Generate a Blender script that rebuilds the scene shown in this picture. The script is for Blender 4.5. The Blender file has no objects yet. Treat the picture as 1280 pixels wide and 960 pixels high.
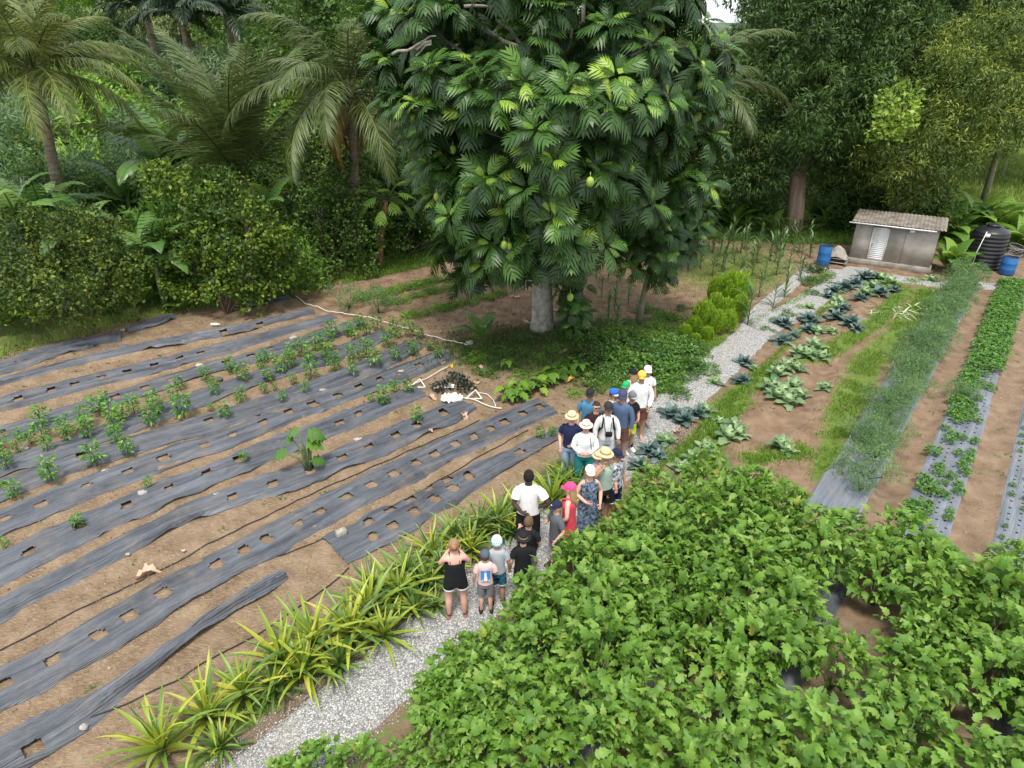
import bpy, bmesh, math, random
import numpy as np
from mathutils import Matrix, Vector

# ---------------------------------------------------------------- camera, sky, sun, exposure
S = bpy.context.scene
COL = S.collection
PITCH, CAM_H, FPX = 26.7, 9.0, 853.0
cam_d = bpy.data.cameras.new("camera")
cam_d.sensor_width = 36.0
cam_d.lens = FPX / 1280 * 36
cam_d.clip_start = 0.1
cam_d.clip_end = 3000
cam = bpy.data.objects.new("camera", cam_d)
COL.objects.link(cam)
cam.location = (0, 0, CAM_H)
cam.rotation_euler = (math.radians(90 - PITCH), 0, 0)
S.camera = cam

SUN_EL, SUN_AZ = 67.0, 185.0          # azimuth clockwise from +Y (seen from above)
W = bpy.data.worlds.new("World")
S.world = W
W.use_nodes = True
wn = W.node_tree
for n_ in list(wn.nodes):
    wn.nodes.remove(n_)
wo = wn.nodes.new("ShaderNodeOutputWorld")
bg = wn.nodes.new("ShaderNodeBackground")
bg.inputs[1].default_value = 0.15
sky = wn.nodes.new("ShaderNodeTexSky")
sky.sky_type = 'NISHITA'
sky.sun_disc = False
sky.sun_elevation = math.radians(SUN_EL)
sky.sun_rotation = math.radians(SUN_AZ)
sky.air_density = 1.0
sky.dust_density = 2.0
cl = wn.nodes.new("ShaderNodeTexNoise")
cl.inputs["Scale"].default_value = 2.2
cl.inputs["Detail"].default_value = 6
clr = wn.nodes.new("ShaderNodeValToRGB")
clr.color_ramp.elements[0].position = 0.3
clr.color_ramp.elements[0].color = (0.62, 0.62, 0.62, 1)
clr.color_ramp.elements[1].position = 0.7
clr.color_ramp.elements[1].color = (0.95, 0.95, 0.95, 1)
cmix = wn.nodes.new("ShaderNodeMix")
cmix.data_type = 'RGBA'
cmix.inputs[7].default_value = (6.4, 6.7, 7.0, 1)      # bright thin cloud
tc = wn.nodes.new("ShaderNodeTexCoord")
wn.links.new(tc.outputs["Generated"], cl.inputs["Vector"])
wn.links.new(cl.outputs["Fac"], clr.inputs["Fac"])
wn.links.new(clr.outputs["Color"], cmix.inputs[0])
wn.links.new(sky.outputs[0], cmix.inputs[6])
wn.links.new(cmix.outputs[2], bg.inputs[0])
wn.links.new(bg.outputs[0], wo.inputs[0])

sun_d = bpy.data.lights.new("sun", 'SUN')
sun_d.energy = 2.7
sun_d.angle = math.radians(13)
sun_d.color = (1.0, 0.95, 0.86)
sun = bpy.data.objects.new("sun", sun_d)
COL.objects.link(sun)
_az, _el = math.radians(SUN_AZ), math.radians(SUN_EL)
_sd = Vector((math.sin(_az) * math.cos(_el), math.cos(_az) * math.cos(_el), math.sin(_el)))
sun.rotation_euler = _sd.to_track_quat('Z', 'Y').to_euler()
sun.location = (0, 0, 40)
S.view_settings.view_transform = 'Standard'
S.view_settings.look = 'None'
S.view_settings.gamma = 1.0
S.view_settings.exposure = 0.72
S.cycles.max_bounces = 6
S.cycles.diffuse_bounces = 3
S.cycles.glossy_bounces = 2
S.cycles.transmission_bounces = 4
S.cycles.transparent_max_bounces = 4

# ---------------------------------------------------------------- helpers
RNG = np.random.default_rng(7)
random.seed(7)
_p = math.radians(PITCH)


def ray(px, py):
    a = 480 - py
    return np.array([px - 640, FPX * math.cos(_p) + a * math.sin(_p), -FPX * math.sin(_p) + a * math.cos(_p)])


def G(px, py, z=0.0):
    """point of the place at height z that stands at this spot of the photograph"""
    r = ray(px, py)
    t = (z - CAM_H) / r[2]
    return np.array([r[0] * t, r[1] * t, z])


def P3(px, py, y):
    r = ray(px, py)
    t = y / r[1]
    return np.array([r[0] * t, y, CAM_H + r[2] * t])


ANG = math.radians(52.3)
U2 = np.array([math.cos(ANG), math.sin(ANG)])
N2 = np.array([math.sin(ANG), -math.cos(ANG)])


def ST(s, t):
    return U2 * s + N2 * t


def hash2(ix, iy, seed):
    h = (ix.astype(np.int64) * 374761393 + iy.astype(np.int64) * 668265263 + seed * 2147483647) & 0xFFFFFFFF
    h = ((h ^ (h >> 13)) * 1274126177) & 0xFFFFFFFF
    return ((h ^ (h >> 16)) & 0xFFFF) / 65535.0


def vn(x, y, seed=0):
    x = np.asarray(x, float); y = np.asarray(y, float)
    ix = np.floor(x); iy = np.floor(y)
    fx = x - ix; fy = y - iy
    fx = fx * fx * (3 - 2 * fx); fy = fy * fy * (3 - 2 * fy)
    a = hash2(ix, iy, seed); b = hash2(ix + 1, iy, seed)
    c = hash2(ix, iy + 1, seed); d = hash2(ix + 1, iy + 1, seed)
    return (a * (1 - fx) + b * fx) * (1 - fy) + (c * (1 - fx) + d * fx) * fy - 0.5


def fbm(x, y, seed=0, o=3):
    r = 0; k = 1.0
    for i in range(o):
        r = r + vn(x * (2 ** i), y * (2 ** i), seed + i) * k
        k *= 0.5
    return r


class MB:
    def __init__(self):
        self.V = []; self.F = {3: [], 4: []}; self.A = {3: [], 4: []}; self.n = 0

    def add(self, V, F, v=0.0):
        V = np.asarray(V, float).reshape(-1, 3)
        for k in (3, 4):
            f = [q for q in F if len(q) == k]
            if f:
                self.F[k].append(np.array(f, np.int64) + self.n)
                self.A[k].append(np.full(len(f), v))
        self.V.append(V); self.n += len(V)
        return self

    def inst(self, tpl, M, T, v=None):
        """many copies of a template (V, F) with 3x3 matrices M and offsets T"""
        V, F = tpl
        k = len(T)
        if k == 0:
            return self
        W_ = np.einsum('kij,nj->kni', M, V) + T[:, None, :]
        if v is None:
            v = RNG.random(k)
        off = (np.arange(k) * len(V))[:, None, None] + self.n
        for kk in (3, 4):
            f = [q for q in F if len(q) == kk]
            if f:
                f = np.array(f, np.int64)
                self.F[kk].append((f[None] + off).reshape(-1, kk))
                self.A[kk].append(np.repeat(v, len(f)))
        self.V.append(W_.reshape(-1, 3)); self.n += k * len(V)
        return self

    def grid(self, P, v=0.0, mask=None):
        """P (n,m,3) grid of points"""
        n, m = P.shape[:2]
        i = np.arange(n - 1)[:, None] * m + np.arange(m - 1)[None, :]
        q = np.stack([i, i + m, i + m + 1, i + 1], -1).reshape(-1, 4)
        if mask is not None:
            q = q[mask.reshape(-1)]
        self.F[4].append(q + self.n); self.A[4].append(np.full(len(q), v))
        self.V.append(P.reshape(-1, 3)); self.n += n * m
        return self

    def mesh(self, name, mat, smooth=False):
        me = bpy.data.meshes.new(name)
        V = np.concatenate(self.V)
        f3 = np.concatenate(self.F[3]) if self.F[3] else np.zeros((0, 3), np.int64)
        f4 = np.concatenate(self.F[4]) if self.F[4] else np.zeros((0, 4), np.int64)
        at = np.concatenate(self.A[3] + self.A[4]) if (self.A[3] or self.A[4]) else np.zeros(0)
        me.vertices.add(len(V)); me.vertices.foreach_set("co", V.astype(np.float32).ravel())
        lp = np.concatenate([f3.ravel(), f4.ravel()])
        me.loops.add(len(lp)); me.loops.foreach_set("vertex_index", lp.astype(np.int32))
        tot = np.concatenate([np.full(len(f3), 3), np.full(len(f4), 4)]).astype(np.int32)
        st = np.concatenate([[0], np.cumsum(tot)[:-1]]).astype(np.int32)
        me.polygons.add(len(tot)); me.polygons.foreach_set("loop_start", st)
        try:
            me.polygons.foreach_set("loop_total", tot)
        except Exception:
            pass
        if smooth:
            me.polygons.foreach_set("use_smooth", np.ones(len(tot), bool))
        a = me.attributes.new("v", 'FLOAT', 'FACE')
        a.data.foreach_set("value", at.astype(np.float32))
        me.materials.append(mat)
        me.update(calc_edges=True)
        return me


def tag(o, label=None, cat=None, group=None, kind=None):
    if label: o["label"] = label
    if cat: o["category"] = cat
    if group: o["group"] = group
    if kind: o["kind"] = kind
    return o


def ob(name, me, parent=None, M=None, **k):
    o = bpy.data.objects.new(name, me)
    COL.objects.link(o)
    if parent is not None: o.parent = parent
    if M is not None: o.matrix_basis = M
    return tag(o, **k)


def empty(name, loc=(0, 0, 0), rz=0.0, **k):
    o = bpy.data.objects.new(name, None)
    o.empty_display_size = 0.1
    COL.objects.link(o)
    o.location = loc; o.rotation_euler = (0, 0, rz)
    return tag(o, **k)


def copy_tree(root, loc, rz=0.0, sc=1.0, label=None, group=None, rx=0.0, ry=0.0):
    r = root.copy(); COL.objects.link(r)
    r.location = loc; r.rotation_euler = (rx, ry, rz)
    r.scale = (sc, sc, sc) if not hasattr(sc, '__len__') else sc
    if label: r["label"] = label
    if group: r["group"] = group
    for ch in KIDS.get(root.name, []):
        c = ch.copy(); COL.objects.link(c); c.parent = r
        for g in KIDS.get(ch.name, []):
            d = g.copy(); COL.objects.link(d); d.parent = c
    return r


KIDS = {}


def reg(root, kids):
    KIDS.setdefault(root.name, []).extend(kids)


def nrm(a):
    a = np.asarray(a, float)
    return a / np.maximum(np.linalg.norm(a, axis=-1, keepdims=True), 1e-9)


def frames(d, n, s=1.0):
    y = nrm(d)
    x = np.cross(y, n)
    bad = np.linalg.norm(x, axis=-1) < 1e-4
    if bad.any():
        x[bad] = np.cross(y[bad], np.array([1.0, 0.3, 0.1]))
    x = nrm(x); z = np.cross(x, y)
    M = np.stack([x, y, z], -1)
    s = np.asarray(s, float)
    if s.ndim == 1: s = s[:, None, None]
    return M * s


def rdir(n):
    return nrm(RNG.normal(size=(n, 3)))


def M4(m, t):
    return Matrix([[m[0][0], m[0][1], m[0][2], t[0]], [m[1][0], m[1][1], m[1][2], t[1]],
                   [m[2][0], m[2][1], m[2][2], t[2]], [0, 0, 0, 1]])


def tube(mb, pts, rad, seg=8, v=0.0, cap=True, flat=1.0):
    P = np.asarray(pts, float); n = len(P)
    rad = np.broadcast_to(np.asarray(rad, float), (n,)) if np.ndim(rad) < 2 else rad
    T = np.gradient(P, axis=0) if n > 1 else np.array([[0, 0, 1.0]])
    T = nrm(T)
    ref = np.array([1.0, 0, 0]) if abs(T[0][0]) < 0.8 else np.array([0, 1.0, 0])
    ring = []
    for i in range(n):
        x = nrm(ref - T[i] * np.dot(ref, T[i])); y = np.cross(T[i], x); ref = x
        a = np.linspace(0, 2 * math.pi, seg, endpoint=False)
        ring.append(P[i] + rad[i] * (np.cos(a)[:, None] * x + np.sin(a)[:, None] * y * flat))
    V = np.concatenate(ring); F = []
    for i in range(n - 1):
        for j in range(seg):
            k = (j + 1) % seg
            F.append((i * seg + j, i * seg + k, (i + 1) * seg + k, (i + 1) * seg + j))
    if cap:
        V = np.concatenate([V, P[:1], P[-1:]])
        for j in range(seg):
            k = (j + 1) % seg
            F.append((k, j, n * seg)); F.append(((n - 1) * seg + j, (n - 1) * seg + k, n * seg + 1))
    mb.add(V, F, v)
    return mb


def loft(mb, rings, seg=20, v=0.0, fold=0.0, cap=(False, False), tilt=None):
    """rings: (cx,cy,z,rx,ry)"""
    a = np.linspace(0, 2 * math.pi, seg, endpoint=False)
    V = []; n = len(rings)
    for i, (cx, cy, z, rx, ry) in enumerate(rings):
        k = 1 + fold * np.sin(a * 5 + i * 0.7) + fold * 0.6 * np.sin(a * 3 + 1.3 * i)
        V.append(np.stack([cx + rx * k * np.cos(a), cy + ry * k * np.sin(a), np.full(seg, z)], -1))
    V = np.concatenate(V); F = []
    for i in range(n - 1):
        for j in range(seg):
            k = (j + 1) % seg
            F.append((i * seg + j, i * seg + k, (i + 1) * seg + k, (i + 1) * seg + j))
    ex = []
    for side, idx in ((0, 0), (1, n - 1)):
        if cap[side]:
            c = len(V) + len(ex); ex.append([rings[idx][0], rings[idx][1], rings[idx][2]])
            for j in range(seg):
                k = (j + 1) % seg
                F.append((idx * seg + k, idx * seg + j, c) if side == 0 else (idx * seg + j, idx * seg + k, c))
    if ex: V = np.concatenate([V, np.array(ex)])
    mb.add(V, F, v)
    return mb


def box(mb, c, s, v=0.0, R=None, bev=0.0):
    c = np.asarray(c, float); h = np.asarray(s, float) / 2
    if bev > 0:
        V = []
        for sx in (-1, 1):
            for sy in (-1, 1):
                for sz in (-1, 1):
                    for ax in range(3):
                        q = np.array([sx, sy, sz]) * (h - bev); q[ax] = np.array([sx, sy, sz])[ax] * h[ax]
                        V.append(q)
        V = np.array(V)
        bm = bmesh.new()
        for q in V: bm.verts.new(q)
        bmesh.ops.convex_hull(bm, input=bm.verts)
        bm.verts.index_update()
        V = np.array([list(x.co) for x in bm.verts]); F = [tuple(x.index for x in f.verts) for f in bm.faces]
        bm.free()
    else:
        V = np.array([[x, y, z] for x in (-1, 1) for y in (-1, 1) for z in (-1, 1)]) * h
        F = [(0, 1, 3, 2), (4, 6, 7, 5), (0, 4, 5, 1), (2, 3, 7, 6), (0, 2, 6, 4), (1, 5, 7, 3)]
    if R is not None: V = V @ np.asarray(R).T
    mb.add(V + c, F, v)
    return mb


def ball(mb, c, r, seg=10, rings=6, v=0.0, z0=-1.0, z1=1.0, noise=0.0):
    c = np.asarray(c, float); r = np.broadcast_to(np.asarray(r, float), (3,))
    th = np.linspace(math.acos(z1), math.acos(z0), rings + 1)
    a = np.linspace(0, 2 * math.pi, seg, endpoint=False)
    P = np.stack([np.sin(th)[:, None] * np.cos(a), np.sin(th)[:, None] * np.sin(a), np.cos(th)[:, None] + 0 * a], -1)
    if noise: P = P * (1 + noise * (RNG.random(P.shape[:2])[..., None] - .5))
    V = (P * r + c).reshape(-1, 3); F = []
    for i in range(rings):
        for j in range(seg):
            k = (j + 1) % seg
            F.append((i * seg + j, (i + 1) * seg + j, (i + 1) * seg + k, i * seg + k))
    mb.add(V, F, v)
    return mb


def rotz(a):
    c, s = math.cos(a), math.sin(a)
    return np.array([[c, -s, 0], [s, c, 0], [0, 0, 1.0]])


ORD_ = ["first", "second", "third", "fourth", "fifth", "sixth", "seventh", "eighth", "ninth", "tenth", "eleventh", "twelfth",
       "thirteenth", "fourteenth", "fifteenth", "sixteenth", "seventeenth", "eighteenth", "nineteenth", "twentieth",
       "twenty-first", "twenty-second", "twenty-third", "twenty-fourth", "twenty-fifth", "twenty-sixth", "twenty-seventh"]

_T = ["", "", "twent", "thirt", "fort", "fift", "sixt", "sevent", "eight", "ninet"]


def ordn(k):
    """0 -> first, 1 -> second ..."""
    k += 1
    if k < 20: return ORD_[k - 1]
    if k % 10 == 0: return _T[k // 10] + "ieth"
    return _T[k // 10] + "y-" + ORD_[k % 10 - 1]


# ---------------------------------------------------------------- materials


def mat(name):
    m = bpy.data.materials.new(name); m.use_nodes = True
    nt = m.node_tree
    return m, nt, nt.nodes["Principled BSDF"]


def nd(nt, t, **k):
    n = nt.nodes.new(t)
    for a, b in k.items():
        if hasattr(n, a): setattr(n, a, b)
        else: n.inputs[a].default_value = b
    return n


def ramp(nt, src, stops):
    r = nt.nodes.new("ShaderNodeValToRGB")
    e = r.color_ramp.elements
    while len(e) > 1: e.remove(e[-1])
    e[0].position = stops[0][0]; e[0].color = (*stops[0][1], 1)
    for p, c in stops[1:]:
        q = e.new(p); q.color = (*c, 1)
    nt.links.new(src, r.inputs[0])
    return r.outputs[0]


def mixc(nt, fac, a, b, mode='MIX'):
    m = nt.nodes.new("ShaderNodeMix"); m.data_type = 'RGBA'; m.blend_type = mode
    for s, q in ((0, fac), (6, a), (7, b)):
        if isinstance(q, (int, float)): m.inputs[s].default_value = q
        elif isinstance(q, tuple): m.inputs[s].default_value = (*q, 1)
        else: nt.links.new(q, m.inputs[s])
    return m.outputs[2]


def math_(nt, op, a, b=0.0, clamp=False):
    m = nt.nodes.new("ShaderNodeMath"); m.operation = op; m.use_clamp = clamp
    for s, q in ((0, a), (1, b)):
        if isinstance(q, (int, float)): m.inputs[s].default_value = q
        else: nt.links.new(q, m.inputs[s])
    return m.outputs[0]


def noise(nt, scale, detail=4, vec=None, rough=0.55):
    n = nd(nt, "ShaderNodeTexNoise"); n.inputs["Scale"].default_value = scale
    n.inputs["Detail"].default_value = detail; n.inputs["Roughness"].default_value = rough
    if vec is not None: nt.links.new(vec, n.inputs["Vector"])
    return n.outputs["Fac"]


def bump(nt, b, h, dist, strength=1.0):
    n = nd(nt, "ShaderNodeBump"); n.inputs["Distance"].default_value = dist; n.inputs["Strength"].default_value = strength
    nt.links.new(h, n.inputs["Height"]); nt.links.new(n.outputs[0], b.inputs["Normal"])


def coord(nt, scale=(1, 1, 1), rot=(0, 0, 0), obj=True):
    t = nd(nt, "ShaderNodeTexCoord"); m = nd(nt, "ShaderNodeMapping")
    m.inputs["Scale"].default_value = scale; m.inputs["Rotation"].default_value = rot
    nt.links.new(t.outputs["Object"], m.inputs["Vector"])
    return m.outputs[0]


def leafmat(name, stops, rough=0.42, trans=0.28, clump=0.0, spec=0.5):
    """leaf colour from a random number for every leaf (mesh attribute v, plus the object's own)"""
    m, nt, b = mat(name)
    a = nd(nt, "ShaderNodeAttribute", attribute_name="v")
    oi = nd(nt, "ShaderNodeObjectInfo")
    r = math_(nt, 'FRACT', math_(nt, 'ADD', math_(nt, 'MULTIPLY', a.outputs["Fac"], 0.999), math_(nt, 'MULTIPLY', oi.outputs["Random"], 0.999 if clump == 0 else clump)))
    if clump == -1:
        r = math_(nt, 'ADD', a.outputs["Fac"], 0.0)
    c = ramp(nt, r, stops)
    n1 = noise(nt, 3.0, 2)
    c = mixc(nt, math_(nt, 'MULTIPLY', n1, 0.35), c, (stops[0][1][0] * 1.1, stops[0][1][1] * 1.0, stops[0][1][2]))
    g = nd(nt, "ShaderNodeNewGeometry")
    nt.links.new(c, b.inputs["Base Color"])
    b.inputs["Roughness"].default_value = rough
    b.inputs["Specular IOR Level"].default_value = spec
    tr = nd(nt, "ShaderNodeBsdfTranslucent")
    hs = nd(nt, "ShaderNodeHueSaturation"); hs.inputs["Hue"].default_value = 0.485; hs.inputs["Value"].default_value = 1.5
    nt.links.new(c, hs.inputs["Color"]); nt.links.new(hs.outputs[0], tr.inputs["Color"])
    mx = nd(nt, "ShaderNodeMixShader"); mx.inputs[0].default_value = trans
    nt.links.new(b.outputs[0], mx.inputs[1]); nt.links.new(tr.outputs[0], mx.inputs[2])
    nt.links.new(mx.outputs[0], nt.nodes["Material Output"].inputs[0])
    return m


def plain(name, col, rough=0.6, var=0.15, sc=8.0, metal=0.0, bmp=0.0, spec=0.5, col2=None, zs=1.0):
    m, nt, b = mat(name)
    v = coord(nt, (1, 1, zs))
    n = noise(nt, sc, 5, v)
    c2 = col2 or tuple(x * (1 - 2 * var) for x in col)
    c = ramp(nt, n, [(0.3, c2), (0.62, col)])
    nt.links.new(c, b.inputs["Base Color"])
    b.inputs["Roughness"].default_value = rough; b.inputs["Metallic"].default_value = metal
    b.inputs["Specular IOR Level"].default_value = spec
    if bmp: bump(nt, b, noise(nt, sc * 4, 4, v), bmp)
    return m


def cloth(name, col, var=0.12, col2=None, sc=14.0):
    return plain(name, col, 0.85, var, sc, spec=0.2, bmp=0.004, col2=col2)


# ground
m, nt, b = mat("soil_and_grass_floor")
gv = coord(nt)
big = noise(nt, 0.35, 5, gv); mid = noise(nt, 2.2, 6, gv); fine = noise(nt, 22.0, 5, gv, 0.7)
soil = ramp(nt, mid, [(0.28, (0.125, 0.085, 0.056)), (0.5, (0.215, 0.15, 0.1)), (0.75, (0.31, 0.23, 0.158))])
soil = mixc(nt, math_(nt, 'MULTIPLY', fine, 0.5), soil, (0.13, 0.08, 0.052))
soil2 = ramp(nt, mid, [(0.28, (0.13, 0.082, 0.053)), (0.5, (0.2, 0.132, 0.085)), (0.75, (0.28, 0.195, 0.13))])
ta = nd(nt, "ShaderNodeAttribute", attribute_name="zone")
sep = nd(nt, "ShaderNodeSeparateXYZ"); nt.links.new(ta.outputs["Vector"], sep.inputs[0])
soil = mixc(nt, sep.outputs[1], soil, soil2)
sv = coord(nt, (9, 55, 9), (0, 0, -0.8))
straw = noise(nt, 1.0, 4, sv, 0.7)
strawm = math_(nt, 'MULTIPLY', ramp(nt, straw, [(0.5, (0, 0, 0)), (0.64, (1, 1, 1))]), sep.outputs[2], True)
soil = mixc(nt, math_(nt, 'MULTIPLY', strawm, 0.55), soil, (0.4, 0.33, 0.19))
spk = nd(nt, "ShaderNodeTexVoronoi"); spk.inputs["Scale"].default_value = 26.0; nt.links.new(gv, spk.inputs["Vector"])
peb = ramp(nt, spk.outputs["Distance"], [(0.10, (1, 1, 1)), (0.17, (0, 0, 0))])
pebm = math_(nt, 'MULTIPLY', peb, ramp(nt, noise(nt, 9, 2, gv), [(0.52, (0, 0, 0)), (0.62, (1, 1, 1))]))
soil = mixc(nt, math_(nt, 'MULTIPLY', pebm, 0.6), soil, (0.45, 0.38, 0.3))
gn = noise(nt, 5.0, 6, gv, 0.7)
grass = ramp(nt, gn, [(0.3, (0.05, 0.085, 0.018)), (0.5, (0.1, 0.16, 0.028)), (0.72, (0.18, 0.22, 0.055))])
gm = math_(nt, 'ADD', sep.outputs[0], math_(nt, 'MULTIPLY', math_(nt, 'SUBTRACT', gn, 0.5), 1.6))
gmm = math_(nt, 'MULTIPLY', ramp(nt, gm, [(0.42, (0, 0, 0)), (0.6, (1, 1, 1))]), math_(nt, 'GREATER_THAN', sep.outputs[0], 0.02))
colr = mixc(nt, gmm, soil, grass)
nt.links.new(colr, b.inputs["Base Color"])
b.inputs["Roughness"].default_value = 0.95; b.inputs["Specular IOR Level"].default_value = 0.15
hh = math_(nt, 'ADD', math_(nt, 'MULTIPLY', mid, 1.0), math_(nt, 'MULTIPLY', fine, 0.45))
bump(nt, b, hh, 0.07)
M_GROUND = m

m, nt, b = mat("pale_crushed_gravel")
gv = coord(nt)
vo = nd(nt, "ShaderNodeTexVoronoi"); vo.inputs["Scale"].default_value = 34.0; nt.links.new(gv, vo.inputs["Vector"])
gw = nd(nt, "ShaderNodeSeparateColor"); nt.links.new(vo.outputs["Color"], gw.inputs[0])
c = ramp(nt, gw.outputs[0], [(0.0, (0.2, 0.2, 0.2)), (0.3, (0.37, 0.37, 0.365)), (0.7, (0.48, 0.475, 0.46)), (1.0, (0.62, 0.61, 0.59))])
c = mixc(nt, ramp(nt, vo.outputs["Distance"], [(0.35, (0, 0, 0)), (0.62, (0.8, 0.8, 0.8))]), c, (0.15, 0.145, 0.135))
c = mixc(nt, ramp(nt, noise(nt, 1.3, 5, gv), [(0.52, (0, 0, 0)), (0.75, (0.55, 0.55, 0.55))]), c, (0.3, 0.265, 0.21))
nt.links.new(c, b.inputs["Base Color"]); b.inputs["Roughness"].default_value = 0.9
bump(nt, b, math_(nt, 'SUBTRACT', 1.0, vo.outputs["Distance"]), 0.02)
M_GRAVEL = m
M_PEBBLE = leafmat("loose_gravel_stones", [(0, (0.15, 0.15, 0.15)), (0.4, (0.36, 0.36, 0.35)), (0.8, (0.5, 0.49, 0.47)), (1, (0.62, 0.61, 0.58))], 0.85, 0.0)


def mulch_mat(name, c0, c1, dust, rough):
    m, nt, b = mat(name)
    a = nd(nt, "ShaderNodeAttribute", attribute_name="suv")
    mp = nd(nt, "ShaderNodeMapping"); mp.inputs["Scale"].default_value = (0.55, 6.5, 1); nt.links.new(a.outputs["Vector"], mp.inputs[0])
    n = noise(nt, 1.0, 4, mp.outputs[0], 0.52)
    c = ramp(nt, n, [(0.3, c0), (0.48, tuple(x * .6 + y * .4 for x, y in zip(c0, c1))), (0.75, c1)])
    n2 = noise(nt, 1.6, 6, a.outputs["Vector"], 0.7)
    c = mixc(nt, ramp(nt, n2, [(0.5, (0, 0, 0)), (0.76, (0.5, 0.5, 0.5))]), c, dust)
    wv = nd(nt, "ShaderNodeTexWave"); wv.inputs["Scale"].default_value = 18.0; wv.bands_direction = 'Y'
    nt.links.new(a.outputs["Vector"], wv.inputs[0])
    nt.links.new(c, b.inputs["Base Color"])
    rr = ramp(nt, n2, [(0.35, (rough, rough, rough)), (0.7, (rough + .25,) * 3)])
    nt.links.new(rr, b.inputs["Roughness"])
    bump(nt, b, math_(nt, 'ADD', n, math_(nt, 'MULTIPLY', wv.outputs["Fac"], 0.05)), 0.12)
    return m


M_MULCH = mulch_mat("black_woven_weed_mat", (0.033, 0.038, 0.048), (0.145, 0.157, 0.18), (0.23, 0.19, 0.15), 0.45)
M_MULCH2 = mulch_mat("grey_plastic_mulch", (0.11, 0.125, 0.15), (0.23, 0.255, 0.3), (0.26, 0.22, 0.18), 0.4)
M_HOSE = plain("black_rubber_hose", (0.02, 0.02, 0.022), 0.5)
M_PVC = plain("white_pvc_pipe", (0.72, 0.7, 0.64), 0.45, 0.08)
M_STONE = plain("pale_field_stone", (0.42, 0.39, 0.35), 0.9, 0.28, 9, bmp=0.03, col2=(0.2, 0.18, 0.15))
M_STONE_D = plain("dark_field_stone", (0.13, 0.11, 0.1), 0.9, 0.2, 9, bmp=0.02)
M_BARK = plain("pale_lichen_bark", (0.44, 0.42, 0.36), 0.95, 0.25, 5, bmp=0.05, col2=(0.17, 0.16, 0.12))
M_BARK_D = plain("brown_bark", (0.2, 0.145, 0.1), 0.95, 0.2, 4, bmp=0.06, col2=(0.08, 0.06, 0.045), zs=0.3)
M_BARK_M = plain("tan_flaking_mango_bark", (0.4, 0.29, 0.21), 0.95, 0.2, 3, bmp=0.08, col2=(0.15, 0.105, 0.08), zs=0.15)
M_PALMB = plain("ringed_palm_bark", (0.26, 0.2, 0.14), 0.95, 0.2, 3, bmp=0.05, col2=(0.1, 0.075, 0.055), zs=3)
M_STEM = plain("green_plant_stem", (0.1, 0.14, 0.05), 0.7, 0.2)
M_STEM_R = plain("reddish_papaya_trunk", (0.3, 0.13, 0.08), 0.8, 0.2, 6)
M_TWIG = plain("pale_grey_twig", (0.3, 0.27, 0.22), 0.9, 0.2)
L_EGG = leafmat("eggplant_leaf", [(0, (0.07, 0.155, 0.022)), (0.35, (0.115, 0.235, 0.03)), (0.75, (0.175, 0.32, 0.042)), (0.97, (0.23, 0.35, 0.075)), (0.993, (0.28, 0.36, 0.07)), (1, (0.38, 0.34, 0.06))], 0.5, 0.3, spec=.35)
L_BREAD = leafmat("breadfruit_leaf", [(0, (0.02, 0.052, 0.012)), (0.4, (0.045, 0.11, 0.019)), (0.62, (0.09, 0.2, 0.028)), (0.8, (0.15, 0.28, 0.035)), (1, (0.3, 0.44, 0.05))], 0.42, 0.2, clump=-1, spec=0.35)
L_MANGO = leafmat("mango_leaf", [(0, (0.022, 0.045, 0.012)), (0.5, (0.05, 0.1, 0.02)), (0.85, (0.095, 0.165, 0.03)), (1, (0.16, 0.23, 0.04))], 0.5, 0.22, spec=.25)
L_MANGO2 = leafmat("sun_painted_mango_leaf", [(0, (0.026, 0.048, 0.012)), (0.45, (0.055, 0.095, 0.018)), (0.72, (0.1, 0.155, 0.027)), (1, (0.34, 0.4, 0.06))], 0.5, 0.25, spec=.25)  # brightest stop puts the sunlit look of the tips into the leaf colour
L_CIT = leafmat("citrus_leaf", [(0, (0.03, 0.065, 0.012)), (0.45, (0.07, 0.135, 0.02)), (0.8, (0.125, 0.21, 0.026)), (1, (0.23, 0.32, 0.035))], 0.5, 0.3, spec=.25)
L_DARK = leafmat("dark_shrub_leaf", [(0, (0.026, 0.06, 0.013)), (0.5, (0.065, 0.14, 0.024)), (1, (0.14, 0.24, 0.042))], 0.5, 0.25, spec=.25)
L_MID = leafmat("green_shrub_leaf", [(0, (0.06, 0.14, 0.02)), (0.5, (0.13, 0.26, 0.034)), (1, (0.25, 0.4, 0.055))], 0.5, 0.3, spec=.3)
L_BLUE = leafmat("grey_green_shrub_leaf", [(0, (0.06, 0.11, 0.045)), (0.5, (0.11, 0.19, 0.08)), (1, (0.2, 0.29, 0.14))], 0.5, 0.3, spec=.3)
L_WARM = leafmat("yellowing_shrub_leaf", [(0, (0.08, 0.14, 0.02)), (0.5, (0.17, 0.25, 0.03)), (0.85, (0.3, 0.32, 0.045)), (1, (0.38, 0.22, 0.06))], 0.5, 0.3)
L_PALM = leafmat("coconut_frond", [(0, (0.045, 0.075, 0.018)), (0.5, (0.085, 0.125, 0.03)), (1, (0.16, 0.2, 0.06))], 0.42, 0.22, spec=.4)
L_PALM_Y = leafmat("yellowed_coconut_frond", [(0, (0.2, 0.15, 0.03)), (1, (0.38, 0.27, 0.06))], 0.5, 0.2)
L_PALM_W = leafmat("olive_tinged_frond", [(0, (0.055, 0.085, 0.018)), (0.6, (0.11, 0.145, 0.03)), (1, (0.22, 0.23, 0.05))], 0.42, 0.22, spec=.35)
L_PALM_D = leafmat("dark_palm_frond", [(0, (0.012, 0.03, 0.012)), (1, (0.035, 0.065, 0.025))], 0.35, 0.2)
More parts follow.
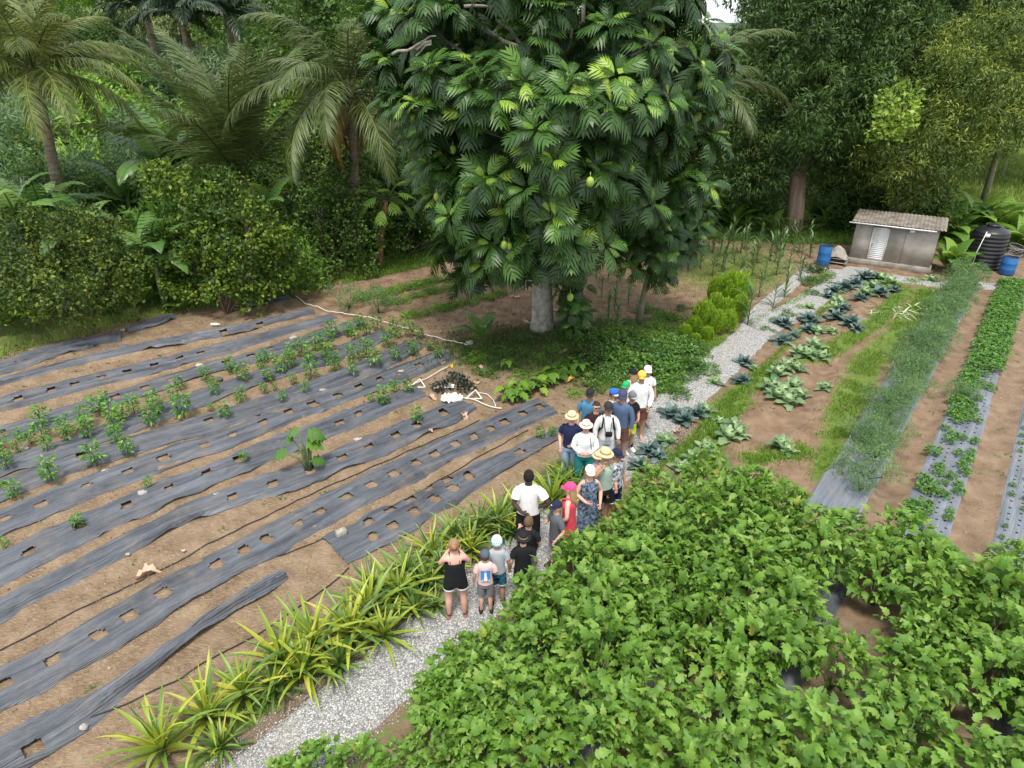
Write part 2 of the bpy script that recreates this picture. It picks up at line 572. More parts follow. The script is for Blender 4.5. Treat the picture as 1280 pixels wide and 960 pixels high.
L_BAN = leafmat("banana_leaf", [(0, (0.065, 0.15, 0.03)), (0.5, (0.11, 0.22, 0.05)), (1, (0.19, 0.31, 0.08))], 0.38, 0.3)
L_PINE_Y = leafmat("yellow_pineapple_blade", [(0, (0.14, 0.22, 0.025)), (0.4, (0.25, 0.33, 0.03)), (0.8, (0.38, 0.42, 0.04)), (1, (0.5, 0.46, 0.07))], 0.4, 0.25)
L_PINE_G = leafmat("green_pineapple_blade", [(0, (0.05, 0.11, 0.025)), (0.4, (0.1, 0.19, 0.035)), (0.75, (0.17, 0.28, 0.05)), (1, (0.3, 0.38, 0.08))], 0.4, 0.25)
L_PEP = leafmat("pepper_leaf", [(0, (0.035, 0.12, 0.014)), (0.5, (0.075, 0.22, 0.022)), (0.9, (0.14, 0.33, 0.035)), (1, (0.26, 0.4, 0.045))], 0.38, 0.28)
L_CAB_G = leafmat("green_cabbage_leaf", [(0, (0.09, 0.17, 0.075)), (0.5, (0.15, 0.25, 0.11)), (1, (0.27, 0.36, 0.17))], 0.45, 0.2)
L_CAB_B = leafmat("blue_cabbage_leaf", [(0, (0.045, 0.085, 0.075)), (0.6, (0.09, 0.15, 0.135)), (1, (0.17, 0.24, 0.21))], 0.45, 0.12)
L_CAB_C = leafmat("pale_cabbage_heart", [(0, (0.2, 0.33, 0.13)), (1, (0.33, 0.45, 0.2))], 0.45, 0.2)
L_CORN = leafmat("corn_leaf", [(0, (0.06, 0.13, 0.04)), (0.5, (0.11, 0.2, 0.06)), (1, (0.19, 0.28, 0.1))], 0.45, 0.3)
L_THU = leafmat("golden_thuja_spray", [(0, (0.11, 0.22, 0.016)), (0.5, (0.23, 0.39, 0.025)), (1, (0.42, 0.58, 0.045))], 0.6, 0.25)
L_FEATH = leafmat("feathery_grey_green_leaf", [(0, (0.07, 0.15, 0.045)), (0.5, (0.115, 0.22, 0.07)), (1, (0.2, 0.32, 0.12))], 0.6, 0.3)
L_CEL = leafmat("celery_leaf", [(0, (0.045, 0.13, 0.014)), (0.5, (0.075, 0.2, 0.02)), (1, (0.14, 0.29, 0.035))], 0.42, 0.3)
L_GRASS = leafmat("grass_blade", [(0, (0.09, 0.18, 0.02)), (0.5, (0.14, 0.28, 0.03)), (0.9, (0.22, 0.36, 0.05)), (1, (0.34, 0.36, 0.1))], 0.5, 0.3)
L_STRAW = leafmat("dry_grass_blade", [(0, (0.25, 0.2, 0.1)), (0.6, (0.38, 0.31, 0.17)), (1, (0.13, 0.17, 0.04))], 0.7, 0.2)
L_HERB = leafmat("low_herb_leaf", [(0, (0.04, 0.11, 0.018)), (0.5, (0.08, 0.19, 0.028)), (1, (0.15, 0.28, 0.045))], 0.42, 0.3)
L_LIME = leafmat("lime_green_leaf", [(0, (0.1, 0.19, 0.02)), (0.5, (0.17, 0.3, 0.03)), (1, (0.3, 0.42, 0.05))], 0.42, 0.3)
L_DEAD = leafmat("dead_breadfruit_leaf", [(0, (0.36, 0.22, 0.14)), (0.6, (0.5, 0.36, 0.26)), (1, (0.58, 0.42, 0.3))], 0.8, 0.1)
L_ORANGE = leafmat("orange_fallen_leaf", [(0, (0.5, 0.27, 0.05)), (1, (0.62, 0.4, 0.1))], 0.7, 0.1)
M_FRUIT = plain("breadfruit_skin", (0.28, 0.4, 0.06), 0.6, 0.1, 20, bmp=0.01)
M_COCO = plain("green_coconut_husk", (0.2, 0.2, 0.04), 0.5, 0.2)
M_COCO_B = plain("brown_coconut_husk", (0.09, 0.06, 0.035), 0.8, 0.2)
M_FIBRE = plain("brown_palm_fibre", (0.12, 0.085, 0.055), 0.95, 0.2)

# ---------------------------------------------------------------- leaf templates: base at 0, along +Y, face +Z, length 1


def t_simple(w=0.22, fold=0.08, droop=0.1):
    V = np.array([[0, 0, 0], [-w, .45, fold], [w, .45, fold], [0, 1, -droop], [0, .5, 0]], float)
    return V, [(0, 4, 3, 1), (0, 2, 3, 4)]


def t_blade(segs=4, w=0.05, curve=0.6, tip=0.0, base=0.6, fold=0.25):
    """arched strip; curve = total bend down in radians"""
    V = []; p = np.array([0.0, 0.0, 0.0]); a = curve * 0.15; L = 1.0 / segs
    for i in range(segs + 1):
        t = i / segs
        ww = w * ((base + (1 - base) * min(1, t * 3)) if t < 0.33 else (1 - (t - 0.33) / 0.67) ** 0.8)
        ww = max(ww, tip)
        V += [[-ww, p[1], p[2] + ww * fold], [0, p[1], p[2]], [ww, p[1], p[2] + ww * fold]]
        a -= curve / segs * (0.4 + 1.2 * t)
        p = p + np.array([0, math.cos(a) * L, math.sin(a) * L])
    F = []
    for i in range(segs):
        k = i * 3
        F += [(k, k + 1, k + 4, k + 3), (k + 1, k + 2, k + 5, k + 4)]
    return np.array(V), F


def t_lobed(seed=0, wide=1.0):
    r = np.random.default_rng(seed)
    o = np.array([(0, 0), (.14, .02), (.29, .13), (.21, .24), (.35, .38), (.22, .48), (.27, .63), (.13, .71), (.09, .86), (0, 1.0)])
    o[:, 0] *= wide
    V = []; F = []
    zc = lambda y: 0.12 * math.sin(y * 3.0) - 0.30 * y * y
    for i, (x, y) in enumerate(o):
        ym = y if 0 < i < len(o) - 1 else y
        V.append([0, ym, zc(ym)])
    n = len(o)
    for sgn in (-1, 1):
        b0 = len(V)
        for i, (x, y) in enumerate(o):
            wob = 0.05 * (r.random() - 0.5)
            V.append([sgn * x * (1 + wob), y + wob * 0.5, zc(y) + 0.22 * x + (0.06 if i % 2 else -0.03) * (0 < i < n - 1)])
        for i in range(n - 1):
            q = (i, i + 1, b0 + i + 1, b0 + i)
            if sgn > 0: q = q[::-1]
            if i == 0: q = tuple(x for x in q if x != b0)
            if i == n - 2: q = tuple(x for x in q if x != b0 + n - 1)
            F.append(q)
    return np.array(V), F


def t_bread():
    V = []; F = []

    def pt(x, y, d=0.0):
        V.append([x, y, 0.06 * math.sin(y * 3) - 0.30 * y * y - 0.18 * abs(x) - d]); return len(V) - 1
    for s in (-1, 1):
        for y0, ln in ((0.10, .28), (0.25, .42), (0.41, .46), (0.57, .40), (0.72, .28)):
            a = pt(0, y0 - .045); bb = pt(0, y0 + .085); c = pt(s * ln * .48, y0 + .10, 0); e = pt(s * ln * .82, y0 + ln * .95, .05); f = pt(s * ln * .34, y0 + .19)
            F += [(a, c, f, bb) if s > 0 else (a, bb, f, c), (c, e, f) if s > 0 else (c, f, e)]
    a = pt(-.09, .8); b_ = pt(.09, .8); c = pt(0, 1.02)
    F.append((a, b_, c))
    return np.array(V), F


def t_banana(seed=0, L=1.0, tear=0.5):
    r = np.random.default_rng(seed)
    n = 14; V = []; F = []; a = 0.15; p = np.array([0.0, 0.0, 0.0])
    mids = []; angs = []
    bend = 1.3 + 0.5 * r.random()
    for i in range(n + 1):
        mids.append(p.copy()); angs.append(a)
        a -= bend / n * (0.3 + 1.4 * i / n)
        p = p + np.array([0, math.cos(a), math.sin(a)]) / n
    prof = lambda t: 0.135 * math.sin(math.pi * min(1, max(0.0, (t * 0.93 + 0.05))) ** 0.75) + 0.004
    for s in (-1, 1):
        for i in range(1, n):
            t0, t1 = i / n, (i + 1) / n
            w0, w1 = prof(t0), prof(t1) if i < n - 1 else 0.004
            dr = -0.15 - 0.35 * r.random() * tear; g = 0.006 * (r.random() < tear)
            m0, m1 = mids[i], mids[i + 1]
            k = len(V)
            V += [m0, m1, [s * w1 * .6, m1[1] + .0, m1[2] + .02 * w1], [s * w0 * .6, m0[1] + g, m0[2] + .02],
                  [s * w1, m1[1] - g, m1[2] + dr * w1], [s * w0, m0[1] + g, m0[2] + dr * w0]]
            q = [(k, k + 1, k + 2, k + 3), (k + 3, k + 2, k + 4, k + 5)]
            F += q if s < 0 else [x[::-1] for x in q]
    mb_V = np.array([list(map(float, x)) for x in V])
    # midrib
    k = len(mb_V); rib = []
    for i in range(n + 1):
        w = 0.012 * (1 - i / n) + 0.003
        rib += [[-w, mids[i][1], mids[i][2] + .006], [w, mids[i][1], mids[i][2] + .006]]
    for i in range(n):
        F.append((k + 2 * i, k + 2 * i + 1, k + 2 * i + 3, k + 2 * i + 2))
    return np.concatenate([mb_V, np.array(rib)]), F


def frond_mb(elev, L, seed=0, n=46, leaf=0.75, bendk=1.0, tw=0.06, hang=0.55):
    """one coconut frond: arching rachis with hanging leaflets; +Y outward, Z up"""
    r = np.random.default_rng(seed)
    mb = MB(); a = math.radians(elev); N_ = 16
    P = [np.zeros(3)]; A = [a]
    for i in range(N_):
        a -= bendk * (0.05 + 0.11 * i / N_) * (1 + 0.3 * math.cos(a))
        P.append(P[-1] + np.array([0, math.cos(a), math.sin(a)]) * L / N_); A.append(a)
    P = np.array(P); A = np.array(A)
    tube(mb, P, np.linspace(0.045, 0.008, N_ + 1), 4, 0.9)
    ts = np.linspace(0.14, 0.995, n)
    T = []; D = []; Nn = []; Sz = []
    for s in (-1, 1):
        for t in ts:
            f = t * N_; i = min(int(f), N_ - 1); w = f - i
            p = P[i] * (1 - w) + P[i + 1] * w; aa = A[i] * (1 - w) + A[i + 1] * w
            fw = np.array([0, math.cos(aa), math.sin(aa)]); up = np.array([0, -math.sin(aa), math.cos(aa)])
            ln = leaf * (math.sin(math.pi * min(1, (0.12 + 0.85 * t)) ** 0.8) ** 0.6 + 0.12)
            side = np.array([s, 0, 0])
            d = side * 0.75 + fw * (0.35 + 0.75 * t) + up * 0.12 + np.array([0, 0, -hang * r.uniform(0.4, 1.3)]) + r.normal(size=3) * 0.09
            T.append(p); D.append(d); Nn.append(up + side * 0.4 + r.normal(size=3) * .15); Sz.append(ln * r.uniform(0.85, 1.1))
    mb.inst(t_blade(3, tw / 1.0, 0.9, fold=0.3), frames(np.array(D), np.array(Nn), np.array(Sz)), np.array(T), r.random(len(T)))
    return mb


T_SIMPLE = t_simple()
T_ROUND = t_simple(0.32, 0.05, 0.08)
T_THIN = t_simple(0.09, 0.03, 0.1)
T_EGG = [t_lobed(1), t_lobed(2, 1.12), t_lobed(3, 0.92)]
T_BREAD = t_bread()
T_GRASS = (np.array([[-.035, 0, 0], [.035, 0, 0], [0.02, .55, .0], [0, 1, -.18]], float), [(0, 1, 2), (0, 2, 3)])
T_MANGO = t_simple(0.14, 0.03, 0.25)


def lumps_points(L, dens, inner=0.86, upper=-0.55, jit=0.12, floor=None):
    """points and outward normals over the joined surface of several balls"""
    PP = []; NN = []; global LUMP_ID
    LUMP_ID = []
    L = np.array(L, float)
    for i, (x, y, z, r) in enumerate(L):
        n = max(6, int(4 * math.pi * r * r * dens))
        d = rdir(n); d = d[d[:, 2] > upper]
        p = np.array([x, y, z]) + d * r * (1 + jit * RNG.normal(size=(len(d), 1)))
        k = np.ones(len(p), bool)
        for j, (a, b_, c, q) in enumerate(L):
            if j != i: k &= np.linalg.norm(p - np.array([a, b_, c]), axis=1) > q * inner
        PP.append(p[k]); NN.append(d[k]); LUMP_ID.append(np.full(int(k.sum()), RNG.random()))
    LUMP_ID = np.concatenate(LUMP_ID)
    P = np.concatenate(PP); N = np.concatenate(NN)
    if floor is not None:
        k = P[:, 2] > floor; P, N = P[k], N[k]; LUMP_ID = LUMP_ID[k]
    return P, N


def clumpy(L, rs, k=1.0):
    """break big balls of foliage into many small clumps over their surface"""
    out = []
    for x, y, z, r in L:
        if r < rs * 1.3: out.append((x, y, z, r)); continue
        n = max(5, int(k * 2.6 * (r / rs) ** 2)); d = rdir(n); d = d[d[:, 2] > -.75]
        for q in d:
            e = r * RNG.uniform(.72, 1.0); out.append((x + q[0] * e, y + q[1] * e, z + q[2] * e * .95, rs * RNG.uniform(.65, 1.25)))
    return out


def crown(L, dens, tpl, size, mat_, name, per=1, out=0.55, up=0.5, droop=0.0, spread=0.9, jit=0.13, upper=-0.55, lift=0.15, inner=0.86, cl_r=0.15, floor=None):
    P, N = lumps_points(L, dens, inner, upper, jit, floor)
    mb = MB()
    k = len(P)
    # leaf value per point: random by clump, raised where the crown faces up
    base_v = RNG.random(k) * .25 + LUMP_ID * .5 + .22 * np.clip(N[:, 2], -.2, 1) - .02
    for j in range(per):
        d = N * out + rdir(k) * spread + np.array([0, 0, lift - droop])
        nn = N * 0.5 + np.array([0, 0, up]) + rdir(k) * 0.5
        s = RNG.uniform(size * .7, size * 1.2, k)
        T = P + (rdir(k) * cl_r if per > 1 else 0)
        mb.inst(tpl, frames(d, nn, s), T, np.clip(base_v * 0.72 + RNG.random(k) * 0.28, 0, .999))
    return mb.mesh(name, mat_)


def rosettes(P, N, tpl, size, nleaf, mb, young=0.2, petiole=0.1, rs=None):
    """whorls of big leaves at twig ends: young ones upright and bright, old ones hanging"""
    k = len(P)
    ax = nrm(N * 0.7 + np.array([0, 0, 0.75]))
    t1 = nrm(np.cross(ax, np.array([0.3, 0.7, 0.1]))); t2 = np.cross(ax, t1)
    for j in range(nleaf):
        f = j / (nleaf - 1)                       # 0 young .. 1 old
        ang = j * 2.4 + RNG.random(k) * 0.7
        el = math.radians(62 - 100 * f) + RNG.normal(size=k) * 0.16
        rad = np.cos(ang)[:, None] * t1 + np.sin(ang)[:, None] * t2
        d = rad * np.cos(el)[:, None] + ax * np.sin(el)[:, None]
        nn = ax * np.cos(el)[:, None] - rad * np.sin(el)[:, None]
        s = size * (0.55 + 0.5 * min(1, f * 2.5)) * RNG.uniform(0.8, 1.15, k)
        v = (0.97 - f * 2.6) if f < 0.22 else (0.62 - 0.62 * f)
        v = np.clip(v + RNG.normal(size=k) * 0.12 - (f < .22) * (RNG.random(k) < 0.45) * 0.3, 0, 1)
        mb.inst(tpl, frames(d, nn, s), P + d * petiole, v)

# ================================================================ THE LAND
EDGE = np.array([(-60, 12), (-18, 17.6), (-15.8, 20.2), (-13.6, 22.9), (-11, 24.6), (-8.4, 26.4), (-5.6, 28.3), (-1.5, 31.5), (1.6, 32.4), (7, 35.0), (12, 34), (15, 33.5), (30, 33.5), (80, 33.5)])


def sstep(x, a, b):
    t = np.clip((x - a) / (b - a), 0, 1)
    return t * t * (3 - 2 * t)


def poly_dist(x, y, pts):
    """distance to a polyline, the fraction along it in metres, signed side"""
    best = np.full(np.shape(x), 1e9); al = np.zeros(np.shape(x)); acc = 0.0
    for (ax, ay), (bx, by) in zip(pts[:-1], pts[1:]):
        L = math.hypot(bx - ax, by - ay)
        t = np.clip(((x - ax) * (bx - ax) + (y - ay) * (by - ay)) / (L * L), 0, 1)
        d = np.hypot(x - ax - t * (bx - ax), y - ay - t * (by - ay))
        k = d < best
        best = np.where(k, d, best); al = np.where(k, acc + t * L, al); acc += L
    return best, al


def g2(pts, z=0.0):
    return [tuple(G(a, b, z)[:2]) for a, b in pts]


# weed mat strips: centre line in the photograph, half widths along it, crumple, planting holes
MULCH = [
    dict(c=[(357, 722), (325, 738), (290, 765), (200, 820), (120, 885), (0, 955), (-60, 990)], w=[.08, .18, .13, .16, .25, .38, .4], cr=1.0, holes=[(45, 938), (-20, 970)]),
    dict(c=[(418, 690), (466, 667), (517, 638), (566, 609), (620, 582), (655, 563), (705, 540)], w=[.46, .46, .44, .42, .32, .24, .18], cr=.35,
         holes=[(466, 674), (491, 659), (517, 642), (544, 625), (566, 611), (586, 598), (461, 655), (488, 640), (512, 627), (537, 612), (558, 602), (650, 567)]),
    dict(c=[(684, 508), (653, 519), (592, 547), (544, 569), (492, 594), (432, 624), (372, 657), (305, 692), (203, 744), (123, 797), (66, 827), (0, 862), (-70, 900)],
         w=[.38, .42, .44, .44, .44, .44, .44, .44, .46, .46, .46, .46, .46], cr=.22,
         holes=[(674, 511), (653, 519), (630, 530), (612, 537), (592, 547), (569, 556), (544, 569), (521, 581), (492, 594), (464, 607), (432, 624), (400, 642), (372, 657), (334, 676), (305, 691), (270, 709), (203, 744), (162, 772), (123, 797), (66, 827), (5, 860), (245, 702)]),
    dict(c=[(585, 505), (555, 519), (495, 547), (427, 575), (388, 590), (340, 607), (290, 624), (215, 649), (115, 707), (44, 738), (0, 762), (-60, 795)],
         w=[.32, .42, .42, .42, .42, .4, .36, .27, .27, .25, .3, .3], cr=.5,
         holes=[(555, 519), (522, 534), (495, 547), (461, 562), (427, 575), (388, 590), (340, 607), (290, 624)]),
    dict(c=[(527, 490), (480, 505), (448, 520), (395, 541), (320, 570), (259, 595), (161, 635), (102, 661), (39, 693), (0, 712), (-60, 742)],
         w=[.25, .4, .42, .42, .42, .42, .44, .45, .46, .46, .46], cr=.4,
         holes=[(448, 520), (425, 531), (259, 595), (214, 613), (161, 635), (102, 661), (39, 693), (300, 577)]),
    dict(c=[(562, 445), (524, 458), (475, 477), (423, 496), (362, 517), (291, 545), (206, 574), (109, 609), (52, 633), (5, 651), (-60, 680)],
         w=[.4, .42, .42, .42, .42, .43, .43, .43, .43, .43, .43], cr=.15,
         holes=[(524, 458), (500, 469), (475, 477), (449, 486), (423, 496), (392, 507), (362, 517), (328, 530), (291, 545), (256, 558), (206, 574), (160, 591), (109, 609), (52, 633), (5, 651)]),
    dict(c=[(523, 430), (494, 445), (441, 466), (389, 486), (300, 516), (210, 545), (103, 575), (58, 592), (3, 612), (-60, 636)],
         w=[.35, .42, .42, .42, .42, .42, .42, .42, .42, .42], cr=.15, holes=[(103, 572), (58, 590), (3, 610), (262, 528)]),
    dict(c=[(484, 417), (450, 430), (409, 447), (327, 470), (231, 505), (147, 538), (60, 566), (0, 585), (-60, 607)],
         w=[.35, .4, .42, .42, .42, .42, .42, .42, .42], cr=.15, holes=[(420, 440), (266, 484), (181, 522)]),
    dict(c=[(451, 403), (390, 424), (314, 447), (266, 460), (216, 475), (144, 498), (101, 512), (3, 544), (-60, 565)],
         w=[.35, .4, .4, .4, .4, .4, .4, .4, .4], cr=.18, holes=[(314, 447), (338, 437), (283, 455), (216, 475), (181, 486), (144, 498), (101, 512), (3, 544)]),
    dict(c=[(418, 397), (350, 416), (300, 431), (253, 443), (193, 459), (127, 474), (64, 490), (23, 501), (-50, 520)],
         w=[.3, .36, .33, .38, .42, .42, .42, .42, .42], cr=.35, holes=[(253, 443), (225, 450), (193, 459), (159, 467), (127, 473), (94, 482), (64, 490), (23, 501)]),
    dict(c=[(389, 389), (345, 400), (297, 412), (216, 427), (156, 440), (80, 458), (0, 481), (-50, 495)],
         w=[.28, .32, .34, .36, .22, .15, .16, .2], cr=.7, holes=[(325, 407), (280, 417)]),
    dict(c=[(152, 422), (110, 428), (60, 441), (0, 461), (-50, 475)], w=[.3, .42, .45, .45, .45], cr=.6, holes=[]),
    dict(c=[(219, 398), (190, 408), (159, 416)], w=[.12, .2, .16], cr=1.0, holes=[]),
    dict(c=[(365, 374), (335, 379), (306, 385)], w=[.1, .22, .2], cr=.9, holes=[]),
]
for k_, q in enumerate(MULCH):
    q['g'] = g2(q['c'], 0.06)
# straight beds on the right, in (along, across) metres
BEDS_R = [dict(s=(13.0, 34.6), t=(-0.62, 0.33)), dict(s=(13.2, 30.0), t=(1.0, 1.95)), dict(s=(13.2, 33.6), t=(-2.35, -1.25))]


def arc_resample(pts, w, step):
    P = np.array(pts, float)
    # smooth the corners a little
    d = np.concatenate([[0], np.cumsum(np.linalg.norm(np.diff(P, axis=0), axis=1))])
    n = max(6, int(d[-1] / step))
    u = np.linspace(0, d[-1], n + 1)
    X = np.stack([np.interp(u, d, P[:, 0]), np.interp(u, d, P[:, 1])], -1)
    k = max(1, int(0.7 / step)); ker = np.ones(2 * k + 1) / (2 * k + 1)
    for _ in range(2):
        Y = X.copy()
        for c_ in range(2):
            pad = np.concatenate([2 * X[0, c_] - X[k:0:-1, c_], X[:, c_], 2 * X[-1, c_] - X[-2:-k - 2:-1, c_]])
            Y[:, c_] = np.convolve(pad, ker, 'valid')
        X = Y
    return X, u, np.interp(u, d, np.array(w, float))


MOUND_C = G(665, 455)


def land(x, y):
    """height of the ground"""
    x = np.asarray(x, float); y = np.asarray(y, float)
    yb = np.interp(x, EDGE[:, 0], EDGE[:, 1])
    d = y - yb
    left = 1 - sstep(x, -2, 14)
    h = left * np.maximum(d - 4, 0) * 0.14 * (1 - 0.25 * sstep(d, 30, 90)) + left * 0.5 * sstep(d, 0, 6)
    h = h + (1 - left) * np.maximum(d - 25, 0) * 0.035
    h = np.minimum(h, 16 + 0.01 * np.maximum(d, 0))
    h = h + 0.5 * fbm(x / 7, y / 7, 5) * sstep(d, 2, 12)
    h = h + 0.34 * np.exp(-(((x - 0.75) / 2.5) ** 2 + ((y - 20.6) / 1.7) ** 2) ** 1.2)
    h = h + 0.22 * np.exp(-(((x - 4.4) / 2.2) ** 2 + ((y - 20.6) / 1.8) ** 2))
    return h


def soil_detail(x, y):
    """small relief of the field: furrows between the beds and clods"""
    x = np.asarray(x, float); y = np.asarray(y, float)
    s = x * U2[0] + y * U2[1]; t = x * N2[0] + y * N2[1]
    h = 0.05 * fbm(x * 1.4, y * 1.4, 11, 3) + 0.06 * fbm(x * 3.6, y * 3.6, 17, 3)
    bed = np.zeros(x.shape)
    for q in MULCH:
        X, u, w = arc_resample(q['g'], q['w'], 0.8)
        d, al = poly_dist(x, y, X)
        ww = np.interp(al, u, w)
        bed = np.maximum(bed, 1 - sstep(d, ww * 0.6, ww + 0.25))
    for q in BEDS_R:
        tc_, hw = (q['t'][0] + q['t'][1]) / 2, (q['t'][1] - q['t'][0]) / 2
        bed = np.maximum(bed, (1 - sstep(np.abs(t - tc_), hw * .7, hw + .22)) * (s > q['s'][0] - .2) * (s < q['s'][1] + .1))
    h = h * (1 - 0.75 * bed) + 0.085 * bed
    # gravel path: pressed flat
    pth = (1 - sstep(np.abs(t + 6.3), .6, .9)) * (s < 32.5)
    h = h * (1 - pth) - 0.02 * pth
    # raised vegetable bed right of the path with cabbages
    cb = sstep(t, -5.6, -5.2) * (1 - sstep(t, -2.9, -2.5)) * (s > 12) * (s < 31.2)
    h = h + cb * (0.05 + 0.05 * np.sin(t * 5.2))
    return h, bed, pth


fx = np.arange(-17, 24.01, 0.1); fy = np.arange(4.5, 36.01, 0.1)
gx = np.concatenate([-np.geomspace(900, 17.6, 44), fx, np.geomspace(24.6, 900, 44)])
gy = np.concatenate([np.array([-30, -12, -4, 1, 3.5]), fy, np.geomspace(36.6, 1200, 60)])
XX, YY = np.meshgrid(gx, gy, indexing='ij')
HH = land(XX, YY)
nearm = (XX > -17.5) & (XX < 24.5) & (YY > 3.5) & (YY < 36.2)
det = np.zeros(XX.shape); bedm = np.zeros(XX.shape); pm = np.zeros(XX.shape)
a_, b_, c_ = soil_detail(XX[nearm], YY[nearm])
yb_ = np.interp(XX, EDGE[:, 0], EDGE[:, 1])
det[nearm] = a_; bedm[nearm] = b_; pm[nearm] = c_
HH = HH + det
mb = MB(); mb.grid(np.stack([XX, YY, HH], -1))
me = mb.mesh("ground", M_GROUND, smooth=True)
ss = XX * U2[0] + YY * U2[1]; tt = XX * N2[0] + YY * N2[1]
grass = sstep(YY - yb_, -1.2, 1.0) * np.where(XX < -7, .58, .85)
grass = np.maximum(grass, 0.85 * np.exp(-(((XX - 0.3) / 2.9) ** 2 + ((YY - 20.0) / 1.6) ** 2) ** 2))
grass = np.maximum(grass, 0.8 * np.exp(-(((XX - 4.9) / 2.6) ** 2 + ((YY - 20.8) / 2.0) ** 2) ** 2))
GB = [([(880, 590), (899, 511), (958, 464), (1020, 449), (1055, 430), (1099, 400), (1130, 362)], .38),
      ([(1040, 600), (1055, 520), (1083, 455), (1118, 425), (1140, 395), (1161, 364)], .5),
      ([(830, 575), (880, 555), (930, 500)], .3), ([(940, 575), (1000, 565)], .35),
      ([(905, 425), (960, 392), (1010, 368)], .16), ([(1090, 360), (1130, 352), (1165, 352)], .35)]
GBG = [(g2(p), w) for p, w in GB]
for p, w in GBG:
    d, _ = poly_dist(XX, YY, p)
    grass = np.maximum(grass, 0.66 * (1 - sstep(d, w * .5, w * 1.7)))
edgeg = np.exp(-((tt + 7.25) / 0.3) ** 2) * 0.62 * (ss < 21) + np.exp(-((tt + 5.5) / 0.2) ** 2) * 0.55 * (ss < 29)
grass = np.maximum(grass, edgeg)
grass = np.where(XX > 12, np.maximum(grass, 0.9 * sstep(YY - yb_, 0, 1.5)), grass)
grass = np.maximum(grass, .54 * np.exp(-(((XX - 9.5) / 4.5) ** 2 + ((YY - 29.5) / 4.5) ** 2) ** 2) * (tt < -7.8))
rear = sstep(YY, 20.5, 23.5) * (XX > -8) * (XX < 12) + (sstep(ss, 13, 15) * (tt > -5.8) * (tt < -2.3))
zone = np.stack([grass, np.clip(rear, 0, 1) * np.ones(XX.shape), np.where(tt < -7.4, 1.0, 0.35) * (1 - .6 * np.clip(rear, 0, 1))], -1).reshape(-1, 3)
at = me.attributes.new("zone", 'FLOAT_VECTOR', 'POINT')
at.data.foreach_set("vector", zone.astype(np.float32).ravel())
ob("ground", me, kind="structure")
ix0, iy0 = 44, 5


def gz(x, y):
    """height of the built ground at a point (bilinear in the fine part)"""
    if fx[0] < x < fx[-1] - .1 and fy[0] < y < fy[-1] - .1:
        i = (x - fx[0]) / 0.1; j = (y - fy[0]) / 0.1
        a, b2 = int(i), int(j); u, v = i - a, j - b2; a += ix0; b2 += iy0
        return float((HH[a, b2] * (1 - v) + HH[a, b2 + 1] * v) * (1 - u) + (HH[a + 1, b2] * (1 - v) + HH[a + 1, b2 + 1] * v) * u)
    return float(land(x, y))


def gzv(x, y):
    x = np.asarray(x, float); y = np.asarray(y, float)
    i = np.clip((x - fx[0]) / 0.1, 0, len(fx) - 1.001); j = np.clip((y - fy[0]) / 0.1, 0, len(fy) - 1.001)
    a = i.astype(int); b2 = j.astype(int); u = i - a; v = j - b2; a = a + ix0; b2 = b2 + iy0
    h = (HH[a, b2] * (1 - v) + HH[a, b2 + 1] * v) * (1 - u) + (HH[a + 1, b2] * (1 - v) + HH[a + 1, b2 + 1] * v) * u
    out = (x < fx[0]) | (x > fx[-1]) | (y < fy[0]) | (y > fy[-1])
    return np.where(out, land(x, y), h)


# far hills on the horizon
mb = MB()
hx = np.linspace(-900, 900, 90); hy = np.array([330, 380, 450, 560, 700])
HX, HY = np.meshgrid(hx, hy, indexing='ij')
HZ = (np.array([-2, 8, 15, 24, 20])[None, :]) * (1 + 0.7 * vn(HX / 130, HY / 200, 3)) + 3 * vn(HX / 25, HY / 60, 8)
mb.grid(np.stack([HX, HY, HZ], -1))
M_HILL = plain("far_wooded_hill", (0.075, 0.11, 0.06), 0.95, 0.25, 0.05)
ob("hills", mb.mesh("hills", M_HILL, True), kind="structure")

# ---------------------------------------------------------------- gravel paths
s_ = np.arange(1.5, 32.9, 0.08)


def ribbon(name, pts, hl, hr, z, matq, seed, kind="structure"):
    X, u, w = arc_resample(pts, [1] * len(pts), 0.09)
    Tn = nrm(np.gradient(X, axis=0)); Nn = np.stack([Tn[:, 1], -Tn[:, 0]], -1)
    nv = 17; P = np.zeros((len(X), nv, 3))
    el = hl * (1 + 0.12 * vn(u * 1.3, 0 * u, seed) + 0.1 * vn(u * 5, 0 * u, seed + 1)); er = hr * (1 + 0.12 * vn(u * 1.3, 0 * u, seed + 5) + 0.1 * vn(u * 5, 0 * u, seed + 6))
    for j in range(nv):
        f = j / (nv - 1)
        off = -el + (el + er) * f
        xy = X + Nn * off[:, None]
        P[:, j, :2] = xy
        e = min(f, 1 - f) * (nv - 1)
        P[:, j, 2] = gzv(xy[:, 0], xy[:, 1]) + (z * min(1, e / 1.5) - 0.03 * (e < 0.5)) + 0.012 * vn(xy[:, 0] * 6, xy[:, 1] * 6, 9)
    mb = MB(); mb.grid(P)
    return ob(name, mb.mesh(name, matq, True), kind=kind)


ribbon("path", [tuple(ST(2.0, -6.3)), tuple(ST(8, -6.15)), tuple(ST(14, -6.55)), tuple(ST(19.5, -6.62)), tuple(ST(23, -6.75)), tuple(ST(25.5, -6.3)), tuple(ST(32.6, -5.7))], .66, .62, 0.045, M_GRAVEL, 1)
ribbon("path.001", [tuple(ST(22.3, -6.95)), tuple(ST(24.0, -7.35)), tuple(ST(31.5, -7.45))], .32, .3, 0.05, M_GRAVEL, 31)
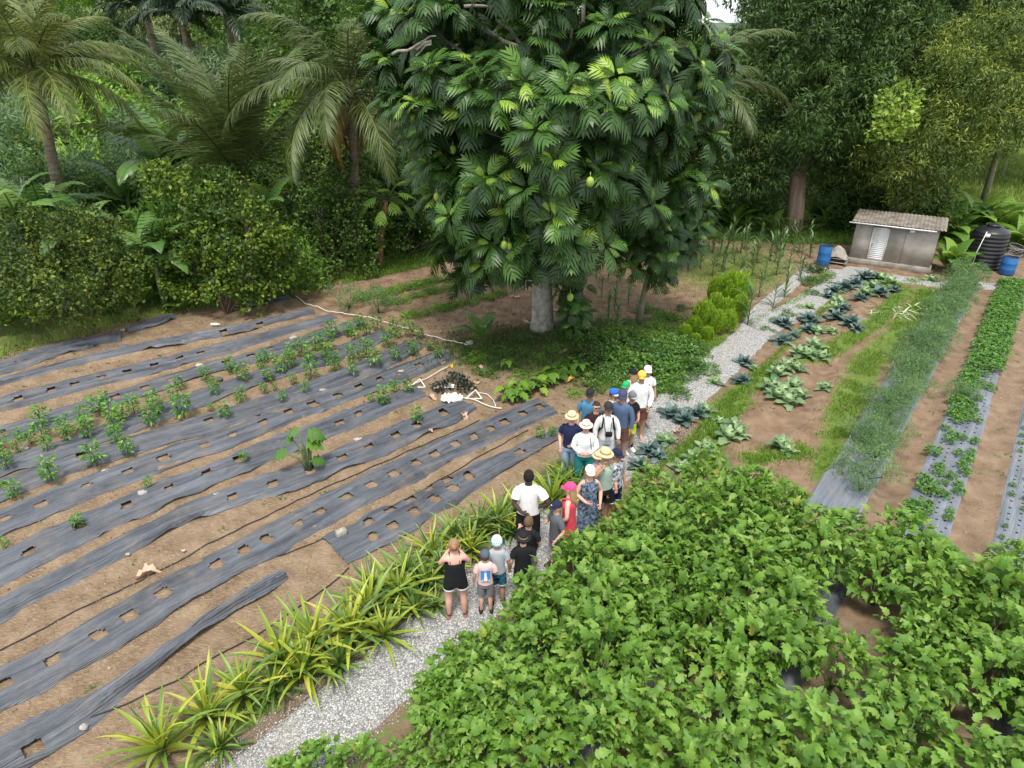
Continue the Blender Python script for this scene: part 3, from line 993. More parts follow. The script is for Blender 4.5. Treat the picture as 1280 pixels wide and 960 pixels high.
# cross path in front of the shed
ribbon("path.002", [(13.6, 28.9), (15.6, 28.2), (17.6, 27.0), (20.5, 26.6), (27, 25.4)], .45, .45, 0.055, M_GRAVEL, 51)
n = 15000
s_ = RNG.random(n) ** 1.6 * 13 + 2.2; t_ = -6.3 + (RNG.random(n) - .5) * 1.65 + .02 * RNG.normal(size=n)
xy = s_[:, None] * U2 + t_[:, None] * N2
tpl = (np.array([[1, 0, 0], [-1, 0, 0], [0, 1, 0], [0, -1, 0], [0, 0, .7], [0, 0, -.7]], float), [(0, 2, 4), (2, 1, 4), (1, 3, 4), (3, 0, 4)])
mb = MB(); mb.inst(tpl, frames(rdir(n), rdir(n), RNG.uniform(.006, .016, n)), np.column_stack([xy, gzv(xy[:, 0], xy[:, 1]) + np.where(np.abs(t_ + 6.3) < .6, .052, .015)]))
ob("gravel", mb.mesh("gravel", M_PEBBLE), kind="stuff")


# ---------------------------------------------------------------- weed mats
def mulch(idx, q, label, matq=M_MULCH, group="black weed mat strips laid over the beds"):
    step = 0.04
    X, u, w = arc_resample(q['g'], q['w'], step)
    Tn = nrm(np.gradient(X, axis=0)); Nn = np.stack([-Tn[:, 1], Tn[:, 0]], -1)
    q = dict(q); q['w'] = [x * 1.12 for x in q['w']]; w = w * 1.12
    hw = max(q['w']); nv = int(2 * hw / 0.035) + 1; cr = q['cr']; sd = 40 + idx * 7
    f = np.linspace(-1, 1, nv)
    ew = w * (1 + 0.10 * vn(u * 1.1, 0 * u, sd) + 0.05 * vn(u * 4, 0 * u, sd + 1) + (.08 + cr * .3) * vn(u * 1.9, 0 * u, sd + 9))
    ew2 = w * (1 + 0.10 * vn(u * 1.1, 0 * u, sd + 2) + 0.05 * vn(u * 4, 0 * u, sd + 3) + (.08 + cr * .3) * vn(u * 1.7, 0 * u, sd + 8))
    off = np.where(f[None, :] < 0, f[None, :] * ew[:, None], f[None, :] * ew2[:, None])
    XY = X[:, None, :] + Nn[:, None, :] * off[..., None]
    Uu = np.repeat(u[:, None], nv, 1)
    wr = 0.04 * fbm(Uu * 0.9, off * 4, sd + 4, 3) + 0.02 * fbm(Uu * 4, off * 6, sd + 6, 2)
    rid = 1 - np.abs(2 * vn(Uu * 0.35 + 3 * vn(Uu * .3, off, sd), off * (5 + 5 * cr), sd + 5))
    wr = wr + (0.035 + 0.13 * cr) * np.maximum(rid - 0.55, 0) * 2
    if cr > .45:
        roll = np.exp(-((off - w[:, None] * (0.5 * np.sin(u * 0.5 + idx))[:, None]) / 0.05) ** 2)
        wr = wr + 0.05 * cr * roll * (0.5 + vn(Uu * .8, Uu * 0, sd + 11))
    z_tear = 0
    edge = np.clip(1 - np.abs(f), 0, 1)[None, :] * nv / 2
    z = gzv(XY[..., 0], XY[..., 1]) + 0.024 + wr * 1.0
    z = np.where(edge < 0.6, z - 0.035, z)
    P = np.concatenate([XY, z[..., None]], -1)
    # holes: leave the faces out, fold the rim up
    mask = np.ones((len(u) - 1, nv - 1), bool)
    fc_u = (u[:-1] + u[1:]) / 2; fc_o = (off[:-1, :-1] + off[1:, 1:]) / 2
    for k, h in enumerate(q['holes']):
        hp = G(h[0], h[1], 0.08)[:2]
        i = int(np.argmin(np.linalg.norm(X - hp, axis=1))); ho = float(np.dot(hp - X[i], Nn[i])); hu = u[i]
        ru = random.uniform(.1, .135); ro = random.uniform(.11, .14); sk = random.uniform(-.25, .25)
        du = fc_u[:, None] - hu + sk * (fc_o - ho); do = fc_o - ho
        mask &= ~((np.abs(du) / ru) ** 5 + (np.abs(do) / ro) ** 5 < 1)
        dv = np.hypot((Uu - hu) / (ru + .03), (off - ho) / (ro + .03))
        P[..., 2] += 0.02 * np.exp(-((dv - 1.0) / .16) ** 2) * (0.4 + RNG.random(P.shape[:2]) * .8)
    # ragged end
    for e in (0, -1):
        pass
    mb = MB(); mb.grid(P, 0.0, mask)
    me = mb.mesh("weed_mat", matq, True)
    a = me.attributes.new("suv", 'FLOAT_VECTOR', 'POINT')
    a.data.foreach_set("vector", np.stack([Uu, off, Uu * 0 + idx], -1).reshape(-1, 3).astype(np.float32).ravel())
    return ob("weed_mat", me, label=label, cat="weed mat", group=group)


ML = ["crumpled black weed mat nearest the corner, bunched and narrow at its end", "broad black weed mat beside the pineapples with a block on its end",
      "long flat weed mat with many square holes, third from the pineapples", "weed mat in which the big elephant ear plant grows, bunched further left",
      "weed mat just above the elephant ear plant with a crease along it", "flat weed mat whose square holes are all empty, sixth strip up the field",
      "weed mat with the lowest line of young pepper plants", "weed mat under the middle line of pepper plants",
      "weed mat under the upper line of pepper plants with a white rock", "narrowing weed mat with evenly spaced holes above the pepper plants",
      "thin folded weed mat running along the far side of the field", "short wide weed mat at the left edge beside the bushes",
      "loose rolled scrap of weed mat by the grass under the citrus bush", "faded scrap of weed mat under the large citrus bush"]
for i, q in enumerate(MULCH):
    mulch(i, q, ML[i])


def bed_strip(idx, q, label, holes=True):
    s0, s1 = q['s']; t0, t1 = q['t']
    us = np.arange(s0, s1, 0.05); vs = np.arange(t0, t1 + .001, 0.05)
    Uu, Vv = np.meshgrid(us, vs, indexing='ij')
    wob = 0.05 * vn(us * .5, us * 0, idx + 3)[:, None] + 0.02 * vn(us * 2.5, us * 0, idx + 9)[:, None]
    XY = Uu[..., None] * U2 + (Vv + wob)[..., None] * N2
    z = gzv(XY[..., 0], XY[..., 1]) + .03 + 0.014 * fbm(Uu * .8, Vv * 6, idx + 5, 3)
    z[:, 0] -= .05; z[:, -1] -= .05
    mask = np.ones((len(us) - 1, len(vs) - 1), bool)
    if holes:
        for r, v0 in enumerate((3, 7, 11, 15)):
            for i in range(2 + r % 2 * 2, len(us) - 3, 5):
                j = v0 + (RNG.random() < .1)
                if j < mask.shape[1]: mask[i + int(RNG.random() < .3), j] = False
    mb = MB(); mb.grid(np.concatenate([XY, z[..., None]], -1), 0.0, mask)
    me = mb.mesh("plastic_mulch", M_MULCH2, True)
    a = me.attributes.new("suv", 'FLOAT_VECTOR', 'POINT')
    a.data.foreach_set("vector", np.stack([Uu, Vv, Uu * 0 + 50 + idx], -1).reshape(-1, 3).astype(np.float32).ravel())
    ob("plastic_mulch", me, label=label, cat="plastic mulch", group="grey plastic mulch strips on the right")


bed_strip(0, BEDS_R[0], "grey plastic mulch strip under the bright green celery, between two bare furrows")
bed_strip(1, BEDS_R[1], "grey plastic mulch strip at the right edge with tiny seedlings in its holes")
bed_strip(2, BEDS_R[2], "grey plastic mulch mostly hidden beneath the feathery hedge", False)
# black mulch under the eggplants
for j, (t0, s0, s1, lb) in enumerate([(-4.75, 4.6, 12.0, "black mulch under the eggplants next to the gravel path"), (-3.2, 3.6, 12.2, "black mulch under the middle eggplant row"),
                                      (-1.35, 4.5, 12.0, "black mulch left of the soil gap in the eggplants"), (0.25, 5.5, 9.2, "black mulch showing in the gap between eggplants"),
                                      (1.9, 6.0, 12.6, "black mulch under the eggplants at the right edge")]):
    us = np.arange(s0, s1, .08); vs = np.linspace(-.42, .42, 15)
    Uu, Vv = np.meshgrid(us, vs, indexing='ij')
    XY = Uu[..., None] * U2 + (Vv + t0)[..., None] * N2
    z = gzv(XY[..., 0], XY[..., 1]) + .10 - .1 * np.abs(Vv / .42) ** 4 + 0.03 * fbm(Uu * .8, Vv * 8, j + 70, 3)
    mb = MB(); mb.grid(np.concatenate([XY, z[..., None]], -1))
    me = mb.mesh("weed_mat", M_MULCH, True)
    a = me.attributes.new("suv", 'FLOAT_VECTOR', 'POINT')
    a.data.foreach_set("vector", np.stack([Uu, Vv, Uu * 0 + 80 + j], -1).reshape(-1, 3).astype(np.float32).ravel())
    ob("weed_mat", me, label=lb, cat="weed mat", group="black weed mats under the eggplants")

# hoses and pipes lying on the field


def lay(name, pts, r, matq, label, cat, z=0.02, seg=6, wig=0.04, group=None):
    if r > .015: r, wig = r * .62, .01
    X, u, w = arc_resample(g2(pts), [1] * len(pts), 0.12)
    Tn = nrm(np.gradient(X, axis=0)); Nn = np.stack([-Tn[:, 1], Tn[:, 0]], -1)
    X = X + Nn * (wig * vn(u * .9, 0 * u, int(pts[0][0])))[:, None]
    P = np.column_stack([X, gzv(X[:, 0], X[:, 1]) + z])
    mb = MB(); tube(mb, P, r, seg)
    return ob(name, mb.mesh(name, matq, True), label=label, cat=cat, group=group)


lay("drip_hose", [(-40, 838), (0, 815), (166, 730), (260, 683), (400, 612), (500, 570), (600, 527)], .012, M_HOSE, "thin black hose above the long mat with many holes", "hose")
lay("drip_hose", [(60, 925), (216, 857), (300, 805), (384, 757), (437, 712)], .012, M_HOSE, "thin black hose closest to the pineapples", "hose")
lay("drip_hose", [(340, 700), (420, 668), (520, 622), (600, 570), (660, 540)], .011, M_HOSE, "thin black hose between the two mats nearest the people", "hose")
lay("irrigation_pipe", [(369, 373), (395, 388), (420, 394), (470, 401), (520, 417), (585, 440)], .022, M_PVC, "long white pipe along the upper end of the weed mats", "pipe", .09)
lay("irrigation_pipe", [(510, 485), (535, 474), (562, 460)], .022, M_PVC, "short white pipe left of the rubbish heap", "pipe", .06, wig=0.01)
lay("irrigation_pipe", [(578, 501), (600, 507), (627, 513)], .022, M_PVC, "short white pipe right of the rubbish heap", "pipe", .06, wig=0.01)
lay("irrigation_pipe", [(620, 510), (612, 486), (596, 492)], .018, M_PVC, "bent white pipe among the dead leaves", "pipe", .06, wig=0.01)


def tri_frame(c, label):
    mb = MB(); p = G(*c); p[2] = gz(p[0], p[1]) + .05
    a = [np.array([-.22, -.1, 0]), np.array([.24, -.12, .02]), np.array([.05, .22, .12])]
    for i in range(3): tube(mb, [p + a[i], p + a[(i + 1) % 3]], .02, 6)
    ob("pipe_frame", mb.mesh("pipe_frame", M_PVC), label=label, cat="pipe frame", group="small white pipe triangles")


tri_frame((522, 484), "white triangular pipe frame at the left pipe end")
tri_frame((592, 498), "white triangular pipe frame beside the dead leaves")


def stone(c, r, matq, label, cat="stone", blk=False):
    r = r * (1 if blk else .78)
    p = G(*c); p[2] = gz(p[0], p[1]) + r * (.9 if blk else .4) + .02
    mb = MB()
    if blk: box(mb, p, (r * 2, r * 1.4, r * 1.3), R=rotz(.6), bev=.02)
    else: ball(mb, p, (r * 1.3, r, r * .62), 9, 6, noise=.5)
    ob("stone", mb.mesh("stone", matq), label=label, cat=cat)


stone((428, 676), .11, M_STONE, "pale concrete block holding down the end of the broad mat", "block", True)
for c, r, mm, lb in [((31, 563), .13, M_STONE, "white rock lying on the mat at the far left"), ((134, 594), .1, M_STONE, "white rock beside a young pepper plant"),
                     ((272, 624), .09, M_STONE, "small pale rock on the bunched weed mat"), ((98, 476), .09, M_STONE, "flat white stone at the mat edge, far left"),
                     ((27, 494), .11, M_STONE_D, "dark stone by the leftmost hole"), ((250, 461), .11, M_STONE, "broken white stone between two mats"),
                     ((274, 476), .12, M_STONE_D, "grey brown stone among the pepper plants"), ((368, 427), .15, M_STONE, "large white rock above the pepper plants"),
                     ((405, 492), .12, M_STONE, "pale stone on the mat in the middle of the field"), ((449, 555), .13, M_STONE, "grey rock on the mat near the elephant ear"),
                     ((180, 623), .12, M_STONE, "heap of white rock on the creased mat"), ((322, 521), .09, M_STONE_D, "small dark stone beside an empty hole"),
                     ((107, 913), .07, M_STONE, "small pale stone at the mat edge, bottom left"), ((155, 414), .14, M_STONE, "tan stone between the mat scrap and the wide mat"),
                     ((335, 407), .12, M_STONE_D, "dark clod on the far mat"), ((268, 436), .09, M_STONE_D, "dark clod on the thin far mat"), ((158, 435), .1, M_STONE_D, "dark clod at the thin mat fold"),
                     ((502, 469), .1, M_STONE, "pale stone at the upper peppers"), ((540, 440), .1, M_STONE_D, "dark stone at the pipe"), ((588, 437), .15, M_STONE, "mossy stone at the end of the long pipe"),
                     ((230, 690), .05, M_STONE, "tiny pale stone in the bare furrow"), ((161, 697), .05, M_STONE, "tiny white pebble in the left furrow")]:
    stone(c, r, mm, lb)
# white bottle lying on the mat
p = G(270, 408); p[2] = gz(p[0], p[1]) + .09
mb = MB(); tube(mb, [p + np.array([-.16, 0, 0]), p + np.array([.06, 0, 0]), p + np.array([.11, 0, 0]), p + np.array([.17, 0, 0])], [.05, .05, .02, .02], 10)
ob("plastic_bottle", mb.mesh("plastic_bottle", M_PVC), label="white plastic bottle lying near the far mat", cat="bottle")


# dead leaves
def dead_leaf(c, s, rz, mm, label, z=.03):
    V, F = t_lobed(int(c[0]), .9)
    V = V.copy(); V[:, 2] = np.abs(V[:, 0]) ** 1.3 * 1.1 + .14 * np.sin(V[:, 1] * 6 + c[0]) + .02 * RNG.normal(size=len(V)); V[:, 0] *= .75
    mb = MB(); mb.add(V * s, F, RNG.random())
    p = G(*c)
    o = ob("fallen_leaf", mb.mesh("fallen_leaf", mm), label=label, cat="fallen leaf", group="dry fallen leaves")
    o.location = (p[0], p[1], gz(p[0], p[1]) + z); o.rotation_euler = (0, 0, rz)


for c, s, r, mm, lb in [((168, 721), .75, -1.3, L_DEAD, "large curled tan leaf lying in the bare furrow"), ((583, 525), .55, .4, L_DEAD, "tan leaf at the upper end of the long mat"),
                        ((541, 544), .4, 1.2, L_DEAD, "small tan leaf lying between two mats"), ((600, 480), .5, 2.0, L_DEAD, "tan leaf under the edge of the mound"),
                        ((545, 500), .5, 1.0, L_DEAD, "tan leaf left of the rubbish heap"), ((722, 478), .7, 1.9, L_ORANGE, "bright orange fallen leaf on the bank"),
                        ((700, 452), .55, -.8, L_DEAD, "dry leaf on top of the mound"), ((603, 465), .5, .8, L_DEAD, "dry leaf beside the dark heap"),
                        ((655, 300), .6, .2, L_DEAD, "dry leaf in the rear plot"), ((650, 372), .6, 1.7, L_DEAD, "dry leaf left of the tree trunk"),
                        ((625, 410), .6, 2.6, L_DEAD, "dry leaf beside the banana sucker"), ((662, 413), .6, .5, L_DEAD, "dry leaf leaning at the tree foot"),
                        ((700, 390), .6, 1.2, L_DEAD, "dry leaf behind the thick trunk"), ((760, 455), .5, 2.1, L_ORANGE, "yellow brown leaf among the herbs"),
                        ((565, 462), .4, .3, L_ORANGE, "rusty leaf above the dark heap"), ((755, 425), .5, .3, L_DEAD, "dry leaf by the leafy column"),
                        ((1000, 352), .5, .9, L_DEAD, "dry leaf by the corn"), ((915, 541), .35, .9, L_ORANGE, "yellow leaf beside a cabbage"), ((843, 542), .4, -.9, L_DEAD, "dry leaf left of the cabbages")]:
    dead_leaf(c, s * .72, r, mm, lb)

# rubbish heap: white sheet and dark leaves
p = G(566, 497); z0 = gz(p[0], p[1])
mb = MB(); g = np.linspace(-1, 1, 14); GX, GY = np.meshgrid(g, g, indexing='ij')
mb.grid(np.stack([p[0] + GX * .3, p[1] - .25 + GY * .22, z0 + .06 + .55 * np.abs(fbm(GX * 3, GY * 3, 77, 3)) * (1 - .6 * np.maximum(abs(GX), abs(GY)))], -1))
ob("plastic_sheet", mb.mesh("plastic_sheet", plain("white_plastic_sheet", (.75, .75, .74), .45, .08)), label="crumpled white plastic sheet in the heap at the field corner", cat="sheet")
mb = MB(); g = np.linspace(-1, 1, 10); GX, GY = np.meshgrid(g, g, indexing='ij')
mb.grid(np.stack([p[0] - .15 + GX * .14, p[1] + .6 + GY * .12, z0 + .04 + .2 * np.abs(fbm(GX * 2, GY * 2, 79, 2)) * (1 - .6 * np.maximum(abs(GX), abs(GY)))], -1))
ob("plastic_sheet", mb.mesh("plastic_sheet", bpy.data.materials["white_plastic_sheet"]), label="smaller white plastic scrap behind the dark heap", cat="sheet")
mm = leafmat("black_wilted_leaf", [(0, (.012, .016, .012)), (.7, (.03, .04, .03)), (1, (.05, .08, .04))], .35, .1)
for c, lb in [((552, 487), "pile of black wilted leaves left in the heap"), ((583, 487), "pile of dark leaves right of the white sheet"), ((570, 476), "dark leafy pile behind the white sheet")]:
    q = G(*c)
    P, N = lumps_points([(0, 0, 0.0, .22)], 500, 0, 0, .2)
    mb = MB(); mb.inst(T_ROUND, frames(N + rdir(len(P)), N + rdir(len(P)) * .5, RNG.uniform(.07, .14, len(P))), P)
    o = ob("wilted_plant_pile", mb.mesh("wilted_plant_pile", mm), label=lb, cat="leaf pile", group="dark leaf piles at the field corner"); o.location = (q[0], q[1], gz(q[0], q[1]))

# ---------------------------------------------------------------- the shed
A = np.array([15.25, 30.15]); B = np.array([18.0, 28.5])
dx = (B - A) / np.linalg.norm(B - A); L = float(np.linalg.norm(B - A)); ang = math.atan2(dx[1], dx[0])
M_BLOCKW = plain("weathered_grey_render", (0.46, 0.42, 0.37), 0.95, 0.1, 1.6, bmp=.02, col2=(0.29, 0.26, 0.225), zs=.8)
M_SIDE = plain("stained_pale_board", (0.42, 0.36, 0.31), 0.9, 0.15, 3)
M_CONC = plain("stained_concrete_footing", (0.33, 0.3, 0.26), 0.95, 0.2, 3, col2=(.17, .15, .12))
M_ROOF = plain("lichened_grey_roof_sheet", (0.23, 0.2, 0.165), 0.9, 0.2, 2.5, bmp=.02, col2=(0.085, 0.072, 0.058))
M_WHITE = plain("white_painted_metal", (0.78, 0.78, 0.76), 0.5, 0.05)
M_DARKIN = plain("dark_opening", (0.02, 0.02, 0.02), 0.9)
sh = empty("shed", (A[0], A[1], 0.0), ang, label="small grey shed with corrugated roof and white louvred door at the end of the path", cat="shed")
D = 1.75
mb = MB(); box(mb, (L / 2, D / 2, .12), (L + .1, D + .1, .28), bev=.02); ob("footing", mb.mesh("footing", M_CONC), sh)
# front wall in panels around the door
dl, dr, dt = .70, 1.36, 1.72
mb = MB()
box(mb, (dl / 2, .06, 1.06), (dl, .12, 1.62)); ob("front_wall", mb.mesh("front_wall", M_BLOCKW), sh)
mb = MB(); box(mb, ((dr + L) / 2, .06, 1.06), (L - dr, .12, 1.62)); ob("front_wall", mb.mesh("front_wall", M_BLOCKW), sh)
mb = MB(); box(mb, ((dl + dr) / 2, .06, 1.81), (dr - dl - .006, .11, .12)); ob("lintel", mb.mesh("lintel", M_DARKIN), sh)
mb = MB()
for x0 in (0.03, L - 0.05):
    V = np.array([[x0 - .05, .122, .26], [x0 + .05, .122, .26], [x0 + .05, D, .26], [x0 - .05, D, .26], [x0 - .05, .122, 1.88], [x0 + .05, .122, 1.88], [x0 + .05, D, 1.96], [x0 - .05, D, 1.96]])
    mb2 = MB(); mb2.add(V, [(0, 1, 5, 4), (1, 2, 6, 5), (2, 3, 7, 6), (3, 0, 4, 7), (4, 5, 6, 7)]); ob("side_wall", mb2.mesh("side_wall", M_SIDE if x0 > 1 else M_BLOCKW), sh)
mb = MB(); box(mb, (L / 2, D - .05, 1.11), (L - .24, .1, 1.7)); ob("back_wall", mb.mesh("back_wall", M_BLOCKW), sh)
# pilaster lines
mb = MB(); box(mb, (2.0, -.012, 1.03), (.03, .02, 1.5)); ob("wall_joint", mb.mesh("wall_joint", M_CONC), sh)
door = MB(); box(door, ((dl + dr) / 2, .02, 1.0), (dr - dl - .02, .04, 1.46)); dob = ob("door", door.mesh("door", M_WHITE), sh)
for i in range(17):
    mb = MB(); box(mb, ((dl + dr) / 2, -.003, .36 + i * .083), (dr - dl - .06, .012, .074), R=np.array([[1, 0, 0], [0, .98, .17], [0, -.17, .98]]))
    ob("louvre", mb.mesh("louvre", M_WHITE), dob)
for x0 in (dl + .02, dr - .02):
    mb = MB(); box(mb, (x0, -.015, 1.0), (.035, .03, 1.46)); ob("door_frame", mb.mesh("door_frame", M_WHITE), sh)
mb = MB(); ball(mb, (dl + .09, -.04, .95), .025); ob("handle", mb.mesh("handle", M_DARKIN), dob)
# roof: corrugated, low pitch rising to the rear
mb = MB()
xs = np.linspace(-.18, L + .22, 150); ys = np.linspace(-.3, D + .2, 12)
RX, RY = np.meshgrid(xs, ys, indexing='ij')
RZ = 1.95 + .05 * RY + .015 * np.sin(RX * 2 * math.pi / .15) + .015 * vn(RX * 2, RY * 2, 4)
mb.grid(np.stack([RX, RY, RZ], -1)); mb.grid(np.stack([RX, RY, RZ - .012], -1)[::-1])
ob("roof", mb.mesh("roof", M_ROOF, True), sh)
mb = MB(); box(mb, (L / 2 - .2, -.32, 1.875), (L + .15, .03, .05)); ob("gutter", mb.mesh("gutter", M_WHITE), sh)
mb = MB(); box(mb, (2.2, -.06, 1.73), (.2, .12, .1), bev=.01); ob("lamp_box", mb.mesh("lamp_box", M_WHITE), sh)
mb = MB(); box(mb, (.95, -.02, 1.83), (.3, .05, .06)); ob("vent", mb.mesh("vent", M_DARKIN), sh)

# water tank
M_TANK = plain("black_polythene_tank", (0.014, 0.015, 0.018), 0.38, 0.1, 3)
p = G(1226, 334)
rg = []
prof = [(0.66, 0), (.7, .03)]
z = .05
while z < 1.5:
    prof += [(.70, z), (.72, z + .04), (.72, z + .08), (.70, z + .12), (.685, z + .145)]; z += .17
prof += [(.7, 1.6), (.66, 1.66), (.45, 1.78), (.24, 1.84), (.235, 1.72), (.26, 1.72), (.26, 1.76), (.0, 1.78)]
tk = empty("water_tank", (p[0], p[1], gz(p[0], p[1])), 0, label="black ribbed plastic water tank beside the shed", cat="water tank")
mb = MB(); loft(mb, [(0, 0, z, r, r) for r, z in prof[:-4]], 36, cap=(True, True)); ob("tank_body", mb.mesh("tank_body", M_TANK, True), tk)
mb = MB(); loft(mb, [(0, 0, z, r, r) for r, z in [(.26, 1.84), (.27, 1.88), (.26, 1.92), (.2, 1.93)]], 24, cap=(True, True)); ob("lid", mb.mesh("lid", M_TANK, True), tk)

M_BLUE = plain("blue_plastic_drum", (0.02, 0.13, 0.36), 0.4, 0.1, 4)


def drum(c, h, r, label, lid=True):
    p = G(*c); d = empty("drum", (p[0], p[1], gz(p[0], p[1])), 0, label=label, cat="drum")
    pr = [(r * .93, 0), (r, .03), (r, h * .3), (r * 1.03, h * .33), (r, h * .36), (r, h * .64), (r * 1.03, h * .67), (r, h * .7), (r, h * .93), (r * .95, h * .97), (r * .95, h)]
    mb = MB(); loft(mb, [(0, 0, z, q, q) for q, z in pr], 22, cap=(True, False)); ob("barrel", mb.mesh("barrel", M_BLUE, True), d)
    mb = MB(); loft(mb, [(0, 0, h - .06, r * .93, r * .93), (0, 0, h - .05, r * .5, r * .5)], 22, cap=(False, True)); ob("contents", mb.mesh("contents", M_DARKIN), d)
    return d


drum((1028, 331), .9, .28, "blue plastic drum left of the shed")
drum((1257, 343), .75, .3, "blue plastic drum with wire coils in front of the water tank")
p = G(1262, 340)
mb = MB()
for k in range(7):
    a = np.linspace(0, 2 * math.pi, 22); r = .3 + .05 * math.sin(k * 2.1)
    P = np.stack([p[0] + .06 * math.sin(k) + r * np.cos(a), p[1] + .05 * math.cos(k * 2) + r * .8 * np.sin(a), .82 + .05 * k + .09 * np.sin(a + k)], -1)
    tube(mb, P, .009, 4, cap=False)
ob("wire_coil", mb.mesh("wire_coil", plain("dull_wire", (.3, .29, .27), .6)), label="tangled coil of wire resting on the right drum", cat="wire")
# tap post
p = G(1212, 341)
tp = empty("tap_post", (p[0], p[1], gz(p[0], p[1])), 0, label="thin white pipe post with meter box in front of the tank", cat="post")
mb = MB(); tube(mb, [(0, 0, 0), (.03, 0, .9), (.2, 0, 1.78)], .016, 8); ob("pole", mb.mesh("pole", M_PVC), tp)
mb = MB(); box(mb, (.26, -.03, 1.62), (.16, .1, .13), bev=.01); ob("meter_box", mb.mesh("meter_box", M_WHITE), tp)
# low rack with pallets left of the shed
p = G(1050, 333)
rk = empty("plank_rack", (p[0] - .1, p[1] + .3, gz(p[0], p[1])), ang, label="low rack of weathered planks with a ragged sack, left of the shed", cat="rack")
for k, z in enumerate((.12, .3)):
    for j in range(3):
        mb = MB(); box(mb, (0, j * .2, z), (.95, .16, .03), R=rotz(.03 * (j - 1))); ob("plank", mb.mesh("plank", M_TWIG), rk)
for x0 in (-.4, .4):
    mb = MB(); box(mb, (x0, .2, .15), (.06, .5, .26)); ob("support", mb.mesh("support", M_TWIG), rk)
mb = MB(); g = np.linspace(-1, 1, 14); GX, GY = np.meshgrid(g, g, indexing='ij')
P = np.stack([GX * .42, .2 + GY * .3, .36 + .5 * (1 - GX ** 2) * (1 - GY ** 2) + .16 * fbm(GX * 2, GY * 2, 5, 2)], -1)
mb.grid(P); o = ob("sack", mb.mesh("sack", plain("faded_pale_sack", (.36, .32, .27), .9, .25, 6), True), label="faded lumpy sack lying on the plank rack", cat="sack")
o.location = rk.location; o.rotation_euler = rk.rotation_euler
for c, h, lb in [((1252, 222), 1.3, "thin fence post standing in the lawn behind the shed"), ((1205, 214), 1.1, "short fence post in the lawn left of the leaning trunk")]:
    q = G(*c); mb = MB(); tube(mb, [(0, 0, -.1), (.03, 0, h)], .05, 7)
    o = ob("fence_post", mb.mesh("fence_post", M_TWIG), label=lb, cat="post"); o.location = (q[0], q[1], land(q[0], q[1]))

# ================================================================ PEOPLE
SK = {}


def skin(c):
    k = tuple(c)
    if k not in SK:
        m, nt, b = mat("skin")
        n = noise(nt, 6, 3, coord(nt))
        nt.links.new(ramp(nt, n, [(.3, tuple(x * .85 for x in c)), (.7, c)]), b.inputs["Base Color"])
        b.inputs["Roughness"].default_value = .55; b.inputs["Subsurface Weight"].default_value = 0.0
        SK[k] = m
    return SK[k]


CM = {}


def cm(name, c, c2=None, sc=14.0):
    if name not in CM: CM[name] = cloth(name, c, .08, c2, sc)
    return CM[name]


M_EYE = plain("dark_eye", (.02, .015, .012), .3)
M_LIP = plain("lip", (.35, .12, .1), .5)
M_GLASS = plain("black_sunglass_lens", (.012, .012, .014), .12)
FAIR = (.62, .37, .27); PINKISH = (.66, .36, .28); TAN = (.45, .25, .16); DARKS = (.06, .035, .024)
BLONDE = (.42, .28, .13); BROWNH = (.1, .055, .03); BLACKH = (.018, .014, .012); AUB = (.22, .1, .045)

ARMS = {  # elbow, wrist, finger direction for one side (x outward)
    'down': ((.245, .02, 1.13), (.26, -.05, .89), (0.05, -.15, -1)),
    'loose': ((.26, .05, 1.14), (.22, -.13, .93), (-.2, -.5, -1)),
    'clasp': ((.255, .0, 1.12), (.1, -.2, 1.03), (-1, -.15, -.35)),
    'hips': ((.36, .1, 1.16), (.19, .03, 1.02), (-1, -.4, -.5)),
    'face': ((.25, -.1, 1.17), (.09, -.2, 1.38), (-.4, .25, 1)),
    'chest': ((.25, -.06, 1.15), (.09, -.22, 1.24), (-.8, .0, .7)),
    'point': ((.26, -.16, 1.2), (.3, -.42, 1.14), (.2, -1, -.1)),
    'back': ((.25, .1, 1.13), (.1, .17, .98), (-1, .1, -.3)),
    'up': ((.3, -.12, 1.3), (.16, -.2, 1.52), (-.3, 0, 1)),
}


def tpath(pts, radii, seg=10):
    return pts, radii


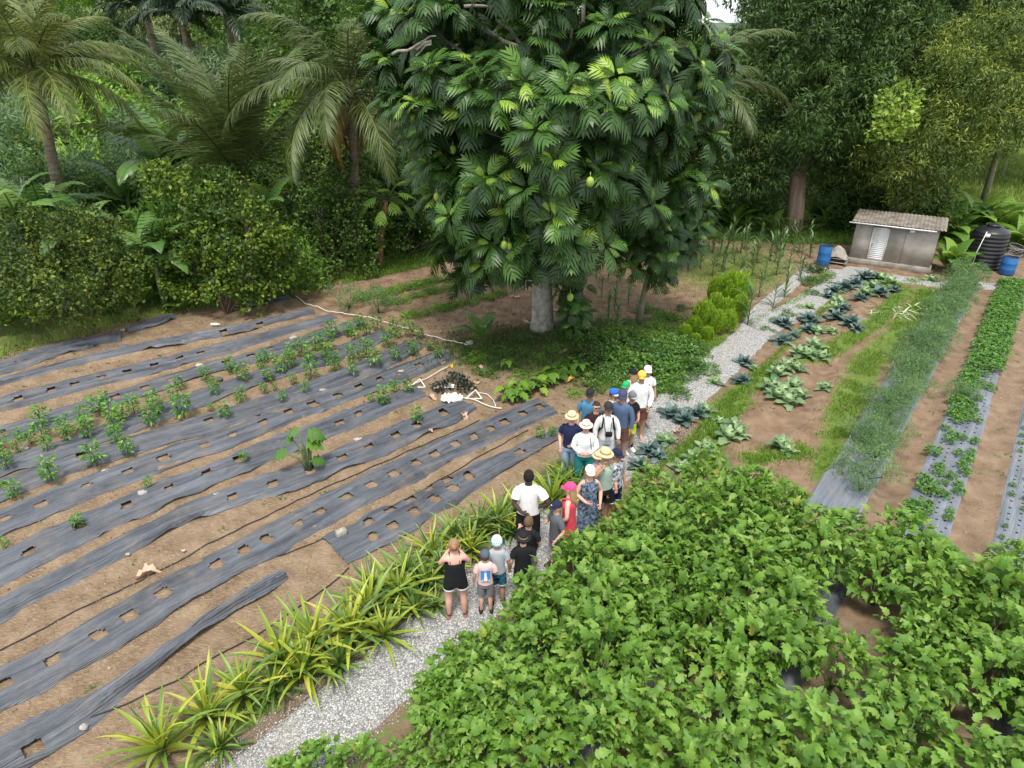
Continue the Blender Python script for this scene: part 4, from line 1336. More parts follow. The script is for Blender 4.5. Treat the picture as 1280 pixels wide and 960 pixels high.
def body_mesh(h, skinmat, armL, armR, w, legs, head_k, female):
    """one continuous body grown with a Skin modifier, fingers and ears rooted in it"""
    k = h / 1.75
    bm = bmesh.new(); lay = bm.verts.layers.skin.verify()

    def V(p, r):
        v = bm.verts.new(Vector(p)); v[lay].radius = (r, r); return v
    pel = V((0, 0, .96), .125 * w); pel[lay].use_root = True
    waist = V((0, 0, 1.12), .118 * w); chest = V((0, 0.0, 1.28), .128 * w); up = V((0, .01, 1.385), .09 * w)
    neck = V((0, .01, 1.49), .055); jaw = V((0, -.012, 1.565), .068 * head_k); mid = V((0, -.004, 1.64), .1 * head_k); crn = V((0, .006, 1.70), .075 * head_k)
    for a, b_ in ((pel, waist), (waist, chest), (chest, up), (up, neck), (neck, jaw), (jaw, mid), (mid, crn)): bm.edges.new((a, b_))
    tips = []
    for s, arm in ((-1, armL), (1, armR)):
        e, wr, fd = [np.array(q, float) * np.array([s, 1, 1]) for q in ARMS[arm]]
        sh_ = V((s * .15 * w, .01, 1.385), .056 * w); el = V((e[0] * (1 + .4 * (w - 1)), e[1], e[2]), .047 * w)
        m1 = V((e * .55 + wr * .45) * np.array([1 + .2 * (w - 1), 1, 1]), .043 * w); wv = V(wr, .03)
        fdn = nrm(fd); pm_ = V(wr + fdn * .05, .036)
        for a, b_ in ((up, sh_), (sh_, el), (el, m1), (m1, wv), (wv, pm_)): bm.edges.new((a, b_))
        tips.append((s, wr, fdn))
    feet = []
    for s in (-1, 1):
        lx, ly = legs[0 if s < 0 else 1]
        hip = V((s * .095 * w, 0, .88), .098 * w); kn = V((s * (.1 * w + lx * .5), ly * .5 - .015, .5), .064 * w); cf = V((s * (.103 * w + lx * .7), ly * .7 + .02, .35), .06 * w)
        an = V((s * (.105 + lx), ly + .02, .085), .042); bl = V((s * (.12 + lx), ly - .1, .035), .036); to = V((s * (.13 + lx), ly - .16, .028), .026)
        for a, b_ in ((pel, hip), (hip, kn), (kn, cf), (cf, an), (an, bl), (bl, to)): bm.edges.new((a, b_))
        feet.append((s * (.12 + lx), ly))
    me = bpy.data.meshes.new("body_cage"); bm.to_mesh(me); bm.free()
    o = bpy.data.objects.new("body_cage", me); COL.objects.link(o)
    md = o.modifiers.new("skin", 'SKIN'); md.use_smooth_shade = True
    sb = o.modifiers.new("sub", 'SUBSURF'); sb.levels = 1; sb.render_levels = 1
    return o, tips, feet


PEOPLE = []


def person(label, px, py, h, face, sk=FAIR, arms=('down', 'down'), w=1.0, legs=((0, 0), (0, 0)), head_k=1.0, foot=None, lean=0.0, **kw):
    """px, py: where the top of the head (or hat) is in the photograph"""
    PEOPLE.append(dict(label=label, px=px, py=py, h=h, face=face, sk=sk, arms=arms, w=w, legs=legs, head_k=head_k, foot=foot, lean=lean, **kw))


N_ = None
navy = ("navy_cotton", (.015, .02, .06)); white = ("white_cotton", (.78, .78, .77)); black = ("black_cotton", (.013, .013, .015))
# front group
person("woman in a black romper with bare pink shoulders, hands at her face", 567, 675, 1.66, 188, PINKISH, ('face', 'face'), 1.12, ((.03, 0), (.04, 0)), top=('cami', *black), bottom=('shorts', *black, (.83, .83, .8)), hair=('bun', (.33, .19, .1)), shoes=(.25, .12, .09), flip=True)
person("boy in a pink shirt with a blue print on its back and a dark cap", 606, 688, 1.34, 184, FAIR, ('clasp', 'down'), .98, head_k=1.08, top=('tee', "pale_pink_cotton", (.72, .5, .47)), bottom=('shorts', "grey_shorts", (.17, .17, .19)), hat=('cap', (.07, .09, .12), (.02, .04, .1)), hair=('short', BROWNH), shoes=(.03, .03, .03), back=(.05, .25, .6))
person("boy in a grey shirt with a blue and white patterned cap", 621, 670, 1.46, 186, TAN, ('down', 'down'), 1.0, head_k=1.05, top=('tee', "heather_grey_cotton", (.36, .38, .42)), bottom=('shorts', "blue_patterned_shorts", (.015, .025, .07), (.05, .22, .32)), hat=('helmet', (.75, .8, .85), (.04, .25, .6)), shoes=(.02, .02, .02))
person("person in black with a wide black hat, half behind the eggplants", 654, 667, 1.46, 190, FAIR, ('down', 'down'), 1.05, top=('tee', *black), bottom=('shorts', *black), hat=('wide', (.014, .014, .015)), hair=('short', BLACKH), shoes=(.02, .3, .3))
person("boy in a black shirt and blue shorts with short brown hair", 661, 647, 1.47, 165, FAIR, ('clasp', 'point'), .97, head_k=1.06, top=('tee', *black), bottom=('shorts', "denim_blue_shorts", (.09, .18, .36)), hair=('short', (.15, .085, .05)), shoes=(.03, .03, .03))
person("man in a loose white shirt and black trousers with his back turned", 661, 589, 1.84, 175, DARKS, ('hips', 'back'), 1.15, top=('tee', *white), bottom=('trousers', *black), hair=('short', BLACKH), shoes=(.02, .02, .02))
person("boy in a grey shirt and navy cap turned sideways", 696, 627, 1.5, -65, FAIR, ('chest', 'loose'), .97, head_k=1.06, top=('tee', "charcoal_cotton", (.1, .11, .125)), bottom=('shorts', "grey_shorts", (.17, .17, .19)), hat=('cap', (.015, .02, .05), (.02, .02, .05)), hair=('short', BLONDE), shoes=(.03, .03, .03))
person("woman in a red sundress with long blonde hair and a pink cap", 713, 606, 1.68, -115, PINKISH, ('loose', 'loose'), 1.0, top=('tank', "coral_red_cotton", (.6, .06, .09)), bottom=('skirt', "coral_red_cotton", (.6, .06, .09)), hat=('cap', (.75, .06, .2), (.75, .06, .2)), hair=('long', BLONDE), shoes=(.3, .15, .1))
person("woman in a long dark floral dress and a cream sun cap", 738, 583, 1.66, 8, PINKISH, ('clasp', 'loose'), 1.06, top=('tank', "navy_floral_print", (.02, .03, .06), (.25, .33, .42)), bottom=('long_skirt', "navy_floral_print", (.02, .03, .06), (.25, .33, .42)), hat=('cap', (.82, .78, .55), (.85, .84, .7)), hair=('long', BLONDE), shoes=(.1, .1, .1))
person("man in a sage tank top drinking, straw hat on, black shorts", 757, 563, 1.78, 25, TAN, ('up', 'loose'), 1.12, top=('tank', "sage_green_cotton", (.3, .38, .31)), bottom=('shorts', *black), hat=('wide', (.62, .45, .25)), hair=('short', BROWNH), shoes=(.3, .24, .18), glasses=True)
person("person in a navy and white top just behind the sage tank top", 772, 561, 1.72, 40, TAN, ('down', 'down'), 1.0, top=('tee', "navy_white_stripe", (.02, .025, .07), (.7, .7, .7)), bottom=('shorts', *navy, (.83, .83, .8)), hat=('cap', (.02, .02, .05), (.02, .02, .05)), hair=('short', BROWNH), shoes=(.45, .35, .28))
person("child in a grey patterned top beside the teal trousers", 748, 566, 1.35, 15, FAIR, ('down', 'clasp'), .95, head_k=1.06, top=('tee', "mauve_grey_cotton", (.35, .3, .34), (.2, .18, .25)), bottom=('shorts', "grey_shorts", (.17, .17, .19)), hat=('wide', (.62, .45, .25)), hair=('short', BROWNH), shoes=(.1, .1, .1))
# rear group
person("woman in a navy blouse and straw hat at the left of the rear group", 715, 516, 1.66, -15, PINKISH, ('loose', 'clasp'), 1.12, top=('tee', *navy), bottom=('trousers', "pale_blue_denim", (.3, .4, .56)), hat=('wide', (.72, .52, .3)), hair=('short', BLONDE), shoes=(.2, .2, .2))
person("woman in a white blouse with a banded straw hat and teal trousers", 733, 527, 1.62, -5, PINKISH, ('clasp', 'clasp'), 1.18, top=('long', *white), bottom=('trousers', "teal_cotton", (.02, .2, .19)), hat=('wide', (.76, .68, .52)), band=(.2, .15, .1), hair=('short', (.4, .36, .3)), shoes=(.2, .2, .2), strap=True)
person("man in a teal blue T-shirt with a dark cap at the back left", 738, 486, 1.78, -15, TAN, ('loose', 'loose'), 1.05, top=('tee', "teal_blue_cotton", (.07, .2, .32)), bottom=('shorts', *navy), hat=('cap', (.02, .02, .025), (.02, .02, .025)), hair=('short', BROWNH), shoes=(.1, .1, .1), glasses=True)
person("woman in a dark brown V-neck top with sunglasses", 746, 503, 1.7, 5, PINKISH, ('down', 'clasp'), 1.12, top=('tee', "dark_brown_jersey", (.035, .014, .014)), bottom=('shorts', *black), hair=('bun', (.06, .03, .025)), shoes=(.1, .1, .1), glasses=True)
person("man in a white long-sleeved shirt with a backpack and chest pouch", 761, 503, 1.8, 0, TAN, ('down', 'down'), 1.0, top=('long', *white), bottom=('shorts', "pale_blue_shorts", (.5, .55, .62)), hat=('cap', (.03, .03, .03), (.03, .03, .03)), hair=('short', BROWNH), shoes=(.1, .1, .1), glasses=True, pack=True, pouch=True)
person("man in a beige shirt and a blue and white cap looking down", 768, 486, 1.74, 55, TAN, ('clasp', 'clasp'), 1.15, top=('tee', "beige_cotton", (.5, .44, .37)), bottom=('shorts', "khaki_shorts", (.3, .26, .2)), hat=('cap', (.03, .12, .5), (.75, .78, .8)), hair=('short', BROWNH), shoes=(.1, .1, .1))
person("man in a slate blue long-sleeved top, navy cap and brown shorts", 779, 488, 1.82, -22, TAN, ('down', 'down'), 1.08, top=('long', "slate_blue_jersey", (.08, .12, .21)), bottom=('shorts', "brown_shorts", (.14, .06, .05)), hat=('cap', (.05, .06, .12), (.04, .05, .1)), hair=('short', BROWNH), shoes=(.5, .3, .22))
person("child in a green cap mostly hidden in the rear group", 783, 477, 1.5, -40, FAIR, ('clasp', 'clasp'), 1.0, head_k=1.06, top=('tee', "dark_teal_cotton", (.03, .08, .08)), bottom=('shorts', *black), hat=('cap', (.02, .36, .12), (.02, .36, .12)), hair=('short', BROWNH), shoes=(.1, .1, .1))
person("boy in a black shirt and bright yellow shorts with a grey cap", 791, 490, 1.6, 30, TAN, ('down', 'clasp'), 1.0, head_k=1.03, top=('tee', *black), bottom=('shorts', "neon_yellow_shorts", (.62, .75, .02)), hat=('cap', (.13, .14, .15), (.3, .31, .32)), hair=('short', BROWNH), shoes=(.75, .78, .7), socks=True)
person("woman in a pastel tank top with a black cap at the back", 792, 462, 1.66, -150, PINKISH, ('clasp', 'loose'), 1.0, top=('tank', "pastel_print_cotton", (.6, .7, .75), (.75, .45, .5)), bottom=('shorts', *white), hat=('cap', (.015, .015, .018), (.015, .015, .018)), hair=('long', BLONDE), shoes=(.2, .2, .2))
person("person in a white cap hidden behind the black cap", 796, 459, 1.68, 10, TAN, ('clasp', 'down'), 1.0, top=('tee', *white), bottom=('shorts', *black), hat=('cap', (.8, .8, .8), (.8, .8, .8)), hair=('short', BROWNH), shoes=(.2, .2, .2), foot=(803, 531))
person("man in a white long-sleeved shirt, yellow cap and brown shorts", 803, 464, 1.84, -8, TAN, ('down', 'loose'), 1.1, top=('long', *white), bottom=('shorts', "brown_shorts", (.14, .06, .05)), hat=('cap', (.75, .45, .08), (.7, .4, .06)), hair=('short', BROWNH), shoes=(.55, .4, .32), glasses=True)


def garment(name, mb, c, root, sc=14.0, v=None):
    m = cm(c[0], c[1], c[2] if len(c) > 2 and isinstance(c[2], tuple) else None, 16.0 if len(c) > 2 else 14.0)
    return ob(name, mb.mesh(name, m, True), root)


def mirror_arm(arm, s):
    return [np.array(q, float) * np.array([s, 1, 1]) for q in ARMS[arm]]


cages = []
for q in PEOPLE:
    o, tips, feet = body_mesh(q['h'], skin(q['sk']), q['arms'][0], q['arms'][1], q['w'], q['legs'], q['head_k'], False)
    cages.append((o, tips, feet))
bpy.context.view_layer.update()
dg = bpy.context.evaluated_depsgraph_get()
for q, (o, tips, feet) in zip(PEOPLE, cages):
    ev = o.evaluated_get(dg).to_mesh()
    V = np.zeros(len(ev.vertices) * 3, np.float32); ev.vertices.foreach_get("co", V); V = V.reshape(-1, 3).astype(float)
    F = [tuple(p.vertices) for p in ev.polygons]
    q['body'] = (V, [f for f in F if len(f) in (3, 4)])
    o.evaluated_get(dg).to_mesh_clear()
    q['tips'] = tips; q['feet'] = feet
for o, _, _ in cages:
    me = o.data; bpy.data.objects.remove(o); bpy.data.meshes.remove(me)

PM = {}
for q in PEOPLE:
    h, w, hk = q['h'], q['w'], q['head_k'] * 1.09; k = h / 1.75
    hatx = {'wide': .02, 'cap': .02, 'helmet': .03}.get(q['hat'][0], 0) if q.get('hat') else 0
    if q['foot']: p = G(*q['foot'], .04)
    else: p = G(q['px'], q['py'], h + .04 + hatx); p[2] = 0
    p[2] = gz(p[0], p[1]) + .045
    root = empty("person", tuple(p), math.radians(q['face']), label=q['label'], cat="person", group="visitors on the gravel path")
    root.scale = (k, k, k)
    mb = MB(); mb.add(*q['body'])
    hc = np.array([0, 0, 1.655]); HR = np.array([.078, .096, .115]) * hk
    ball(mb, hc, HR, 14, 10)
    mb.add(np.array([[-.016, -.088 * hk, 1.635], [.016, -.088 * hk, 1.635], [0, -.118 * hk, 1.632], [0, -.09 * hk, 1.68]]), [(0, 1, 2), (0, 2, 3), (1, 3, 2)])   # nose
    for s in (-1, 1): ball(mb, (s * .078 * hk, .0, 1.645), (.012, .02, .032), 6, 4)
    for s, wr, fd in q['tips']:
        side = nrm(np.cross(fd, np.array([0, 1.0, .2]))) if abs(fd[1]) < .9 else np.array([1.0, 0, 0])
        palmn = np.cross(side, fd)
        pe = wr + fd * .045
        ball(mb, wr + fd * .055, (.026, .03, .032), 8, 5)
        for j, (o_, ln) in enumerate(((-.026, .062), (-.009, .074), (.009, .07), (.025, .056))):
            a = pe + fd * .03 + side * o_
            b1 = a + nrm(fd + side * o_ * 4) * ln * .55; c1 = b1 + nrm(fd + palmn * .6 * s) * ln * .5
            tube(mb, [a, b1, c1], [.0095, .0085, .006], 5)
        a = wr + fd * .02 + side * (-.026 * s); b1 = a + nrm(fd * .6 - side * s) * .035; c1 = b1 + nrm(fd - side * s * .3) * .03
        tube(mb, [a, b1, c1], [.011, .01, .007], 5)
    bo = ob("body", mb.mesh("body", skin(q['sk']), True), root)
    for s in (-1, 1):
        mb = MB(); ball(mb, (s * .03 * hk, -.087 * hk, 1.668), (.011, .007, .007), 6, 4); ob("eye", mb.mesh("eye", M_EYE), bo)
    mb = MB(); ball(mb, (0, -.088 * hk, 1.597), (.024, .008, .006), 8, 4); ob("mouth", mb.mesh("mouth", M_LIP), bo)
    # ---- top
    tk_ = q['top']; kind = tk_[0]; mb = MB()
    fem = 'woman' in q['label']
    hem = .90 if kind in ('tee', 'long') else .93
    rr = [(0, 0, hem, .178 * w, .135 * w), (0, 0, 1.02, .165 * w, .128 * w), (0, 0, 1.14, .158 * w, .128 * w), (0, -.012 * fem, 1.27, .172 * w, (.128 + .022 * fem) * w),
          (0, 0, 1.36, .185 * w, .124 * w)]
    if kind in ('tee', 'long'): rr += [(0, .005, 1.41, .182 * w, .112 * w), (0, .008, 1.445, .15 * w, .095 * w), (0, .01, 1.475, .1 * w, .08 * w), (0, .01, 1.49, .068, .062)]
    elif kind == 'tank': rr += [(0, .005, 1.41, .125 * w, .095 * w), (0, .01, 1.44, .1 * w, .085 * w)]
    else: rr = rr[:-1] + [(0, 0, 1.33, .166 * w, .125 * w)]
    loft(mb, rr, 26, fold=.022)
    slv = {'tee': .5, 'long': .97}.get(kind, 0)
    if slv:
        for s, arm in ((-1, q['arms'][0]), (1, q['arms'][1])):
            e, wr, fd = mirror_arm(arm, s); shd = np.array([s * .125 * w, .01, 1.39]); e = e * np.array([1 + .4 * (w - 1), 1, 1])
            if kind == 'tee':
                mid_ = shd * .35 + e * .65
                tube(mb, [shd, shd * .7 + e * .3 + np.array([s * .02, 0, .01]), mid_], [.078 * w, .078 * w, .078 * w], 12, cap=False)
            else:
                tube(mb, [shd, shd * .6 + e * .4 + np.array([s * .015, 0, .01]), e, e * .5 + wr * .5, e * .06 + wr * .94], [.076 * w, .074 * w, .062 * w, .054 * w, .04], 12, cap=False)
    tp_ = garment("shirt" if kind in ('tee', 'long') else "top", mb, tk_[1:], root)
    if kind in ('cami', 'tank'):
        for s in (-1, 1):
            z0_ = 1.33 if kind == 'cami' else 1.4
            mb = MB(); ww = .007 if kind == 'cami' else .02
            tube(mb, [(s * .085, -.118 * w, z0_), (s * .09, -.07, 1.452), (s * .088, .03, 1.47), (s * .08, .105 * w, z0_ + .02)], ww, 5)
            garment("strap", mb, tk_[1:], root)
    if q.get('back'):
        mb = MB(); g1 = np.linspace(-.105, .105, 8); g2_ = np.linspace(1.03, 1.33, 6)
        GX, GZ = np.meshgrid(g1, g2_, indexing='ij')
        mb.grid(np.stack([GX, .149 * np.sqrt(np.maximum(0, 1 - (GX / .2) ** 2)) * w + .0, GZ], -1)); ob("printed_panel", mb.mesh("printed_panel", cm("bright_blue_print", q['back'])), tp_)
        mb = MB()
        mb.add(np.array([[-.02, .165, 1.31], [.02, .165, 1.31], [.045, .16, 1.06], [-.045, .16, 1.06]]), [(0, 1, 2, 3)])
        mb.add(np.array([[-.095, .152, 1.05], [-.06, .157, 1.05], [-.08, .155, 1.13]]), [(0, 1, 2)]); mb.add(np.array([[.095, .152, 1.05], [.06, .157, 1.05], [.07, .156, 1.12]]), [(0, 1, 2)])
        ob("printed_tower_shape", mb.mesh("printed_tower_shape", cm("white_cotton", (.78, .78, .77))), tp_)
        mb = MB(); g1 = np.linspace(-.09, .09, 6)
        for gg in g1: box(mb, (gg, .153, 1.355), (.022, .006, .012))
        ob("printed_lettering", mb.mesh("printed_lettering", cm("bright_blue_print", q['back'])), tp_)
    # ---- bottom
    bk = q['bottom']; kind = bk[0]; mb = MB()
    if kind in ('shorts', 'trousers'):
        loft(mb, [(0, 0, 1.03, .15 * w, .12 * w), (0, 0, .95, .17 * w, .128 * w), (0, 0, .86, .182 * w, .13 * w), (0, 0, .8, .185 * w, .122 * w)], 24, fold=.01)
        for s in (-1, 1):
            lx, ly = q['legs'][0 if s < 0 else 1]
            zl = .56 if kind == 'shorts' else .1
            if 'romper' in q['label']: zl = .72
            pts = [(s * .088 * w, 0, .86), (s * (.095 * w + lx * .2), ly * .2, .72), (s * (.1 * w + lx * .45), ly * .45 - .005, .56)]
            rd = [.1 * w, .1 * w, .098 * w]
            if zl > .7: pts, rd = pts[:2], rd[:2]
            if kind == 'trousers': pts += [(s * (.103 * w + lx * .7), ly * .7 + .01, .34), (s * (.105 + lx), ly + .015, .1)]; rd += [.085 * w, .075 * w]
            tube(mb, pts, rd, 14, cap=False)
            if len(bk) > 3:
                mt = MB(); e0 = np.array(pts[-1]); tube(mt, [e0 + (0, 0, .012), e0 - (0, 0, .016)], [rd[-1] + .004, rd[-1] + .004], 14, cap=False)
                ob("hem_trim", mt.mesh("hem_trim", cm("white_cotton", (.78, .78, .77)), True), root)
        bb = bk[1:3] if (len(bk) > 3 and bk[0] == 'shorts' and bk[1] in ('black_cotton', 'navy_cotton')) else bk[1:]
        garment(kind, mb, bb, root)
    else:
        zl, rx = (.5, .2) if kind == 'skirt' else (.1, .24)
        loft(mb, [(0, 0, .98, .162 * w, .125 * w), (0, 0, .88, .19 * w, .142 * w), (0, 0, .7, .2 * w, .155 * w), (0, 0, zl + (.7 - zl) * .5, .2 * w + .01, .165 * w), (0, 0, zl, rx * w * .88, .19 * w)], 28, fold=.05)
        garment("skirt", mb, bk[1:], root)
    # ---- shoes
    sc_ = q['shoes']; smat = cm("shoe_%d_%d_%d" % tuple(int(x * 99) for x in sc_), sc_)
    for (x0, y0) in q['feet']:
        mb = MB()
        if q.get('flip') or sc_[0] > .4 and not q.get('socks'):
            loft(mb, [(x0, y0 - .05, -.002, .05, .14), (x0, y0 - .05, .02, .052, .142)], 14, cap=(True, True))
            tube(mb, [(x0 - .045, y0 - .05, .02), (x0, y0 - .13, .07), (x0 + .045, y0 - .05, .02)], .01, 5); nm = "sandal"
        else:
            loft(mb, [(x0, y0 - .055, -.002, .05, .145), (x0, y0 - .055, .03, .053, .148), (x0, y0 - .04, .065, .046, .115), (x0, y0 + .0, .1, .042, .065)], 14, cap=(True, True)); nm = "shoe"
        ob(nm, mb.mesh(nm, smat, True), root)
        if q.get('socks'):
            mb = MB(); tube(mb, [(x0, y0 + .02, .08), (x0, y0 + .025, .2)], [.052, .056], 12, cap=False); ob("sock", mb.mesh("sock", cm("black_cotton", (.013, .013, .015)), True), root)
    # ---- hair
    if q.get('hair'):
        st_, hcol = q['hair']; hm = cm("hair_%d_%d_%d" % tuple(int(x * 999) for x in hcol), hcol, tuple(x * .5 for x in hcol), 40.0)
        mb = MB(); V_ = []
        th = np.linspace(0, 2.05, 9); a = np.linspace(0, 2 * math.pi, 20, endpoint=False)
        F = []
        for i, t in enumerate(th):
            for aa in a:
                x, y, z = math.sin(t) * math.cos(aa), math.sin(t) * math.sin(aa), math.cos(t)
                tt_ = t
                if y < -.25 and z < .45: # pull the fringe up off the face
                    tt_ = min(t, 1.1); x, y, z = math.sin(tt_) * math.cos(aa), math.sin(tt_) * math.sin(aa), math.cos(tt_)
                V_.append([x * .088 * hk, y * .106 * hk + .006, 1.662 + z * .118 * hk])
        for i in range(len(th) - 1):
            for j in range(20): F.append((i * 20 + j, (i + 1) * 20 + j, (i + 1) * 20 + (j + 1) % 20, i * 20 + (j + 1) % 20))
        mb.add(np.array(V_), F)
        if st_ == 'long': loft(mb, [(0, .045, 1.66, .092, .075), (0, .06, 1.55, .098, .07), (0, .085, 1.42, .095, .055), (0, .1, 1.3, .06, .035)], 16, fold=.08, cap=(False, True))
        if st_ == 'bun': ball(mb, (0, .11, 1.70), .05, 10, 7, noise=.15)
        ob("hair", mb.mesh("hair", hm, True), root)
    # ---- hat
    if q.get('hat'):
        hkind, c1_, *r_ = q['hat']; mb = MB(); hm = cm("hat_%d_%d_%d" % tuple(int(x * 99) for x in c1_), c1_, (c1_ if hkind != 'helmet' else r_[0]), 30.0)
        if hkind == 'wide':
            loft(mb, [(0, 0, 1.70, .16, .18), (0, 0, 1.712, .14, .16), (0, 0, 1.72, .1, .12), (0, 0, 1.755, .096, .116), (0, 0, 1.80, .088, .105), (0, 0, 1.815, .05, .06)], 26, cap=(False, True), fold=.012)
            loft(mb, [(0, 0, 1.69, .158, .178), (0, 0, 1.70, .1, .12)], 26)
            hb = ob("hat", mb.mesh("hat", hm, True), root)
            m2_ = MB(); loft(m2_, [(0, 0, 1.722, .1015, .1215), (0, 0, 1.75, .099, .119)], 26); ob("hat_band", m2_.mesh("hat_band", cm("hat_band_dark", q.get('band', (.25, .17, .1)))), hb)
        elif hkind == 'cap':
            ball(mb, (0, .004, 1.695), (.094 * hk, .112 * hk, .095 * hk), 18, 7, z0=-.05)
            hb = ob("cap", mb.mesh("cap", hm, True), root)
            m2_ = MB(); a = np.linspace(-1.15, 1.15, 12); P = np.zeros((12, 4, 3))
            for j, f in enumerate((0, .35, .7, 1)):
                P[:, j, 0] = np.sin(a) * .088 * hk; P[:, j, 1] = -np.cos(a) * (.1 * hk + .075 * f * np.cos(a * .6)) ; P[:, j, 2] = 1.692 - .02 * f - .02 * np.abs(np.sin(a))
            m2_.grid(P); m2_.grid(P[::-1] - (0, 0, .006)); ob("visor", m2_.mesh("visor", cm("visor_%d_%d_%d" % tuple(int(x * 99) for x in r_[0]), r_[0]), True), hb)
            if q['px'] == 696:
                m2_ = MB(); box(m2_, (0, -.108 * hk, 1.735), (.04, .006, .03)); ob("badge", m2_.mesh("badge", cm("white_cotton", (.78, .78, .77))), hb)
        else:
            ball(mb, (0, .004, 1.68), (.102 * hk, .122 * hk, .115 * hk), 18, 9, z0=-.35)
            ob("cap", mb.mesh("cap", hm, True), root)
    if q.get('glasses'):
        mb = MB()
        for s in (-1, 1): box(mb, (s * .031, -.098 * hk, 1.667), (.05, .01, .03), bev=.004)
        box(mb, (0, -.1 * hk, 1.675), (.16, .006, .007))
        for s in (-1, 1): box(mb, (s * .082, -.045, 1.672), (.005, .11, .008))
        ob("sunglasses", mb.mesh("sunglasses", M_GLASS), label="dark sunglasses worn by the %s" % q['label'][:60].rsplit(' ', 1)[0].replace(' with', ''), cat="sunglasses").parent = root
        root.children[-1] if False else None
    if q.get('pack'):
        bp = MB(); box(bp, (0, .23, 1.2), (.3, .19, .46), bev=.06); o2 = ob("backpack", bp.mesh("backpack", cm("olive_black_backpack", (.09, .09, .07), (.02, .02, .022))), root)
        for s in (-1, 1):
            m2_ = MB(); tube(m2_, [(s * .1, .16, 1.38), (s * .1, .06, 1.485), (s * .105, -.1, 1.42), (s * .13, -.15, 1.25), (s * .17, .0, 1.1), (s * .14, .15, 1.05)], .02, 6); ob("strap", m2_.mesh("strap", cm("black_cotton", (.013, .013, .015))), o2)
    if q.get('pouch'):
        m2_ = MB(); box(m2_, (.02, -.19, 1.1), (.15, .07, .12), bev=.02, R=rotz(0)); o2 = ob("chest_pouch", m2_.mesh("chest_pouch", cm("black_cotton", (.013, .013, .015))), root)
        m2_ = MB(); tube(m2_, [(-.05, -.17, 1.14), (-.08, -.14, 1.3), (-.07, -.06, 1.48), (.05, -.06, 1.48), (.07, -.14, 1.3), (.06, -.17, 1.14)], .007, 5); ob("cord", m2_.mesh("cord", cm("black_cotton", (.013, .013, .015))), o2)
    if q.get('strap'):
        m2_ = MB(); tube(m2_, [(.1, -.11, 1.44), (.13, -.15, 1.25), (.16, -.15, 1.1)], .009, 5); ob("bag_strap", m2_.mesh("bag_strap", cm("black_cotton", (.013, .013, .015))), root)
for o in list(bpy.data.objects):       # sunglasses are worn: parts of their person
    if o.name.startswith("sunglasses"):
        for kk in ("label", "category"):
            if kk in o: del o[kk]

# ================================================================ TREES
def limb(parent, pts, r0, r1, matq, name="limb", seg=8, wob=0.06):
    P = np.array(pts, float); n = 8
    d = np.linspace(0, len(P) - 1, n); X = np.stack([np.interp(d, np.arange(len(P)), P[:, i]) for i in range(3)], -1)
    X[1:-1] += RNG.normal(size=(n - 2, 3)) * wob
    mb = MB(); tube(mb, X, np.linspace(r0, r1, n) * (1 + .06 * RNG.normal(size=n)), seg)
    return ob(name, mb.mesh(name, matq, True), parent)


def leaf_objects(parent, meshes, M, T, name="leaf"):
    for i in range(len(T)):
        ob(name, meshes[i % len(meshes)], parent, M4(M[i], T[i]))


def single(tpl, matq, v=0.0, name="leaf"):
    mb = MB(); mb.add(tpl[0], tpl[1], v); return mb.mesh(name, matq)


# ---- great breadfruit tree
base = G(677, 425); base[2] = gz(base[0], base[1]) - .05
LB = [(500, 20, 21, 1.0), (555, 50, 20.0, 1.6), (620, 25, 19.5, 2.0), (640, 85, 18.6, 1.7), (715, 35, 19.2, 2.0), (760, 85, 18.5, 1.7), (815, 45, 20.2, 1.6), (858, 110, 21, 1.0), (545, 145, 20.5, 1.0),
      (595, 150, 18.6, 1.7), (690, 150, 17.8, 1.8), (775, 160, 18.8, 1.6), (835, 180, 20.5, .8), (572, 215, 19.5, .95), (620, 225, 18.2, 1.4), (700, 215, 17.6, 1.5), (770, 225, 19.2, 1.15), (580, 280, 19.6, .65),
      (640, 290, 18.4, 1.15), (712, 285, 18.0, 1.2), (590, 342, 19.7, .3), (655, 318, 19.2, .7), (712, 325, 18.9, .7), (480, 55, 21, .6), (497, 92, 20.6, .55), (512, 128, 20.3, .5), (562, 250, 19.3, .5), (565, 305, 19.5, .4), (876, 85, 20.8, .6), (876, 135, 20.8, .45), (872, 185, 20.5, .5), (855, 235, 20.2, .5), (640, 185, 17.2, .6), (735, 130, 17.3, .6), (680, 260, 17.0, .55), (600, 100, 17.6, .6), (560, 90, 18.6, .6), (790, 60, 18.2, .6), (650, -40, 21.5, 2.8), (750, -30, 22, 2.6), (560, -20, 22, 1.9), (815, -5, 22, 1.4),
      (680, 100, 22.5, 3.2), (600, 180, 22.0, 2.0), (760, 180, 22.0, 2.0)]
LB3 = [tuple(P3(a, b, c)) + (r * .86,) for a, b, c, r in LB]
tree = empty("breadfruit_tree", tuple(base), 0, label="large breadfruit tree with a thick pale trunk in the middle of the garden", cat="tree")
org = base.copy()
tr = np.array([[0, 0, 0], [.02, 0, .6], [-.02, .05, 1.6], [0, .1, 2.8], [.05, .2, 4.5], [0, .3, 6.5], [.1, .3, 9]])
mb = MB(); tube(mb, tr, [.43, .36, .33, .31, .27, .2, .1], 18); ob("trunk", mb.mesh("trunk", M_BARK, True), tree)
for (x, y, z, r) in LB3:
    p = np.array([x, y, z]) - org
    zs = min(max(1.9, p[2] - 1.4), 8.0); st_ = np.array([np.interp(zs, tr[:, 2], tr[:, 0]), np.interp(zs, tr[:, 2], tr[:, 1]), zs])
    limb(tree, [st_, st_ * .45 + p * .55 + np.array([0, 0, -.3]), p], .1, .035, M_BARK, wob=.1)
